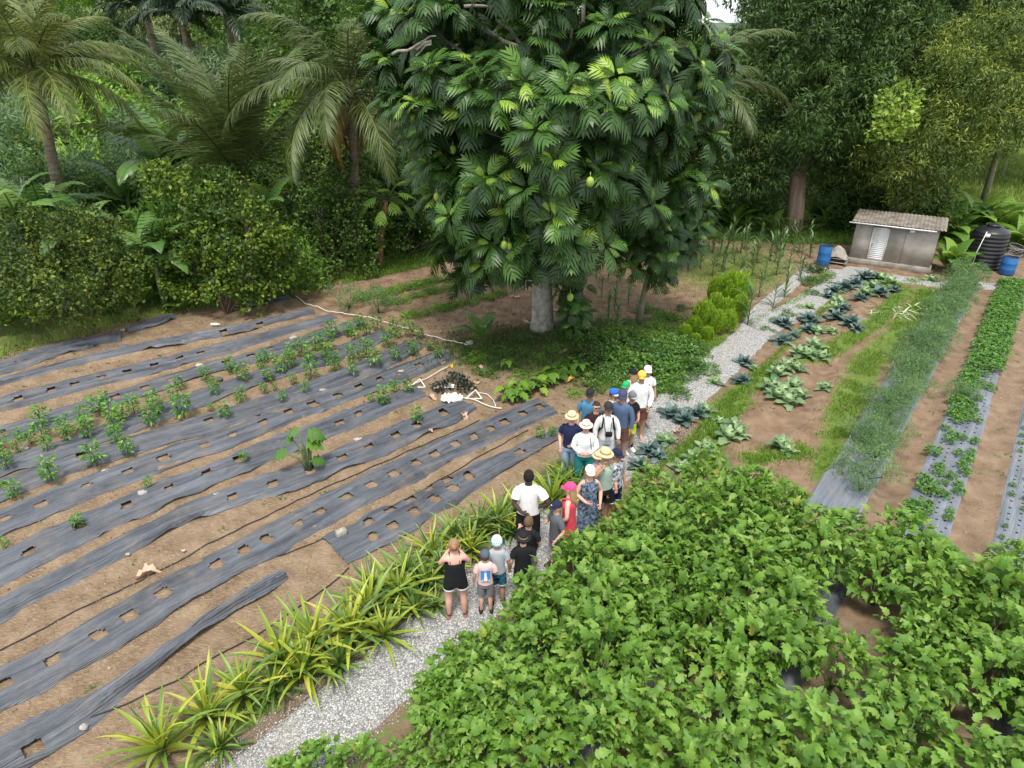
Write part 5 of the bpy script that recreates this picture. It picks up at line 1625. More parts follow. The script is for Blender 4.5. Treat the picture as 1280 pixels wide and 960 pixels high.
P, N = lumps_points([(a - org[0], b_ - org[1], c - org[2], r) for a, b_, c, r in LB3], 1.35, .9, -.7, .2)
front = (P - (np.array([0, 0, 9]) - org)); dist = np.linalg.norm(front, axis=1)
hole = np.zeros(len(P), bool)
for c_ in RNG.permutation(len(P))[:int(len(P) / 26)]: hole |= np.linalg.norm(P - P[c_], axis=1) < RNG.uniform(.4, .95)
P = P[~hole]; N = N[~hole]; front = front[~hole]; dist = dist[~hole]
facing = np.einsum('ij,ij->i', N, -nrm(front))
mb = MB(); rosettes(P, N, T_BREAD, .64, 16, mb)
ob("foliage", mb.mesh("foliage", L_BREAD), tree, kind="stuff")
# inner twigs' leaves that close the crown
k_ = RNG.permutation(len(P))[:int(len(P) * .3)]
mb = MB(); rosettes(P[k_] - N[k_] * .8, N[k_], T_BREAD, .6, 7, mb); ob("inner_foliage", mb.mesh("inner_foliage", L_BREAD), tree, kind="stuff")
# 300 nearest single leaves on their twigs
lm = [single(T_BREAD, L_BREAD, v) for v in (.25, .4, .5, .6, .95, .85, .35, .98)]
cand = np.where(facing > .25)[0]; cand = cand[np.argsort(dist[cand])][:240]; cand = RNG.permutation(cand)[:60]
for c in cand:
    pp = P[c] + N[c] * .22
    ax = nrm(N[c] * .7 + np.array([0, 0, .75])); t1 = nrm(np.cross(ax, [.3, .7, .1])); t2 = np.cross(ax, t1)
    for j in range(5):
        an = j * 1.257 + random.random(); el = math.radians(random.uniform(-5, 45)); rad = math.cos(an) * t1 + math.sin(an) * t2
        d = rad * math.cos(el) + ax * math.sin(el); nn = ax * math.cos(el) - rad * math.sin(el)
        M = frames(d[None], nn[None], np.array([random.uniform(.45, .62)]))[0]
        ob("leaf", lm[random.randrange(len(lm))], tree, M4(M, pp + d * .08))
fm = MB(); ball(fm, (0, 0, -.12), (.085, .085, .11), 10, 7); tube(fm, [(0, 0, .08), (0, 0, -.02)], .01, 4); fm = fm.mesh("breadfruit", M_FRUIT, True)
for (a, b_, yy) in [(815, 38, 17.6), (838, 60, 18.4), (816, 60, 17.8), (757, 96, 16.6), (875, 100, 19.5), (878, 75, 19.3), (870, 142, 20.2), (874, 139, 20.2), (644, 250, 16.9), (649, 247, 16.9), (738, 220, 16.0), (790, 205, 17.5),
                    (546, 240, 18.4), (630, 300, 17.3), (636, 302, 17.4), (583, 302, 18.8), (698, 272, 16.8), (713, 366, 18.2), (566, 180, 18.5), (668, 140, 16.2)]:
    q = P3(a, b_, yy) - org; ob("breadfruit", fm, tree, M4(np.eye(3) * 1.1, q))
# bare pale branches that show between the leaves
for pts in ([(515, 137), (545, 130), (562, 118)], [(520, 62), (540, 50), (520, 70)], [(565, 140), (578, 115), (582, 90)], [(490, 68), (520, 58), (545, 45)], [(580, 8), (620, 5), (640, 10)], [(565, 262), (585, 248), (600, 244)]):
    limb(tree, [P3(a, b_, 18.2) - org for a, b_ in pts], .04, .02, M_TWIG, "bare_branch", 6, .03)


def small_bread(bpx, lumps, trunk_px, r0, label, size=.5):
    b0 = G(*bpx); b0[2] = gz(b0[0], b0[1]) - .05
    L3 = [tuple(P3(a, b_, c) - b0) + (r,) for a, b_, c, r in lumps]
    t = empty("breadfruit_tree", tuple(b0), 0, label=label, cat="tree")
    tp_ = np.array([P3(a, b_, c) - b0 for a, b_, c in trunk_px]); tp_ = np.concatenate([[[0, 0, 0]], tp_])
    mb = MB(); tube(mb, tp_, np.linspace(r0, r0 * .5, len(tp_)), 10); ob("trunk", mb.mesh("trunk", M_BARK_G, True), t)
    for l in L3: limb(t, [tp_[-1], np.array(l[:3])], .04, .02, M_BARK_G)
    P, N = lumps_points(L3, 3.6, .84, -.9, .14)
    mb = MB(); rosettes(P, N, T_BREAD, size, 10, mb); ob("foliage", mb.mesh("foliage", L_BREAD), t, kind="stuff")
    k = RNG.permutation(len(P))[:12]
    for c in k:
        d = nrm(N[c] + rdir(1)[0] * .5 - np.array([0, 0, .2])); M = frames(d[None], (N[c] + np.array([0, 0, 1.]))[None], np.array([size]))[0]
        ob("leaf", lm[random.randrange(4)], t, M4(M, P[c] + N[c] * .1))


M_BARK_G = plain("green_grey_bark", (0.2, 0.2, 0.12), 0.95, 0.2, 4, bmp=0.03)
small_bread((797, 412), [(825, 295, 21.5, .85), (790, 315, 21.5, .55), (855, 282, 22, .65), (848, 318, 22, .5), (830, 338, 21.8, .35), (862, 245, 22.5, .6), (800, 270, 21.6, .65)], [(802, 380, 22.0), (810, 345, 21.8), (822, 300, 21.6)], .13, "slender leaning breadfruit tree to the right of the thick trunk")
small_bread((716, 412), [(712, 355, 20.6, .4), (716, 380, 20.7, .35), (722, 398, 20.7, .25), (708, 330, 20.4, .5)], [(716, 380, 20.8), (713, 345, 20.8)], .1, "short leafy breadfruit shoot close right of the thick trunk", .42)


# ---- mango trees and dark forest
def big_tree(name, label, b0, L3, dens, matq, trunk=None, rs=.6, bark=None, tpl=None, size=.3, per=6, cat="tree", droop=.55, group=None, limbs=True, up=.3, spread=.75, jit=.16, r=.4):
    b0 = np.array(b0, float)
    t = empty(name, tuple(b0), 0, label=label, cat=cat, group=group)
    Lr = [(a - b0[0], b_ - b0[1], c - b0[2], q) for a, b_, c, q in L3]
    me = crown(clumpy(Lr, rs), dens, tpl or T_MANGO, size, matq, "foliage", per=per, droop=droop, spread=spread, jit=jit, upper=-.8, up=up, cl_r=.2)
    ob("foliage", me, t, kind="stuff")
    if trunk is not None:
        mb = MB(); tr_ = np.array(trunk, float); tube(mb, tr_, np.linspace(r, r * .6, len(tr_)), 14); ob("trunk", mb.mesh("trunk", bark or M_BARK_D, True), t)
        if limbs:
            for l in Lr[:9]: limb(t, [tr_[-1] - (0, 0, .5), tr_[-1] * .5 + np.array(l[:3]) * .5 - (0, 0, .3), l[:3]], r * .28, .04, bark or M_BARK_D, wob=.15)
    return t


b0 = G(990, 284); b0[2] = land(b0[0], b0[1])
ZM = 37.0
b0 = np.array([P3(990, 284, 35.5)[0], 35.5, P3(990, 284, 35.5)[2] - .2]); b0[2] = min(b0[2], land(b0[0], b0[1]))
LM = [(992, 60, 35, 2.6), (1045, 50, 36, 3.0), (945, 110, 35, 1.7), (930, 150, 35, 1.4), (985, 130, 33.4, 2.3), (1045, 130, 34.5, 2.4), (940, 195, 34.5, 1.8), (1000, 180, 34.2, 1.5), (1060, 190, 35.5, 2.0), (1000, 0, 36, 2.6), (1040, -20, 37, 3.0), (1090, 20, 38, 3.6), (918, 230, 36, 1.5), (1045, 215, 36, 1.6), (950, 235, 37, 1.4)]
big_tree("mango_tree", "tall dark mango tree with a tan flaking trunk left of the shed", b0, [tuple(P3(a, b_, c)) + (r,) for a, b_, c, r in LM], 9.0, L_MANGO,
         trunk=[(0, 0, -.3), (.05, 0, .4), (0, 0, 1.5), (-.1, .1, 2.6), (0, .2, 4), (.1, .3, 6)], bark=M_BARK_M, per=8, size=.27, r=.5, jit=.08)
# forked second stem
LM2 = [(1170, 170, 32.5, 1.9), (1130, 190, 32, 1.8), (1215, 150, 33, 2.1), (1170, 120, 33.5, 2.1), (1105, 225, 33, 1.3), (1150, 222, 32.5, 1.2), (1185, 185, 33.2, 1.3), (1245, 110, 34, 2.2), (1200, 85, 35, 2.2), (1262, 60, 35, 2.6), (1285, 120, 35, 1.9), (1125, 238, 33, .8)]
b2 = np.array([*(P3(1110, 262, 34.5)[:2]), land(19, 34.5)])
big_tree("mango_tree", "broad mango tree with yellowish sun-painted tips above the shed", b2, [tuple(P3(a, b_, c)) + (r,) for a, b_, c, r in LM2], 10.0, L_MANGO2,
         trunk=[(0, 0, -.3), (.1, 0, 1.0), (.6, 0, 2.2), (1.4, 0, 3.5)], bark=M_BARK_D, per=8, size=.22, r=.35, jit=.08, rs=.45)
b3 = np.array([*(P3(1065, 262, 39)[:2]), 0.0]); b3[2] = land(b3[0], b3[1])
LM3 = [(1110, 130, 38.5, 2.4), (1080, 180, 38, 2.0), (1100, 90, 40, 3), (1150, 50, 41, 3.4), (1210, 30, 41, 3.4), (1270, 0, 42, 4), (1120, 10, 42, 4), (1180, -10, 42, 4), (1075, 225, 38, 1.6), (1110, 215, 38, 1.5)]
big_tree("mango_tree", "shadowy mango tree between the two others, its top out of the picture", b3, [tuple(P3(a, b_, c)) + (r,) for a, b_, c, r in LM3], 5, L_MANGO,
         trunk=[(0, 0, -.3), (0, 0, 2), (.4, 0, 4), (1.0, 0, 6)], per=8, size=.3, r=.45, jit=.08)
q = P3(1122, 130, 30.6)
t = empty("climbing_vine", tuple(q), 0, label="bright lime green vine clump high in the dark mango trees", cat="vine")
ob("foliage", crown([(0, 0, 0, .75), (-.3, -.2, -1.1, .6), (-.1, -.3, -.5, .7)], 60, T_ROUND, .22, L_LIME, "foliage", per=1), t, kind="stuff")
# leaning grey trunk on the right with a small crown
q = G(1238, 238); q[2] = land(q[0], q[1])
q = np.array([*(P3(1234, 236, 40)[:2]), 0.0]); q[2] = land(q[0], q[1])
e1 = P3(1262, 140, 38.5) - q
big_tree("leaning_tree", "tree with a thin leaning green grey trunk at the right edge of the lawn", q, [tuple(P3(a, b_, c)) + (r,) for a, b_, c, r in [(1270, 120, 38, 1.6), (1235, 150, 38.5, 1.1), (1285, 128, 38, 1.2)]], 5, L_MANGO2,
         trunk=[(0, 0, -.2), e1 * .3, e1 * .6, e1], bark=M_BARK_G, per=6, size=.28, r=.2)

# generic background trees, made once and copied
def proto_tree(name, lumps, dens, tpl, size, matq, per, droop, trunk_h, r, **k):
    t = empty(name, (0, 0, 0), 0)
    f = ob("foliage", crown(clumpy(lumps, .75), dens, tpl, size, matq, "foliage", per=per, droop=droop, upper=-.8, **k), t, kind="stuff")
    mb = MB(); tube(mb, [(0, 0, -.4), (.05, 0, trunk_h * .5), (0, .1, trunk_h)], [r, r * .8, r * .6], 10); tk = ob("trunk", mb.mesh("trunk", M_BARK_D, True), t)
    reg(t, [f, tk])
    return t


def rlumps(n, R, H0, H1, r0, r1, seed):
    g = np.random.default_rng(seed); out = []
    for i in range(n):
        a = g.random() * 6.283; q = R * math.sqrt(g.random()); z = g.uniform(H0, H1)
        out.append((q * math.cos(a), q * math.sin(a), z, g.uniform(r0, r1)))
    return out


PT = [proto_tree("forest_tree", rlumps(14, 3.2, 4, 9.5, 1.5, 2.3, 1), 4.0, T_SIMPLE, .33, L_DARK, 5, .1, 6, .3),
      proto_tree("forest_tree", rlumps(15, 3.6, 3, 9, 1.4, 2.2, 2), 4.0, T_SIMPLE, .3, L_MID, 5, .15, 6, .3),
      proto_tree("forest_tree", rlumps(13, 3.0, 3.5, 10, 1.5, 2.2, 3), 4, T_MANGO, .38, L_MANGO, 6, .5, 6, .3)]
TREES = []
for a, b_, yy, k, sc, lb in [
    (20, 60, 50, 1, 1.1, "green tree at the far left behind the yellowish palm"), (10, 15, 64, 0, 1.3, "far dark tree in the top left corner"), (60, 5, 68, 1, 1.3, "far green tree near the top left corner"), (90, 40, 56, 0, 1.2, "dark tree behind the left palm's crown"), (165, 40, 60, 2, 1.2, "drooping dark tree right of the left palm"),
    (420, 20, 48, 0, 1.15, "dark tree behind the middle coconut palm"), (490, 20, 50, 2, 1.2, "dark tree at the left shoulder of the breadfruit tree"), (355, 60, 52, 1, 1.0, "green tree between the two coconut palms"),
    (560, 60, 40, 0, 1.0, "dark tree hidden behind the breadfruit crown, left"), (640, 60, 42, 2, 1.1, "dark tree hidden behind the breadfruit crown, middle"), (720, 60, 43, 0, 1.1, "dark tree behind the breadfruit crown, right of its trunk"),
    (775, 70, 44, 1, 1.0, "dark tree behind the right side of the breadfruit crown"), (850, 130, 46, 0, .8, "low dark tree between the breadfruit and the mango"),
    (600, 190, 37, 0, .6, "low dark tree behind the rear plot, left"), (690, 200, 38, 2, .62, "low dark tree behind the rear plot, middle"), (780, 190, 40, 0, .65, "low dark tree behind the rear plot, right"), (865, 210, 41, 2, .55, "small dark tree at the foot of the mango"),
    (1055, 40, 50, 0, 1.25, "dark tree behind the tall mango"), (1090, 40, 52, 2, 1.25, "dark tree behind the shadowy mango"), (1170, 30, 55, 0, 1.3, "dark tree behind the broad mango"), (1250, 20, 58, 1, 1.3, "green tree behind the lawn at the right edge"), (1350, 40, 50, 0, 1.1, "dark tree cut by the right edge"),
    (1290, 130, 78, 1, .7, "green tree at the back of the lawn"), (1160, 150, 76, 0, .6, "small dark tree at the far side of the lawn"), (1000, 210, 44, 0, .6, "small dark tree right behind the mango trunk"), (1060, 230, 44, 2, .5, "small dark tree behind the shed's left corner"),
    (300, 20, 62, 0, 1.2, "dark tree at the top left behind the palms"), (235, 30, 66, 2, 1.1, "tall drooping tree at the top left"), (-40, 120, 42, 0, 1.0, "dark tree cut by the left edge"), (-30, 30, 60, 2, 1.1, "far tree at the top left corner")]:
    q = P3(a, b_, yy); g = land(q[0], q[1]); TREES.append((q[0], q[1], g, k, (q[2] - g) / 7.5 if a < 900 or b_ > 100 else sc, lb))
for i in range(17):
    px = -60 + i * 42; q = P3(px, 60, 74 + (i % 3) * 9); TREES.append((q[0], q[1], land(q[0], q[1]), (0, 1, 2, 0, 1)[i % 5], 1.45, "far forest tree on the slope at the top left, %s from the left" % ordn(i)))
for i in range(8):
    px = 1010 + i * 42; q = P3(px, 60, 76 + (i % 3) * 8); TREES.append((q[0], q[1], land(q[0], q[1]), (0, 2, 1)[i % 3], 1.4, "far forest tree beyond the lawn, %s from the left" % ordn(i)))
for i, (x, y, g, k, sc, lb) in enumerate(TREES):
    sc = max(.35, min(sc, 1.7))
    first = {0: 0, 1: 1, 2: 2}[k]
    o = PT[k]
    c = copy_tree(o, (x, y, g), RNG.random() * 6.28, (sc * 1.15, sc * 1.15, sc), label=lb, group="forest trees behind the garden"); c["category"] = "tree"
for o in PT:
    for ch in list(o.children): bpy.data.objects.remove(ch)
    bpy.data.objects.remove(o)
# thin feathery tree in the sky gap
q = P3(938, 30, 60); g = land(q[0], q[1])
t = empty("thin_tree", (q[0], q[1], g), 0, label="thin feathery tree against the patch of sky", cat="tree")
hz = q[2] - g
ob("foliage", crown([(0, 0, hz + 1.2, .9), (.5, 0, hz, 1.0), (-.2, 0, hz - 1.3, 1.1), (.3, 0, hz + 2.4, .7), (-.9, 0, hz + .3, .6), (.6, 0, hz - 3.2, 1.9)], 22, T_THIN, .3, L_DARK, "foliage", per=1, jit=.35), t, kind="stuff")
mb = MB(); tube(mb, [(0, 0, 0), (.1, 0, hz), (0, 0, hz + 2.6)], [.16, .07, .03], 7); ob("trunk", mb.mesh("trunk", M_BARK_D), t)


# ---- coconut palms
def fronds(matq, elevs, L, sd, **k):
    return [frond_mb(e, L, sd + i, **k).mesh("frond", matq) for i, e in enumerate(elevs)]


F_A = fronds(L_PALM_W, (78, 60, 42, 25, 8), 4.6, 1, leaf=.95, n=92, hang=.45, bendk=.62, tw=.023)
F_B = fronds(L_PALM, (82, 66, 48, 28, 5), 4.8, 11, leaf=.95, n=92, hang=.45, bendk=.75, tw=.023)
F_U = fronds(L_PALM, (87, 80, 71, 60, 44), 6.4, 15, leaf=1.15, n=100, hang=.35, bendk=.42, tw=.022)
F_Y = fronds(L_PALM_Y, (-30, -50), 3.0, 21, leaf=.7, n=40, hang=1.2)
F_D = fronds(L_PALM_D, (75, 55, 38, 20), 3.8, 31, leaf=.9, n=54, hang=.35, bendk=.6, tw=.045)


def palm(base, top, crowns, label, meshes, n, r=.17, sc=1.0, coco=10, extra=None, tilt=(0, 0), barkm=None, lo=0.0):
    base = np.array(base, float); top = np.array(top, float) - base
    t = empty("coconut_palm" if coco else "palm_tree", tuple(base), 0, label=label, cat="palm tree")
    P = [np.zeros(3) - (0, 0, .3), top * .3 + np.array([.1, 0, 0]), top * .65 + np.array([.08, 0, 0]), top]
    X = np.array([np.array(P[0]) * (1 - s) ** 3 + 3 * np.array(P[1]) * s * (1 - s) ** 2 + 3 * np.array(P[2]) * s * s * (1 - s) + np.array(P[3]) * s ** 3 for s in np.linspace(0, 1, 26)])
    rr = np.linspace(r * 1.25, r, 26) * (1 + .05 * (np.arange(26) % 2)); rr[0] *= 1.3
    mb = MB(); tube(mb, X, rr, 12); ob("trunk", mb.mesh("trunk", barkm or M_PALMB, True), t)
    for i in range(n):
        f = i / (n - 1); m = meshes[min(len(meshes) - 1, int((lo + (1 - lo) * f) * len(meshes)))]
        a = i * 2.39996 + random.uniform(-.2, .2)
        s = sc * (.8 + .25 * min(1, f * 2)) * random.uniform(.9, 1.08)
        R = Matrix.Rotation(a, 4, 'Z') @ Matrix.Rotation(random.uniform(-.12, .12), 4, 'X') @ Matrix.Rotation(random.uniform(-.25, .25), 4, 'Y')
        R = Matrix.Translation(Vector(top + np.array([0, 0, .1]))) @ R @ Matrix.Scale(s, 4)
        ob("frond", m, t, R)
    for i in range(extra or 0):
        R = Matrix.Translation(Vector(top - np.array([0, 0, .15]))) @ Matrix.Rotation(random.uniform(2.2, 4.2) + (i * 1.3), 4, 'Z') @ Matrix.Scale(sc * random.uniform(.7, 1.0), 4)
        ob("dead_frond", F_Y[i % 2], t, R)
    for i in range(coco):
        a = i * 2.4; q = top + np.array([.3 * math.cos(a), .3 * math.sin(a), -.25 - .22 * (i % 3)])
        mb = MB(); ball(mb, q, (.12, .12, .15), 9, 6); ob("coconut", mb.mesh("coconut", M_COCO if i % 3 else M_COCO_B, True), t)
    mb = MB(); ball(mb, top - np.array([0, 0, .12]), (r * 1.9, r * 1.9, .4), 12, 7, noise=.3); ob("crownshaft", mb.mesh("crownshaft", M_FIBRE), t)
    return t


c1 = P3(42, 92, 27); b1 = P3(74, 275, 27.6)
palm((b1[0], b1[1], land(b1[0], b1[1])), c1, None, "coconut palm with a curved brown trunk and olive yellow fronds at the left", F_A, 26, r=.17, coco=12, sc=.95)
c1 = P3(300, 228, 29.5)
palm((c1[0], c1[1], land(c1[0], c1[1])), c1, None, "short coconut palm with tall upright fronds above the citrus bush", F_U, 20, r=.2, coco=0, sc=1.05)
c1 = P3(438, 118, 30); b1 = P3(442, 300, 30)
palm((b1[0], b1[1], land(b1[0], b1[1])), c1, None, "coconut palm heavy with nuts and yellow dead fronds, left of the breadfruit tree", F_B, 26, r=.17, coco=16, sc=1.12, extra=5, lo=.15)
c1 = P3(868, 125, 28.5); b1 = P3(862, 290, 29)
palm((b1[0], b1[1], land(b1[0], b1[1])), c1, None, "coconut palm partly hidden behind the right side of the breadfruit tree", F_B, 20, r=.16, coco=6, sc=.85, extra=2)
c1 = P3(915, 120, 45); b1 = P3(915, 250, 45)
palm((b1[0], b1[1], land(b1[0], b1[1])), c1, None, "distant pale palm below the patch of sky", F_A, 16, r=.15, coco=0, sc=.8)
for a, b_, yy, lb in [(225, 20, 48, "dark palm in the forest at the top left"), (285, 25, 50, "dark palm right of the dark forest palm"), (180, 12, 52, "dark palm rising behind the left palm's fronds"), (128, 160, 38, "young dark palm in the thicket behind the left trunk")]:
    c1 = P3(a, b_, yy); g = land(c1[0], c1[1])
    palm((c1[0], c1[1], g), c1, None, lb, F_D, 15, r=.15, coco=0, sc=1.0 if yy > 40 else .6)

# ---- banana plants
BAN = []
for i in range(4):
    mb = MB(); mb.add(*t_banana(i, tear=.3 + .2 * i), RNG.random()); BAN.append(mb.mesh("leaf", L_BAN))


def banana(base, h, n, L, label, stem=True, wide=1.3, spread=(20, 75), cat="banana plant", name="banana_plant", meshes=None, group=None):
    t = empty(name, tuple(base), random.random() * 6, label=label, cat=cat, group=group)
    if stem:
        mb = MB(); tube(mb, [(0, 0, -.1), (.03, 0, h * .5), (0, 0, h)], [.13, .11, .07], 10); ob("stem", mb.mesh("stem", M_STEM), t)
    for i in range(n):
        el = math.radians(spread[1] - (spread[1] - spread[0]) * i / max(1, n - 1))
        s = L * random.uniform(.8, 1.1)
        R = Matrix.Translation((0, 0, h * random.uniform(.85, 1))) @ Matrix.Rotation(i * 2.4 + random.uniform(-.3, .3), 4, 'Z') @ Matrix.Rotation(el, 4, 'X') @ Matrix.Diagonal((s * wide, s, s, 1))
        ob("leaf", (meshes or BAN)[i % 4], t, R)


for a, b_, yy, h, n, L, lb in [(20, 270, 24, 1.3, 8, 2.0, "banana plant with broad leaves at the left edge"), (52, 262, 25, 1.2, 7, 1.8, "banana plant just left of the palm trunk"), (100, 285, 24, 1.0, 7, 1.8, "banana plant low to the right of the palm trunk"),
                              (192, 318, 24, 1.0, 9, 1.9, "banana plant in the gap between the citrus bushes"), (205, 205, 30, 2.4, 8, 3.0, "tall banana plant with stiff upright leaves below the forest palms"), (335, 262, 28, .9, 6, 1.7, "banana plant behind the large citrus bush"),
                              (240, 330, 25, .6, 5, 1.3, "small banana plant at the foot of the large citrus bush"), (160, 250, 29, 1.2, 6, 2.0, "banana plant in the thicket behind the gap")]:
    q = P3(a, b_, yy); banana((q[0], q[1], land(q[0], q[1])), max(h, q[2] - land(q[0], q[1]) + .1), n, L * 1.25, lb)
q = G(602, 437); banana((q[0], q[1], gz(q[0], q[1])), .25, 6, 1.15, "small banana sucker left of the breadfruit trunk", False, 1.3, (45, 82))

# broad leaved clumps (ginger, heliconia)
HEL = []
for i in range(4):
    mb = MB(); V, F = t_banana(10 + i, tear=.1); V = V * np.array([.9, 1, 1]); mb.add(V, F, RNG.random()); HEL.append(mb.mesh("leaf", L_MIDB := L_MID))


def heliconia(a, b_, yy, n, L, label, mats=None):
    q = P3(a, b_, yy) if yy else G(a, b_)
    banana((q[0], q[1], land(q[0], q[1])), .25, n, L, label, False, 1.5, (25, 85), "leafy plant", "broad_leaved_plant", HEL)


for i, (a, b_, yy, n, L, lb) in enumerate([(20, 420, 0, 13, 1.5, "broad leaved plant at the left edge of the field"), (60, 395, 0, 10, 1.2, "broad leaved plant below the left citrus bush"), (130, 395, 0, 10, 1.0, "ferny clump in the gap above the mat ends"), (185, 385, 0, 12, 1.3, "fern clump in the dark gap between the citrus bushes"),
                                       (230, 390, 0, 8, .8, "low leafy clump beside the rolled scrap of mat"), (900, 262, 38, 14, 2.2, "tall ginger clump in shade left of the mango trunk"), (940, 262, 37, 16, 2.2, "dense ginger clump touching the mango trunk"), (915, 285, 36, 12, 1.6, "ginger clump behind the corn"),
                                       (965, 285, 35, 10, 1.5, "low ginger clump at the foot of the mango trunk"), (1195, 270, 34, 14, 2.2, "heliconia clump right of the shed roof"), (1225, 255, 35, 16, 2.4, "heliconia clump behind the water tank"), (1260, 262, 34, 16, 2.4, "heliconia clump right of the water tank"),
                                       (1285, 285, 32, 14, 2.0, "heliconia clump at the right edge"), (1186, 340, 0, 14, 1.5, "yellow green leafy plant between the shed and the tank"), (1200, 345, 0, 9, .9, "small leafy plant at the foot of the tap post"), (880, 225, 40, 12, 2.0, "shaded broad leaved plant under the distant palm"),
                                       (850, 270, 37, 12, 1.8, "shaded broad leaved plant behind the slender breadfruit"), (1020, 265, 38, 12, 1.6, "leafy clump right of the mango trunk"), (1035, 285, 36, 9, 1.3, "low leafy clump behind the left drum")]):
    heliconia(a, b_, yy, n, L, lb)

# papaya
q = G(474, 338); q[2] = gz(q[0], q[1]); tp_ = P3(492, 238, 31) - q
t = empty("papaya_tree", tuple(q), 0, label="thin papaya tree with a leaning reddish trunk beside the rear plot", cat="tree")
tp_ = np.array([.55, .1, 3.0])
mb = MB(); tube(mb, [(0, 0, -.1), tp_ * .5 - (.05, 0, 0), tp_], [.13, .1, .07], 10); ob("trunk", mb.mesh("trunk", M_STEM_R, True), t)
PAP = single((T_BREAD[0] * np.array([1.2, 1, 1]), T_BREAD[1]), L_MID)
for i in range(16):
    a = i * 2.4; el = math.radians(55 - 5 * i); d = np.array([math.cos(a) * math.cos(el), math.sin(a) * math.cos(el), math.sin(el)])
    mb = MB(); tube(mb, [tp_, tp_ + d * .75], .015, 4); pt_ = ob("leaf_stalk", mb.mesh("leaf_stalk", M_STEM), t)
    ob("leaf", PAP, pt_, M4(frames((d - np.array([0, 0, .4]))[None], np.array([[0, 0, 1.]]) + d * .3, np.array([.7]))[0], tp_ + d * .72))


# ---- citrus bushes and thicket
def bush(name, label, base, lumps, dens, tpl, size, matq, per=1, cat="bush", group=None, stems=5, cl_=True, **k):
    base = np.array(base, float)
    t = empty(name, tuple(base), 0, label=label, cat=cat, group=group)
    L = [(a - base[0], b_ - base[1], c - base[2], r) for a, b_, c, r in lumps]
    fo = ob("foliage", crown(clumpy(L, .32, .8) if cl_ else L, dens, tpl, size, matq, "foliage", per=per, upper=-.7, **k), t, kind="stuff")
    mb = MB()
    for i in range(stems):
        l = L[i % len(L)]; tube(mb, [(RNG.normal() * .1, RNG.normal() * .1, -.1), np.array(l[:3]) * .5 + rdir(1)[0] * .15, np.array(l[:3])], [.05, .035, .015], 5)
    st_ = ob("stems", mb.mesh("stems", M_BARK_D), t)
    reg(t, [fo, st_])
    return t


def PL(*q): return [tuple(P3(a, b_, c)) + (r,) for a, b_, c, r in q]


b_c = G(285, 392); b_c[2] = gz(b_c[0], b_c[1])
bush("citrus_tree", "large yellow green citrus bush overhanging the far mats", b_c, PL((225, 240, 25.2, 1.0), (275, 250, 25, 1.15), (250, 300, 24.3, 1.2), (310, 290, 24.2, 1.25), (345, 320, 24.4, .85), (290, 340, 23.7, 1.0), (240, 345, 24, .85), (330, 345, 24, .75), (200, 225, 26, .6), (265, 365, 23.6, .6), (310, 365, 23.7, .5), (215, 300, 24.6, .7)), 62, T_ROUND, .165, L_CIT, per=2, jit=.13, cl_r=.1, inner=.92)
b_c = G(75, 405); b_c[2] = gz(b_c[0], b_c[1])
bush("citrus_tree", "wide dark citrus bush at the left edge of the field", b_c, PL((15, 300, 22.5, 1.0), (60, 310, 22, 1.1), (105, 300, 22.4, 1.1), (140, 330, 22, .85), (40, 350, 21.2, 1.05), (95, 355, 21, 1.05), (140, 360, 21.6, .7), (10, 380, 20.6, .8), (70, 385, 20.7, .7), (120, 385, 21.2, .5), (-20, 330, 22, 1.2)), 62, T_ROUND, .135, L_CITD := leafmat("older_citrus_leaf", [(0, (0.028, 0.055, 0.012)), (0.5, (0.06, 0.105, 0.02)), (0.88, (0.115, 0.17, 0.028)), (1, (0.24, 0.29, 0.035))], 0.5, 0.28, spec=.25), per=2, jit=.13, cl_r=.1, inner=.92)
b_c = G(410, 345); b_c[2] = gz(b_c[0], b_c[1])
bush("citrus_tree", "dark rounded shrub beside the papaya trunk", b_c, PL((400, 210, 30.5, 1.1), (430, 235, 29.5, 1.2), (395, 265, 29, 1.2), (440, 290, 28.6, 1.1), (400, 315, 28, 1.0), (445, 325, 28.2, .8), (370, 300, 28.5, .9), (420, 190, 31, .7), (460, 270, 29.5, .8), (372, 340, 27.6, .6)), 45, T_ROUND, .15, L_DARK, per=2, jit=.13, cl_r=.1, inner=.92)
b_c = G(510, 320); b_c[2] = gz(b_c[0], b_c[1])
bush("shrub", "dark shrub right of the papaya trunk below the breadfruit leaves", b_c, PL((510, 290, 30.5, .9), (545, 295, 31, .8), (490, 265, 31, .9), (530, 255, 31.5, 1.0), (575, 285, 31.5, .7)), 40, T_ROUND, .17, L_DARK, per=2, jit=.2)

BM = []
for i, (m_, tp2, sz) in enumerate([(L_MID, T_SIMPLE, .2), (L_BLUE, T_THIN, .3), (L_WARM, T_ROUND, .15), (L_LIME, T_SIMPLE, .17), (L_DARK, T_SIMPLE, .2), (L_MID, T_MANGO, .33)]):
    t = bush("thicket_bush", None, (0, 0, 0), [(x, y, z, r) for x, y, z, r in rlumps(9, 1.0, .2, 1.9, .55, .95, 50 + i)], 26, tp2, sz, m_, per=2, jit=.22, cl_r=.12)
    BM.append(t)
kinds = ["green", "grey green feathery", "yellowing", "lime green", "dark", "long leaved green"]
g_ = np.random.default_rng(5)
BUSH = []
for yy, n in ((26.5, 7), (29, 9), (32, 11), (36, 12), (41, 13), (47, 14), (54, 13)):
    for i in range(n):
        px = -90 + (470 / (n - 1)) * i + g_.uniform(-18, 18)
        if yy < 30 and 215 < px < 360: continue
        q = P3(px, 300, yy + g_.uniform(-1, 1)); BUSH.append((q[0], q[1], px, yy))
for i in range(9):
    q = P3(452 + (i % 5) * 26, 260, 33 + 3 * (i // 5) + g_.uniform(-.5, 1)); BUSH.append((q[0], q[1], 505, 37))
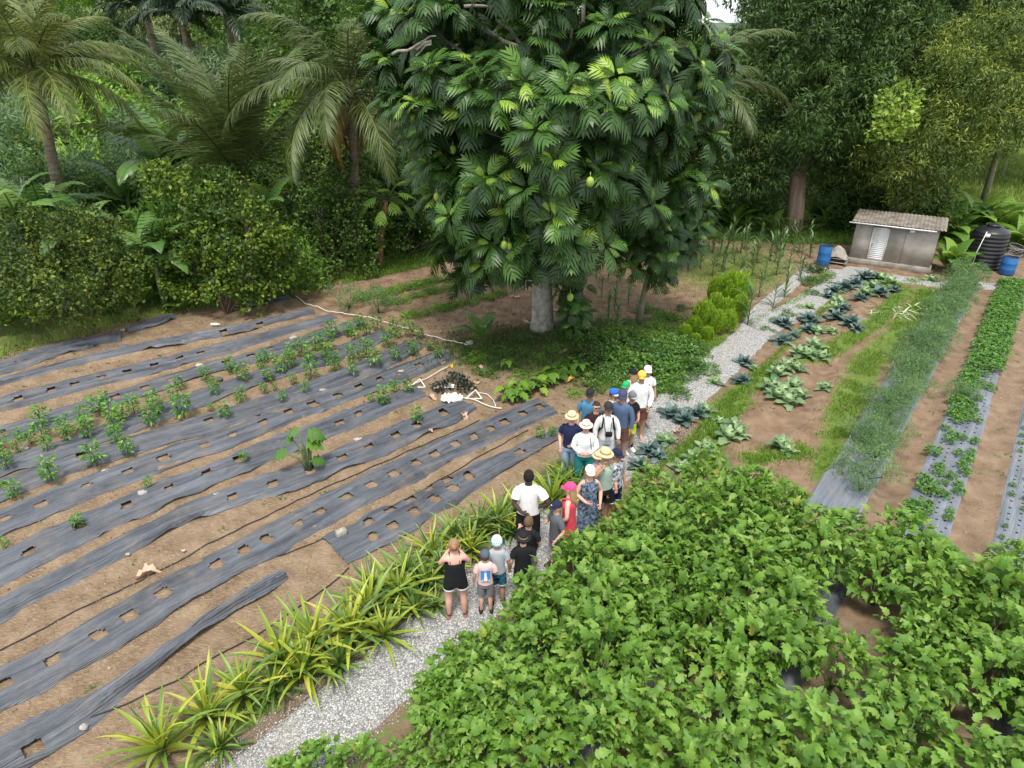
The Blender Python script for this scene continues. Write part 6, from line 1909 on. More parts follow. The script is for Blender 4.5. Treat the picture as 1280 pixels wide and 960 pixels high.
for i in range(10):
    q = P3(560 + i * 36, 260, 37 + g_.uniform(-1, 2)); BUSH.append((q[0], q[1], 560 + i * 36, 37))
for i in range(4):
    q = P3(1085 + i * 26, 260, 35.5 + g_.uniform(-.5, .5)); BUSH.append((q[0], q[1], 1085 + i * 26, 35))
for i in range(12):
    q = P3(1050 + i * 26, 200, 74 + g_.uniform(-2, 2)); BUSH.append((q[0], q[1], 1050 + i * 26, 74))
cnt = {}
for x, y, px, yy in BUSH:
    if px > 500: k = int(g_.choice([4, 4, 0, 4])) if yy != 74 else int(g_.choice([0, 5, 3]))
    else: k = int(g_.choice([0, 0, 1, 1, 2, 3, 5, 4])) if yy > 28 else int(g_.choice([0, 1, 4, 5]))
    sc = g_.uniform(.85, 1.25) * (1.0 if yy < 35 else 1.35) * (.8 if px > 500 and yy < 40 else 1.0)
    zone_ = ("at the front edge of the left thicket" if yy < 30 else "deep in the left thicket" if yy < 40 else "high on the slope at the upper left") if px < 500 else ("in the shade behind the rear plot" if px < 1000 else "behind the shed" if yy < 40 else "along the far side of the lawn")
    cnt[(k, zone_)] = cnt.get((k, zone_), -1) + 1
    lb = "%s bush %s, %s of its kind" % (kinds[k], zone_, ordn(cnt[(k, zone_)]))
    c = copy_tree(BM[k], (x, y, land(x, y)), g_.random() * 6.28, (sc * 1.1, sc * 1.1, sc), label=lb, group="bushes " + zone_); c["category"] = "bush"
for o in BM:
    for ch in list(o.children): bpy.data.objects.remove(ch)
    bpy.data.objects.remove(o)

# ================================================================ CROPS
def place(px, py, z=None):
    p = G(px, py); return np.array([p[0], p[1], gz(p[0], p[1])])


# ---- pineapples along the path
def blades(matq, sd):
    out = []
    for i, (c_, w_) in enumerate([(.5, .05), (.9, .045), (1.3, .05), (1.7, .045), (.25, .04)]):
        mb = MB(); V, F = t_blade(6, w_ * 1.0, c_, base=.75, fold=.5); mb.add(V, F, 0.0); out.append(mb.mesh("blade", matq))
    return out


BL_Y = blades(L_PINE_Y, 1); BL_G = blades(L_PINE_G, 2)
PIN = []
for y in (0, 1):
    for v in range(3):
        t = empty("pineapple_plant", (0, 0, 0)); kids = []
        n = 34
        for i in range(n):
            f = i / (n - 1); a = i * 2.39996 + random.uniform(-.15, .15); el = math.radians(84 - 72 * f ** .8 + random.uniform(-6, 6))
            L = (.62 + .3 * math.sin(f * 2.6)) * random.uniform(.85, 1.15)
            m_ = (BL_Y if (y == 1 and random.random() < .72) or random.random() < .12 else BL_G)[(4 if f < .25 else random.choice((0, 1, 1, 2)) if f < .7 else random.choice((1, 2, 3)))]
            R = Matrix.Translation((0, 0, .06 + .1 * (1 - f))) @ Matrix.Rotation(a, 4, 'Z') @ Matrix.Rotation(el, 4, 'X') @ Matrix.Scale(L, 4)
            kids.append(ob("blade", m_, t, R))
        mb = MB(); ball(mb, (0, 0, .08), (.06, .06, .13), 8, 5); kids.append(ob("stem", mb.mesh("stem", M_STEM), t))
        reg(t, kids); PIN.append((y, t))
pin_pts = [(205, 945, 1, 1.0), (262, 905, 1, .95), (308, 872, 1, .85), (278, 940, 0, .7), (345, 868, 0, .75), (352, 835, 1, 1.0), (398, 812, 1, 1.05), (440, 800, 1, 1.0), (385, 850, 1, .9), (425, 838, 0, .85), (462, 775, 1, 1.0), (470, 745, 0, .9), (500, 748, 1, .95), (478, 800, 1, .8), (520, 770, 0, .8),
           (512, 722, 0, .95), (535, 735, 0, .85), (540, 700, 1, .9), (555, 718, 0, .9), (570, 680, 0, .95), (588, 695, 1, .8), (598, 668, 0, .95), (622, 660, 1, .9), (640, 672, 0, .85), (612, 690, 0, .7), (648, 645, 0, .9), (690, 632, 1, .9), (700, 612, 0, .95), (718, 620, 0, .85), (676, 640, 0, .85),
           (715, 603, 1, .85), (545, 760, 0, .55), (500, 790, 0, .6), (585, 655, 1, .75)]
rows_lab = []
pin_pts = [q for q in pin_pts if q[:2] not in ((500, 790), (585, 655), (612, 690), (676, 640))]
pin_pts.sort(key=lambda q: -q[1])
for i, (px, py, y, sc) in enumerate(pin_pts):
    c = [q for q in PIN if q[0] == y][i % 3][1]
    p = place(px, py)
    where = "at the bottom edge" if py > 900 else "in the thick of the near clump" if py > 790 else "in the clump halfway up" if py > 735 else "behind the woman in the romper" if py > 685 else "beside the white shirted man" if px < 665 else "in the clump between the guide and the rear group"
    col = "yellow green" if y else "green"
    c2_ = copy_tree(c, tuple(p), random.random() * 6.28, sc * (1.08 if y else .95), label="%s pineapple plant, %s in the row counting from the bottom edge" % (col, ordn(i)), group="pineapple plants edging the gravel path", rx=random.uniform(-.16, .16), ry=random.uniform(-.16, .16)); c2_["category"] = "pineapple plant"
for _, t in PIN:
    for ch in list(t.children): bpy.data.objects.remove(ch)
    bpy.data.objects.remove(t)

# ---- eggplants
EG_S = [(lambda mb_: mb_.mesh("leaf", L_EGG))(MB().add(T_EGG[i][0], T_EGG[i][1], 0.0)) for i in range(3)]
EGG = []
for v in range(6):
    g_ = np.random.default_rng(100 + v)
    t = empty("eggplant_bush", (0, 0, 0)); kids = []
    cx = [(0, 0, .62, .42), (.16, .1, .78, .3), (-.2, .05, .72, .3), (.05, -.22, .66, .32), (-.06, .2, .82, .26)]
    cx = [(x + g_.normal() * .05, y + g_.normal() * .05, z + g_.normal() * .05, r * g_.uniform(.9, 1.15)) for x, y, z, r in cx]
    P, N = lumps_points(cx, 34, .8, -.5, .1)
    k = g_.permutation(len(P))
    top = [i for i in k if N[i][2] > .05][:42]; rest = [i for i in k if i not in set(top)]
    d = nrm(N * .8 + rdir(len(P)) * .75 + np.array([0, 0, .05])); nn = nrm(N * .35 + np.array([0, 0, .9]) + rdir(len(P)) * .45)
    M = frames(d, nn, g_.uniform(.14, .25, len(P)))
    for i in top: kids.append(ob("leaf", EG_S[i % 3], t, M4(M[i], P[i])))
    mb = MB()
    mb.inst(T_EGG[v % 3], M[rest], P[rest]); mb.inst(T_EGG[(v + 1) % 3], M[rest], P[rest] * np.array([.75, .75, .85]))
    kids.append(ob("inner_foliage", mb.mesh("inner_foliage", L_EGG), t, kind="stuff"))
    mb = MB()
    for x, y, z, r in cx: tube(mb, [(0, 0, -.05), (x * .5, y * .5, z * .45), (x, y, z)], [.022, .014, .008], 5)
    kids.append(ob("stem", mb.mesh("stem", M_STEM), t)); reg(t, kids); EGG.append(t)
egg_rows = [(-4.85, 4.55, 11.3, "edging the gravel path"), (-4.1, 4.4, 11.9, "second from the gravel path"), (-3.3, 4.5, 12.1, "third from the gravel path"), (-2.45, 4.8, 12.2, "in the middle of the patch"), (-1.55, 5.2, 12.2, "just left of the bare soil gap"),
            (-.55, 5.6, 12.3, "across the bare soil gap"), (.3, 6.0, 12.6, "just right of the bare soil gap"), (1.25, 6.0, 12.8, "towards the right edge of the picture"), (2.2, 7.0, 13.1, "cut by the right edge of the picture")]
GAPS = [(1055, 815, .62), (1015, 915, .42), (1195, 925, .48), (830, 880, .3), (1085, 790, .35), (1060, 955, .35), (525, 930, .2)]
gapg = [(G(a, b_)[:2], r) for a, b_, r in GAPS]
neg = 0
for (t0, s0, s1, lb) in egg_rows:
    s = s1; k = 0
    while s > s0:
        tj = t0 + random.uniform(-.14, .14); xy = ST(s, tj); s -= random.uniform(.5, .66)
        if any(np.linalg.norm(xy - g) < r + .12 for g, r in gapg): continue
        sc = random.uniform(.82, 1.12) * (0.8 if t0 == -4.85 else .93 if t0 == -4.1 else 1.0)
        c = copy_tree(EGG[random.randrange(6)], (xy[0], xy[1], gz(*xy)), random.random() * 6.28, (sc, sc, sc * random.uniform(.85, 1.2)),
                      label="eggplant bush, %s from far end, row %s" % (ordn(k), lb), group="eggplant bushes"); c["category"] = "eggplant bush"
        k += 1; neg += 1
for i, (px, py, sc) in enumerate([(560, 800, .9), (535, 835, .95), (555, 865, 1.0), (525, 890, .9), (575, 905, .9), (545, 925, .75), (590, 850, 1.0)]):
    xy = G(px + 25, py + 25, .5)[:2]
    c = copy_tree(EGG[i % 6], (xy[0], xy[1], gz(*xy)), i * 1.7, (sc * .8,) * 3, label="eggplant bush at the lower left corner of the patch, %s from the people" % ordn(i)); c["category"] = "eggplant bush"; c["group"] = "eggplant bushes"
# a few plants overhanging the bottom edge left of the mass
for px, py in [(395, 958), (445, 950), (500, 958), (360, 975)]:
    xy = G(px, py, .45)[:2]
    c = copy_tree(EGG[random.randrange(6)], (xy[0], xy[1], gz(*xy)), random.random() * 6, (.62,) * 3, label="small eggplant bush at the bottom edge by the gravel, %s from the left" % ordn([360, 395, 445, 500].index(px)), group="small eggplants at the bottom edge"); c["category"] = "eggplant bush"
for t in EGG:
    for ch in list(t.children): bpy.data.objects.remove(ch)
    bpy.data.objects.remove(t)

# ---- young pepper plants
PEPP = []
for v in range(5):
    g_ = np.random.default_rng(200 + v); n = 95
    t = empty("pepper_plant", (0, 0, 0)); P = []; D = []
    h = .42
    for i in range(n):
        z = h * (0.22 + .85 * g_.random()); r = .12 * math.sin(min(1, z / h) * 2.5) * g_.random() ** .5 + .015; a = g_.random() * 6.28
        P.append((r * math.cos(a), r * math.sin(a), z)); D.append((math.cos(a), math.sin(a), g_.uniform(-.5, .5)))
    P = np.array(P); D = np.array(D)
    mb = MB(); mb.inst(T_SIMPLE, frames(D + rdir(n) * .4, np.array([0, 0, 1.]) + rdir(n) * .4 + D * .3, g_.uniform(.075, .125, n)), P)
    f = ob("foliage", mb.mesh("foliage", L_PEP), t, kind="stuff")
    mb = MB(); tube(mb, [(0, 0, -.04), (0, 0, h * .8)], [.01, .006], 5)
    for i in range(6): tube(mb, [(0, 0, .08 + i * .04), P[i * 3]], [.006, .004], 4)
    st_ = ob("stem", mb.mesh("stem", M_STEM), t); reg(t, [f, st_]); PEPP.append(t)
pep = [(27, 550, .6), (55, 550, 1.1), (55, 535, 1), (62, 568, .7), (12, 590, .9), (2, 563, .9), (84, 544, 1.0), (86, 555, .8), (108, 535, 1.1), (114, 550, 1), (125, 520, 1.1), (142, 528, 1), (147, 545, 1.1), (148, 558, .9), (156, 531, 1), (169, 519, 1), (192, 535, 1.1),
       (200, 522, 1), (192, 507, .9), (231, 524, 1.3), (219, 502, .8), (225, 488, .8), (258, 477, .8), (270, 498, .9), (290, 466, .9), (305, 480, 1.1), (302, 504, .9), (331, 492, .6), (336, 479, .8), (327, 462, .8), (330, 453, .8), (344, 459, .7),
       (364, 448, .9), (364, 463, 1), (378, 445, 1.1), (389, 457, 1), (389, 473, 1.1), (367, 481, .6), (383, 495, .7), (355, 506, .6), (283, 528, .9), (264, 514, .45), (162, 572, .9), (122, 585, 1.1), (67, 604, 1.1), (20, 624, .9),
       (411, 438, 1.2), (395, 438, 1.1), (416, 423, 1.1), (436, 420, .9), (450, 413, 1), (444, 426, .8), (459, 422, 1.1), (472, 414, 1), (492, 414, .9), (512, 422, 1.1), (498, 424, .7), (525, 423, .8), (486, 434, 1.2), (459, 448, 1.2), (442, 453, 1.1), (469, 463, 1.1),
       (495, 454, .8), (517, 446, .9), (409, 454, 1.1), (419, 464, 1.1), (442, 473, .8), (353, 470, 1.0), (494, 493, .8), (511, 496, .8), (480, 509, 1), (464, 507, .5), (522, 533, .8), (344, 488, .45), (537, 440, .6), (100, 664, .6), (8, 687, .5), (188, 613, .5), (307, 582, .5), (548, 453, .7), (40, 556, .7), (2, 577, .8), (132, 508, .7), (24, 566, .7), (675, 552, .6), (690, 549, .5)]
pep = sorted(pep); pcount = {}
for i, (px, py, sc) in enumerate(pep):
    p = place(px, py); p[2] += .03
    size = "bushy" if sc >= 1.1 else "small" if sc < .75 else "young"
    grp = "in the left cluster" if px < 240 else "in the middle of the field" if px < 350 else "in the upper right cluster"
    if py > 500 and px > 240: grp = "on the lower mats"
    mi = min(range(len(MULCH)), key=lambda j: float(poly_dist(p[0], p[1], MULCH[j]['g'])[0]))
    pcount[mi] = pcount.get(mi, -1) + 1
    copy_tree(PEPP[i % 5], tuple(p), random.random() * 6, sc * 1.2, label="%s pepper plant, %s from the left on the %s weed mat up the field" % (size, ordn(pcount[mi]), ordn(mi)), group="pepper plants on the weed mats")["category"] = "pepper plant"
for t in PEPP:
    for ch in list(t.children): bpy.data.objects.remove(ch)
    bpy.data.objects.remove(t)

# ---- the elephant ear in the field
p = place(388, 592)
t = empty("elephant_ear_plant", tuple(p), 0, label="big elephant ear plant with broad shiny leaves growing through the weed mat", cat="elephant ear")
V, F = t_lobed(7, 1.3); V = V * np.array([1.15, 1, .8]); ee = single((V, F), L_LIMEG := leafmat("elephant_ear_leaf", [(0, (.05, .13, .02)), (1, (.12, .24, .035))], .3, .3))
for (hx_, hy_, hz_, s, az) in [(-.42, -.1, .5, .42, 1.5), (.02, .1, .85, .5, -.8), (-.16, .1, .95, .36, 1.1), (.12, -.1, .32, .34, -1.1), (-.3, .1, .75, .28, 1.5), (.0, .05, .7, .42, -1.6), (.14, .1, .85, .32, -1.1)]:
    tip = np.array([hx_, hy_, hz_]); mb = MB(); tube(mb, [(0, 0, -.03), tip * .5 + (0, 0, .12), tip], [.04, .028, .015], 6); st_ = ob("leaf_stalk", mb.mesh("leaf_stalk", M_STEM, True), t)
    d = np.array([math.sin(-az), math.cos(az) * .6, -.25]); M = frames(d[None], np.array([[d[0] * .3, -.35, .9]]), np.array([s]))[0]
    ob("leaf", ee, st_, M4(M, tip))
# broad bright leaves on the bank
for i in range(26):
    px = random.uniform(640, 722); py = random.uniform(468, 505)
    if py > 490 and px > 700: py -= 15
    p = place(px, py)
    if i % 13 == 0: pass
    mb = None
BYAM = []
for v in range(3):
    t = empty("taro_plant", (0, 0, 0)); kids = []
    for i in range(7):
        a = i * 2.4 + v; r = random.uniform(.06, .22); tip = np.array([r * math.cos(a), r * math.sin(a), random.uniform(.12, .38)])
        d = np.array([math.cos(a), math.sin(a), -.3]); M = frames(d[None], np.array([[d[0] * .4, d[1] * .4, .9]]), np.array([random.uniform(.2, .3)]))[0]
        kids.append(ob("leaf", BYL if i else (BYL := single((T_EGG[0][0] * np.array([1.25, 1, .8]), T_EGG[0][1]), L_MID)), t, M4(M, tip)))
    mb = MB()
    for i in range(5): tube(mb, [(0, 0, -.02), (.1 * math.cos(i * 2.4), .1 * math.sin(i * 2.4), .25)], .008, 4)
    kids.append(ob("stem", mb.mesh("stem", M_STEM), t)); reg(t, kids); BYAM.append(t)
for i in range(30):
    px = 632 + (i * 37) % 95 + random.uniform(-4, 4); py = 466 + (i * 23) % 38 + random.uniform(-3, 3)
    if px > 700 and py > 495: continue
    p = place(px, py); copy_tree(BYAM[i % 3], tuple(p), random.random() * 6, random.uniform(.8, 1.25), label="bright green taro plant below the thick trunk, %s from the left of its bank" % ordn(i), group="taro plants on the bank")["category"] = "taro plant"
for t in BYAM:
    for ch in list(t.children): bpy.data.objects.remove(ch)
    bpy.data.objects.remove(t)

# ---- cabbages
CABS = {}
for kind, ml in (("green", L_CAB_G), ("blue", L_CAB_B)):
    V, F = t_blade(4, .36, .9, tip=.10, base=.45, fold=-.35)
    V = V.copy(); V[:, 2] += .05 * np.sin(V[:, 1] * 9 + V[:, 0] * 8); lf = single((V, F), ml)
    CABS[kind] = []
    for v in range(3):
        t = empty("cabbage_plant", (0, 0, 0)); kids = []
        for i in range(13):
            f = i / 12; el = math.radians(78 - 72 * f); s = (.17 + .15 * f) * random.uniform(.9, 1.15)
            R = Matrix.Translation((0, 0, .05 + .02 * (1 - f))) @ Matrix.Rotation(i * 2.4, 4, 'Z') @ Matrix.Rotation(el, 4, 'X') @ Matrix.Rotation(random.uniform(-.2, .2), 4, 'Y') @ Matrix.Scale(s, 4)
            kids.append(ob("leaf", lf, t, R))
        if kind == "green":
            mb = MB(); ball(mb, (0, 0, .12), (.095, .095, .085), 12, 7, noise=.04); kids.append(ob("head", mb.mesh("head", L_CAB_C, True), t))
        reg(t, kids); CABS[kind].append(t)
cab = [(930, 456, 'b', 1), (927, 478, 'b', 1), (894, 480, 'g', .8), (840, 520, 'b', 1.1), (855, 528, 'b', 1.1), (872, 520, 'b', 1), (882, 515, 'g', .9), (832, 553, 'g', .9), (813, 566, 'b', 1), (822, 572, 'b', .8), (916, 538, 'g', 1), (910, 552, 'g', 1.15), (882, 563, 'g', .95), (866, 577, 'g', .9), (922, 548, 'g', .9),
       (850, 590, 'g', .9), (800, 585, 'b', 1), (977, 498, 'g', 1.2), (964, 490, 'g', 1.15), (992, 487, 'g', 1.1), (983, 506, 'g', 1.2), (970, 502, 'g', 1.1), (998, 498, 'g', 1), (983, 462, 'g', 1.15), (971, 470, 'g', 1.1), (995, 465, 'g', 1), (999, 446, 'g', 1.2), (1017, 440, 'g', 1.25), (1027, 450, 'g', 1),
       (1008, 450, 'g', 1.1), (977, 428, 'b', 1.1), (991, 423, 'b', .8), (980, 407, 'b', 1.2), (1011, 403, 'b', 1.3), (973, 405, 'b', .9), (1009, 415, 'b', .9), (1022, 417, 'g', 1), (1039, 420, 'g', .8), (1044, 401, 'b', 1.2), (1063, 408, 'b', 1.3), (1070, 414, 'b', .9), (1011, 385, 'g', .8), (1049, 382, 'g', 1.2), (1053, 390, 'b', 1.1),
       (1043, 388, 'g', 1.1), (1055, 362, 'b', 1.3), (1067, 358, 'b', 1.4), (1042, 365, 'b', 1.1), (1080, 350, 'b', 1.5), (1092, 352, 'b', 1.2), (1080, 372, 'g', 1.2), (1099, 370, 'b', 1.3), (1111, 357, 'g', 1.3), (1099, 353, 'g', 1.2), (1074, 378, 'b', 1), (1090, 362, 'g', 1.1), (1117, 365, 'b', 1), (1030, 490, 'g', .8), (1164, 352, 'g', 1), (975, 562, 'g', 1), (983, 570, 'g', .8),
       (1035, 372, 'b', 1.0), (942, 462, 'g', .6), (900, 530, 'g', .7)]
cab.sort(key=lambda q: -q[1])
for i, (px, py, k, sc) in enumerate(cab):
    p = place(px, py); kd = "green" if k == 'g' else "blue"
    wh = "near the foot of the rows by the eggplants" if py > 510 else "halfway along the cabbage bed" if py > 435 else "in the far part of the cabbage bed" if py > 380 else "at the far end of the bed near the shed"
    col = "open light green cabbage" if k == 'g' else "dark blue green cabbage"
    copy_tree(CABS[kd][i % 3], tuple(p), random.random() * 6, sc * 1.32, label="%s, %s nearest the eggplants" % (col, ordn(i)), group="cabbages in the bed")["category"] = "cabbage"
for l in CABS.values():
    for t in l:
        for ch in list(t.children): bpy.data.objects.remove(ch)
        bpy.data.objects.remove(t)

# ---- feathery hedge between the cabbages and the furrow
FE = []
for v in range(4):
    g_ = np.random.default_rng(300 + v)
    t = empty("feathery_bush", (0, 0, 0))
    Lp = [(g_.normal() * .22, g_.normal() * .22, g_.uniform(.3, .65), g_.uniform(.2, .32)) for _ in range(8)]
    f = ob("foliage", crown(Lp, 230, T_THIN, .11, L_FEATH, "foliage", per=2, jit=.22, lift=.3, cl_r=.04), t, kind="stuff")
    mb = MB()
    for l in Lp: tube(mb, [(0, 0, -.05), l[:3]], [.02, .01], 4)
    s_ = ob("stem", mb.mesh("stem", M_STEM), t); reg(t, [f, s_]); FE.append(t)
s = 14.6; k = 0
while s < 33.3:
    for tt_ in (-1.92, -1.55) if s > 16 else (-1.7,):
        xy = ST(s + random.uniform(-.2, .2), tt_ + random.uniform(-.2, .2)); sc = random.uniform(.5, .95)
        near = "near end" if s < 20 else "middle stretch" if s < 27 else "far end"
        copy_tree(FE[k % 4], (xy[0], xy[1], gz(*xy)), random.random() * 6, (sc, sc, sc * 1.05), label="feathery hedge bush, %s from the eggplant end on the %s side" % (ordn(int((s - 14.6) / .68 + .01)), "near" if s <= 16 else "cabbage" if tt_ < -1.8 else "furrow"), group="feathery bushes of the hedge")["category"] = "bush"; k += 1
    s += .68
for px, py, lb in [(436, 385, "round feathery bush at the left of the rear plot rows"), (474, 392, "smaller feathery bush in front of the rear plot rows"), (1200, 500, "feathery bush standing alone in the celery strip")]:
    p = place(px, py); copy_tree(FE[k % 4], tuple(p), 0, (.9, .9, 1.1) if px < 1000 else (.6,) * 3, label=lb)["category"] = "bush"; k += 1
for t in FE:
    for ch in list(t.children): bpy.data.objects.remove(ch)
    bpy.data.objects.remove(t)

# ---- celery on the grey plastic
CE = []
for v in range(4):
    g_ = np.random.default_rng(400 + v); n = 70
    a = g_.random(n) * 6.28; r = .17 * g_.random(n) ** .6
    P = np.column_stack([r * np.cos(a), r * np.sin(a), .08 + .14 * g_.random(n) * (1.2 - r * 3)])
    mb = MB(); mb.inst(t_lobed(v, 1.4), frames(np.column_stack([np.cos(a), np.sin(a), g_.uniform(-.3, .6, n)]) + rdir(n) * .5, np.array([0, 0, 1.]) + rdir(n) * .5, g_.uniform(.055, .1, n)), P)
    t = ob("celery_plant", mb.mesh("celery_plant", L_CEL)); CE.append(t)
k = 0
for r_, t0 in enumerate((-.47, -.25, -.03, .2)):
    s = 13.6; rc = 0
    while s < 34.2:
        dens = 1.0 if s > 23.5 else (.85 if 19.5 < s and r_ < 3 and s < 23 else .42 if r_ < 3 else .45)
        if s < 22 and r_ > 1 and s > 19: dens *= .5
        if RNG.random() < dens:
            xy = ST(s + random.uniform(-.05, .05), t0 + random.uniform(-.04, .04)); sc = random.uniform(.75, 1.25) * (.95 if s > 23.5 else .8 if r_ < 2 else .6)
            o = CE[k % 4] if k < 4 else CE[k % 4].copy()
            if k >= 4: COL.objects.link(o)
            near = "sparse near part" if s < 19.5 else "middle part" if s < 26 else "lush far part"
            o.location = (xy[0], xy[1], gz(*xy) + .03); o.rotation_euler = (0, 0, random.random() * 6); o.scale = (sc,) * 3
            tag(o, "celery plant, %s from near end, %s column on the plastic strip" % (ordn(rc), ordn(r_)), "celery plant", "celery plants on the strip"); k += 1; rc += 1
        s += .30 if s > 23.5 else .3
for r_, t0 in enumerate((1.15, 1.4, 1.65, 1.85)):
    s = 13.2; rc = 0
    while s < 30:
        if RNG.random() < .5:
            xy = ST(s, t0 + random.uniform(-.03, .03)); o = CE[k % 4].copy(); COL.objects.link(o)
            o.location = (xy[0], xy[1], gz(*xy) + .03); o.rotation_euler = (0, 0, random.random() * 6); o.scale = (random.uniform(.28, .42),) * 3
            tag(o, "tiny celery seedling, %s from near end, %s column of the rightmost strip" % (ordn(rc), ordn(r_)), "celery plant", "celery seedlings at the right edge"); k += 1; rc += 1
        s += .45

# ---- corn
CORN = []
cl_ = []
for i, (c_, w_) in enumerate([(1.6, .075), (2.0, .08), (1.2, .07)]):
    V, F = t_blade(6, w_, c_, base=.6, fold=.3); cl_.append(single((V, F), L_CORN))
for v in range(3):
    t = empty("corn_plant", (0, 0, 0)); kids = []
    mb = MB(); tube(mb, [(0, 0, -.05), (.02, 0, .8), (0, .03, 1.25)], [.02, .015, .006], 6); kids.append(ob("stalk", mb.mesh("stalk", M_STEM), t))
    for i in range(10):
        z = .12 + i * .105; a = i * math.pi + random.uniform(-.5, .5) + v; el = math.radians(42 + 3 * i)
        R = Matrix.Translation((0, 0, z)) @ Matrix.Rotation(a, 4, 'Z') @ Matrix.Rotation(el, 4, 'X') @ Matrix.Scale(random.uniform(.65, .9), 4)
        kids.append(ob("leaf", cl_[i % 3], t, R))
    reg(t, kids); CORN.append(t)
cornp = [(934, 408, 1.15), (966, 385, .95), (948, 372, 1), (980, 372, 1), (925, 352, 1), (940, 345, 1.1), (955, 350, 1), (970, 345, 1.1), (985, 338, 1), (1000, 330, 1), (1012, 322, 1), (930, 335, 1), (945, 328, 1), (962, 326, 1), (978, 322, 1), (992, 315, 1), (905, 340, .9), (890, 345, .9), (875, 335, .9),
         (860, 340, .9), (845, 345, .9), (900, 322, .95), (915, 318, 1), (885, 315, .9), (865, 318, .9), (850, 325, .9), (930, 312, 1), (950, 310, 1), (970, 306, 1), (915, 302, .95), (890, 300, .9), (870, 300, .9), (935, 298, 1), (955, 296, 1), (760, 400, .85), (768, 388, .8), (752, 372, .8), (770, 372, .8), (785, 380, .7), (775, 352, .8), (790, 355, .8),
         (770, 420, .8), (760, 352, .7), (745, 348, .7), (665, 372, .7), (1000, 348, .8), (990, 303, .9), (1010, 305, .9)]
cornp = cornp[:1] + sorted(cornp[1:] + [(px + random.uniform(-6, 6), py + random.uniform(-4, 4), random.uniform(.8, 1.0)) for px in range(845, 1010, 15) for py in (300, 316, 332) if px - 800 < (360 - py) * 4 + 60])
for i, (px, py, sc) in enumerate(cornp):
    p = place(px, py)
    lb = "tall corn plant standing at the fork of the gravel paths" if i == 0 else "corn plant " + ("beside the narrow gravel path" if px > 935 and py > 340 else "among the rows behind the golden shrubs" if px > 830 else "in the weedy patch behind the slender tree" if px > 700 else "single beside the thick trunk")
    if i: lb += ", %s from the left" % ordn(i - 1)
    copy_tree(CORN[i % 3], tuple(p), random.random() * 6, sc * (1 if i == 0 else .85), label=lb, group=None if i == 0 else "corn plants behind the golden shrubs")["category"] = "corn plant"
for t in CORN:
    for ch in list(t.children): bpy.data.objects.remove(ch)
    bpy.data.objects.remove(t)

# ---- golden thuja
THP = []
for v in range(3):
    g_ = np.random.default_rng(500 + v); t = empty("golden_thuja", (0, 0, 0))
    n = 2600; th = np.arccos(1 - 1.75 * g_.random(n)); a = g_.random(n) * 6.28
    sh_ = np.stack([np.sin(th) * np.cos(a), np.sin(th) * np.sin(a), np.cos(th)], -1); rad = .92 + .12 * np.sin(a * 7 + th * 3 + v) + .05 * g_.normal(size=n)
    P = sh_ * rad[:, None] * RNG.uniform(.86, 1.06, (n, 1)) * np.array([.38, .38, .5]) + np.array([0, 0, .5])
    mb = MB(); mb.inst(t_simple(.16, .02, 0), frames(sh_ * .55 + np.array([0, 0, .9]) + rdir(n) * .35, sh_ + rdir(n) * .5, g_.uniform(.08, .17, n)), P)
    f = ob("foliage", mb.mesh("foliage", L_THU), t, kind="stuff"); mb = MB(); tube(mb, [(0, 0, -.1), (0, 0, .4)], [.03, .02], 6); s_ = ob("stem", mb.mesh("stem", M_BARK_D), t)
    mb = MB(); ball(mb, (0, 0, .48), (.2, .2, .3), 12, 8); co = ob("inner_foliage", mb.mesh("inner_foliage", L_THU), t)
    reg(t, [f, s_, co]); THP.append(t)
for i, (px, py, sx, sz) in enumerate([(914, 385, 1.55, 1.3), (893, 384, .8, 1.1), (893, 397, .72, .85), (880, 404, .7, .8), (922, 401, .75, .9), (905, 406, .72, .9), (876, 417, .85, 1.0), (893, 420, .75, .85), (866, 422, .6, .6), (855, 428, .5, .45), (909, 417, .65, .75), (883, 430, .5, .5), (868, 434, .4, .35)]):
    p = place(px, py)
    lb = ["largest golden thuja with a spreading dome top at the back of the row", "golden thuja tucked against the largest one"][i] if i < 2 else "golden thuja of the lime green row, %s from its back" % ordn(i)
    copy_tree(THP[i % 3], tuple(p), i * 1.3, (sx, sx, sz), label=lb, group=None if i < 2 else "golden thujas")["category"] = "thuja"
for t in THP:
    for ch in list(t.children): bpy.data.objects.remove(ch)
    bpy.data.objects.remove(t)

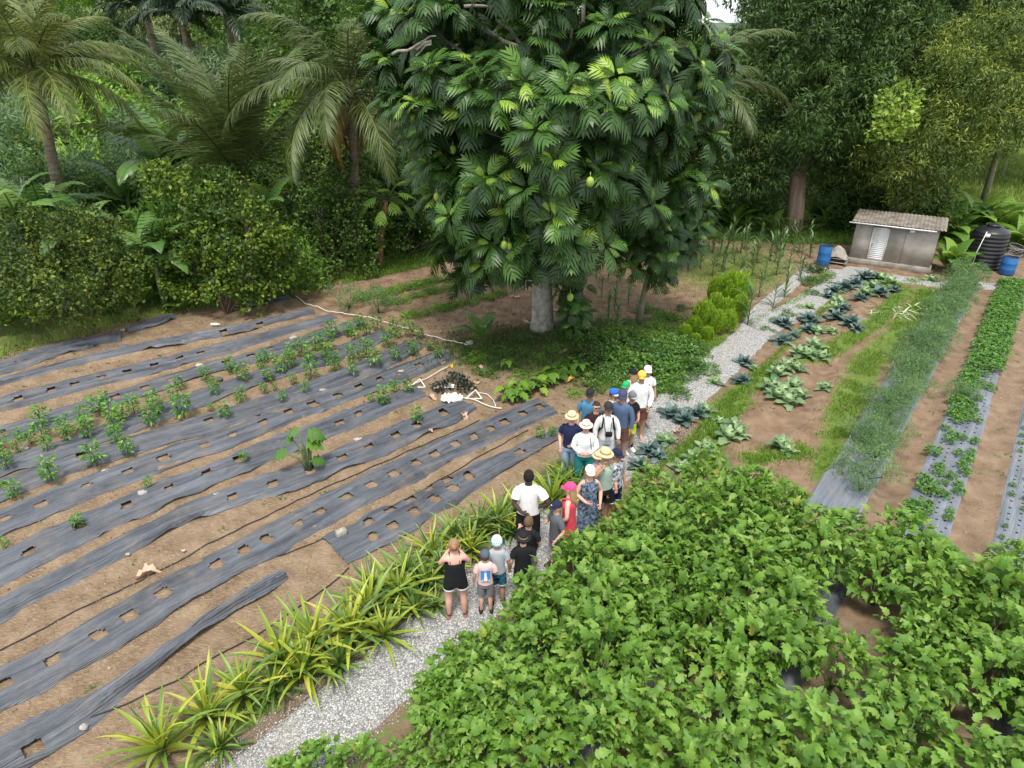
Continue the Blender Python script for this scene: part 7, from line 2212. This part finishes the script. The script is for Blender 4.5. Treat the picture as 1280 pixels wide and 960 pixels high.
# ---- herb mounds between the trees and the path
HB = []
for v, (mq, tp2, sz) in enumerate([(L_HERB, T_ROUND, .10), (L_HERB, T_SIMPLE, .12), (L_DARK, T_ROUND, .1), (L_MID, T_SIMPLE, .1)]):
    g_ = np.random.default_rng(600 + v); Lp = [(g_.normal() * .3, g_.normal() * .3, g_.uniform(.05, .35), g_.uniform(.2, .34)) for _ in range(7)]
    t = empty("herb_mound", (0, 0, 0)); f = ob("foliage", crown(Lp, 130, tp2, sz, mq, "foliage", per=2, jit=.2, cl_r=.05, floor=0.0), t, kind="stuff")
    mb = MB()
    for l in Lp: tube(mb, [(0, 0, -.05), l[:3]], [.012, .008], 4)
    s_ = ob("stem", mb.mesh("stem", M_STEM), t); reg(t, [f, s_]); HB.append(t)
hb = [(745, 440, 2, .9), (720, 430, 2, .8), (735, 425, 3, .7), (755, 452, 0, 1.0), (775, 460, 1, 1.05), (795, 468, 0, 1.1), (815, 470, 0, 1.1), (835, 462, 1, 1.0), (850, 452, 0, 1.0), (780, 445, 0, 1.0), (800, 450, 1, 1.1), (822, 448, 0, 1.0), (840, 438, 1, .9), (765, 435, 3, .9), (785, 430, 0, .9), (808, 432, 3, .9),
      (700, 440, 2, .7), (738, 462, 2, .8), (755, 475, 0, .7), (820, 484, 0, .9), (790, 420, 3, .7), (820, 415, 3, .8), (845, 420, 3, .8), (868, 445, 1, .7), (770, 478, 1, .7), (720, 452, 2, .6), (835, 478, 1, .8), (860, 462, 1, .7), (805, 485, 0, .7),
      (605, 430, 3, .6), (590, 445, 2, .45), (625, 448, 2, .6), (655, 440, 2, .5), (610, 470, 2, .5), (640, 462, 3, .5), (670, 455, 3, .45), (1015, 368, 1, .5), (975, 402, 1, .45), (988, 395, 0, .45), (1003, 385, 3, .4), (1010, 355, 1, .7), (1025, 352, 0, .7), (1038, 345, 3, .6), (885, 388, 3, .6), (850, 400, 3, .8), (832, 402, 3, .8), (1020, 340, 2, .7), (955, 412, 0, .35)]
hb += [(px + random.uniform(-7, 7), py + random.uniform(-5, 5), random.choice((0, 1, 2, 3)), random.uniform(.3, .62)) for px, py in ((700, 428), (715, 440), (690, 450), (708, 462), (730, 470), (742, 482), (722, 488), (750, 488), (770, 488), (785, 490), (800, 492), (818, 492), (838, 490), (850, 478), (862, 474), (874, 462), (882, 452), (886, 440), (868, 430), (855, 432), (745, 415), (760, 412), (778, 408), (800, 405), (815, 402), (835, 395), (820, 388), (845, 385), (800, 392), (660, 470), (645, 452), (620, 462), (600, 452))]
hb.sort(); hcount = {}
for i, (px, py, k, sc) in enumerate(hb):
    p = place(px, py)
    wh = "between slender tree and path" if 735 < px < 880 else "under the thick trunk" if px < 735 else "between the gravel paths"
    col = ["fresh green", "fresh green", "dark", "mid green"][k]; hcount[wh] = hcount.get(wh, -1) + 1
    copy_tree(HB[k], tuple(p - (0, 0, .03)), i * 1.1, ((sc * 1.0 if sc > .65 else sc * 1.2), sc * 1.05, sc * random.uniform(.5, .95)), label="%s herb mound %s, %s from left" % (col, wh, ordn(hcount[wh])), group="herb mounds " + wh)["category"] = "herb mound"
# rear plot rows
r0 = [((450, 376), (562, 350), 17), ((484, 382), (606, 350), 16), ((509, 398), (628, 369), 14), ((640, 330), (720, 318), 8)]
for j, (a, b_, n) in enumerate(r0):
    for i in range(n):
        f = i / (n - 1); p = place(a[0] + (b_[0] - a[0]) * f + random.uniform(-2, 2), a[1] + (b_[1] - a[1]) * f + random.uniform(-1.5, 1.5))
        lb = "crop plant, %s from left in the %s row of the rear plot" % (ordn(i), ["farthest", "middle", "nearest", "half hidden"][j])
        c_ = copy_tree(HB[3], tuple(p - (0, 0, .02)), i, random.uniform(.42, .58), label=lb, group="crop plants of the rear plot"); c_["category"] = "crop plant"; c_.name = "crop_plant"
for t in HB:
    for ch in list(t.children): bpy.data.objects.remove(ch)
    bpy.data.objects.remove(t)

# ---- grass
def grass(xy, hmin, hmax, matq, name="grass", w=1.0):
    n = len(xy); z = gzv(xy[:, 0], xy[:, 1])
    d = rdir(n) * .55 + np.array([0, 0, .95]); V, F = T_GRASS
    V = V * np.array([w, 1, 1]); mb = MB(); mb.inst((V, F), frames(d, rdir(n), RNG.uniform(hmin, hmax, n)), np.column_stack([xy, z - .01]))
    return ob(name, mb.mesh(name, matq), kind="stuff")


def around(pts, w, n):
    X, u, _ = arc_resample(pts, [1] * len(pts), .05); i = RNG.integers(0, len(X), n)
    return X[i] + RNG.normal(size=(n, 2)) * w * .5


allg = [around(p, w * 1.15, int(8000 * w * max(1, np.sum(np.linalg.norm(np.diff(np.array(p), axis=0), axis=1)) / 6))) for p, w in GBG]
allg = [a_[vn(a_[:, 0] * 2.2, a_[:, 1] * 2.2, 91) + .5 * vn(a_[:, 0] * 6, a_[:, 1] * 6, 92) > -.18] for a_ in allg]
allg.append(np.column_stack([RNG.normal(9.0, 2.4, 9000), RNG.normal(29, 2.6, 9000)]))
allg[-1] = allg[-1][(allg[-1] @ N2 < -7.9)]
allg.append(around([tuple(ST(3, -7.35)), tuple(ST(21, -7.4))], .3, 9000)); allg.append(around([tuple(ST(12, -5.45)), tuple(ST(29, -5.5))], .16, 3500))
grass(np.concatenate(allg), .06, .17, L_GRASS, w=1.3)
# bank under the trees
n = 16000; bx = RNG.normal(size=(n, 2)) * np.array([1.9, 1.0]) + np.array([.5, 20.3]); grass(bx[(gzv(bx[:, 0], bx[:, 1]) > .05)], .06, .2, leafmat("bank_grass_blade", [(0, (.03, .06, .014)), (.6, (.07, .11, .025)), (.85, (.14, .15, .05)), (1, (.3, .24, .12))], .55, .25))
# lawn and forest edge
n = 42000; x = RNG.uniform(-20, 24, n); x = x[(x > -7) | (RNG.random(n) < .3)]; n = len(x); y = np.interp(x, EDGE[:, 0], EDGE[:, 1]) + RNG.exponential(1.6, n) - .3
grass(np.column_stack([x, y]), .1, .3, L_GRASS, w=1.2)
n = 36000; grass(np.column_stack([RNG.uniform(18, 52, n), RNG.uniform(36, 74, n)]), .2, .5, L_LAWN := leafmat("lawn_blade", [(0, (.1, .16, .02)), (.6, (.17, .25, .03)), (1, (.3, .34, .07))], .55, .3), w=1.6)
# sparse straw and weeds on the soil between the mats
n = 60000; xy = np.column_stack([RNG.uniform(-16, 4, n), RNG.uniform(6, 26, n)])
s_ = xy @ U2; t_ = xy @ N2; ok = (t_ < -7.8) & (xy[:, 1] < np.interp(xy[:, 0], EDGE[:, 0], EDGE[:, 1]))
pt = vn(xy[:, 0] * .8, xy[:, 1] * .8, 61) + vn(xy[:, 0] * 3, xy[:, 1] * 3, 62) * .6; ok &= pt > .0
dm = np.full(n, 9.0)
for q in MULCH:
    d, al = poly_dist(xy[:, 0], xy[:, 1], q['g']); dm = np.minimum(dm, d - np.max(q['w']) * .9)
ok &= dm > 0
grass(xy[ok], .04, .12, L_STRAW, "dry_grass", .5)
# small clods of earth
n = 22000; xy = np.column_stack([RNG.uniform(-16, 20, n), RNG.uniform(6, 33, n)]); s_ = xy @ U2; t_ = xy @ N2
ok = (np.abs(t_ + 6.3) > .85) & (xy[:, 1] < np.interp(xy[:, 0], EDGE[:, 0], EDGE[:, 1])) & (vn(xy[:, 0], xy[:, 1], 5) > -.1); ok &= ~((t_ > -.7) & (t_ < .4))
for q in MULCH:
    d, al = poly_dist(xy[:, 0], xy[:, 1], q['g']); ok &= d > np.max(q['w'])
xy = xy[ok]; n = len(xy)
mb = MB(); mb.inst(tpl, frames(rdir(n), rdir(n), RNG.uniform(.008, .022, n) + .02 * (RNG.random(n) < .06)), np.column_stack([xy, gzv(xy[:, 0], xy[:, 1]) + .004]))
ob("soil_clods", mb.mesh("soil_clods", leafmat("dry_earth_clod", [(0, (.16, .1, .065)), (.7, (.26, .18, .12)), (1, (.42, .35, .28))], .95, 0.0)), kind="stuff")
# wilted pale stalks pulled out in the cabbage bed
n = 60; c0 = place(1128, 392); T = c0 + np.column_stack([RNG.normal(size=n) * .7, RNG.normal(size=n) * .35, RNG.uniform(.02, .1, n)])
t = empty("pulled_stalks", tuple(c0), 0, label="heap of pulled pale green stalks lying on the cabbage bed", cat="plant waste")
sm_ = single(t_blade(3, .05, .5), leafmat("pale_wilted_stalk", [(0, (.3, .4, .22)), (1, (.6, .62, .45))], .6, .2))
M = frames(rdir(n) * np.array([1, 1, .15]), np.array([0, 0, 1.]) + rdir(n) * .3, RNG.uniform(.3, .6, n))
for i in range(n): ob("stalk", sm_, t, M4(M[i], T[i] - c0))

# leaf litter under the trees and on the bank
n = 2600; xy = np.concatenate([RNG.normal(size=(1500, 2)) * np.array([3.2, 2.6]) + np.array([1.5, 22.5]), np.column_stack([RNG.uniform(-17, 22, 1100), RNG.uniform(0, 1, 1100)])])
xy[1500:, 1] = np.interp(xy[1500:, 0], EDGE[:, 0], EDGE[:, 1]) + RNG.normal(size=1100) * .8
s_ = xy @ U2; t_ = xy @ N2; xy = xy[(t_ < -7.3) | (xy[:, 1] > 28)]; n = len(xy)
mb = MB(); mb.inst(t_simple(.26, .12, -.15), frames(rdir(n) * np.array([1, 1, .2]), np.array([0, 0, 1.]) + rdir(n) * .4, RNG.uniform(.05, .16, n)), np.column_stack([xy, gzv(xy[:, 0], xy[:, 1]) + .015]))
ob("leaf_litter", mb.mesh("leaf_litter", leafmat("leaf_litter", [(0, (.07, .045, .03)), (.5, (.17, .11, .07)), (.85, (.32, .22, .13)), (1, (.42, .3, .16))], .85, .05)), kind="stuff")
# small weeds on the soil
n = 900; xy = np.column_stack([RNG.uniform(-15, 20, n), RNG.uniform(7, 31, n)]); t_ = xy @ N2
ok = (np.abs(t_ + 6.3) > .8) & (xy[:, 1] < np.interp(xy[:, 0], EDGE[:, 0], EDGE[:, 1])) & (vn(xy[:, 0] * .5, xy[:, 1] * .5, 8) > -.05)
for q in MULCH:
    d, al = poly_dist(xy[:, 0], xy[:, 1], q['g']); ok &= d > np.max(q['w']) * 1.02
xy = np.repeat(xy[ok], 7, 0); n = len(xy); xy = xy + RNG.normal(size=(n, 2)) * .03
mb = MB(); mb.inst(T_SIMPLE, frames(rdir(n) * np.array([1, 1, .3]) + np.array([0, 0, .35]), np.array([0, 0, 1.]) + rdir(n) * .4, RNG.uniform(.04, .1, n)), np.column_stack([xy, gzv(xy[:, 0], xy[:, 1])]))
ob("weeds", mb.mesh("weeds", L_HERB), kind="stuff")
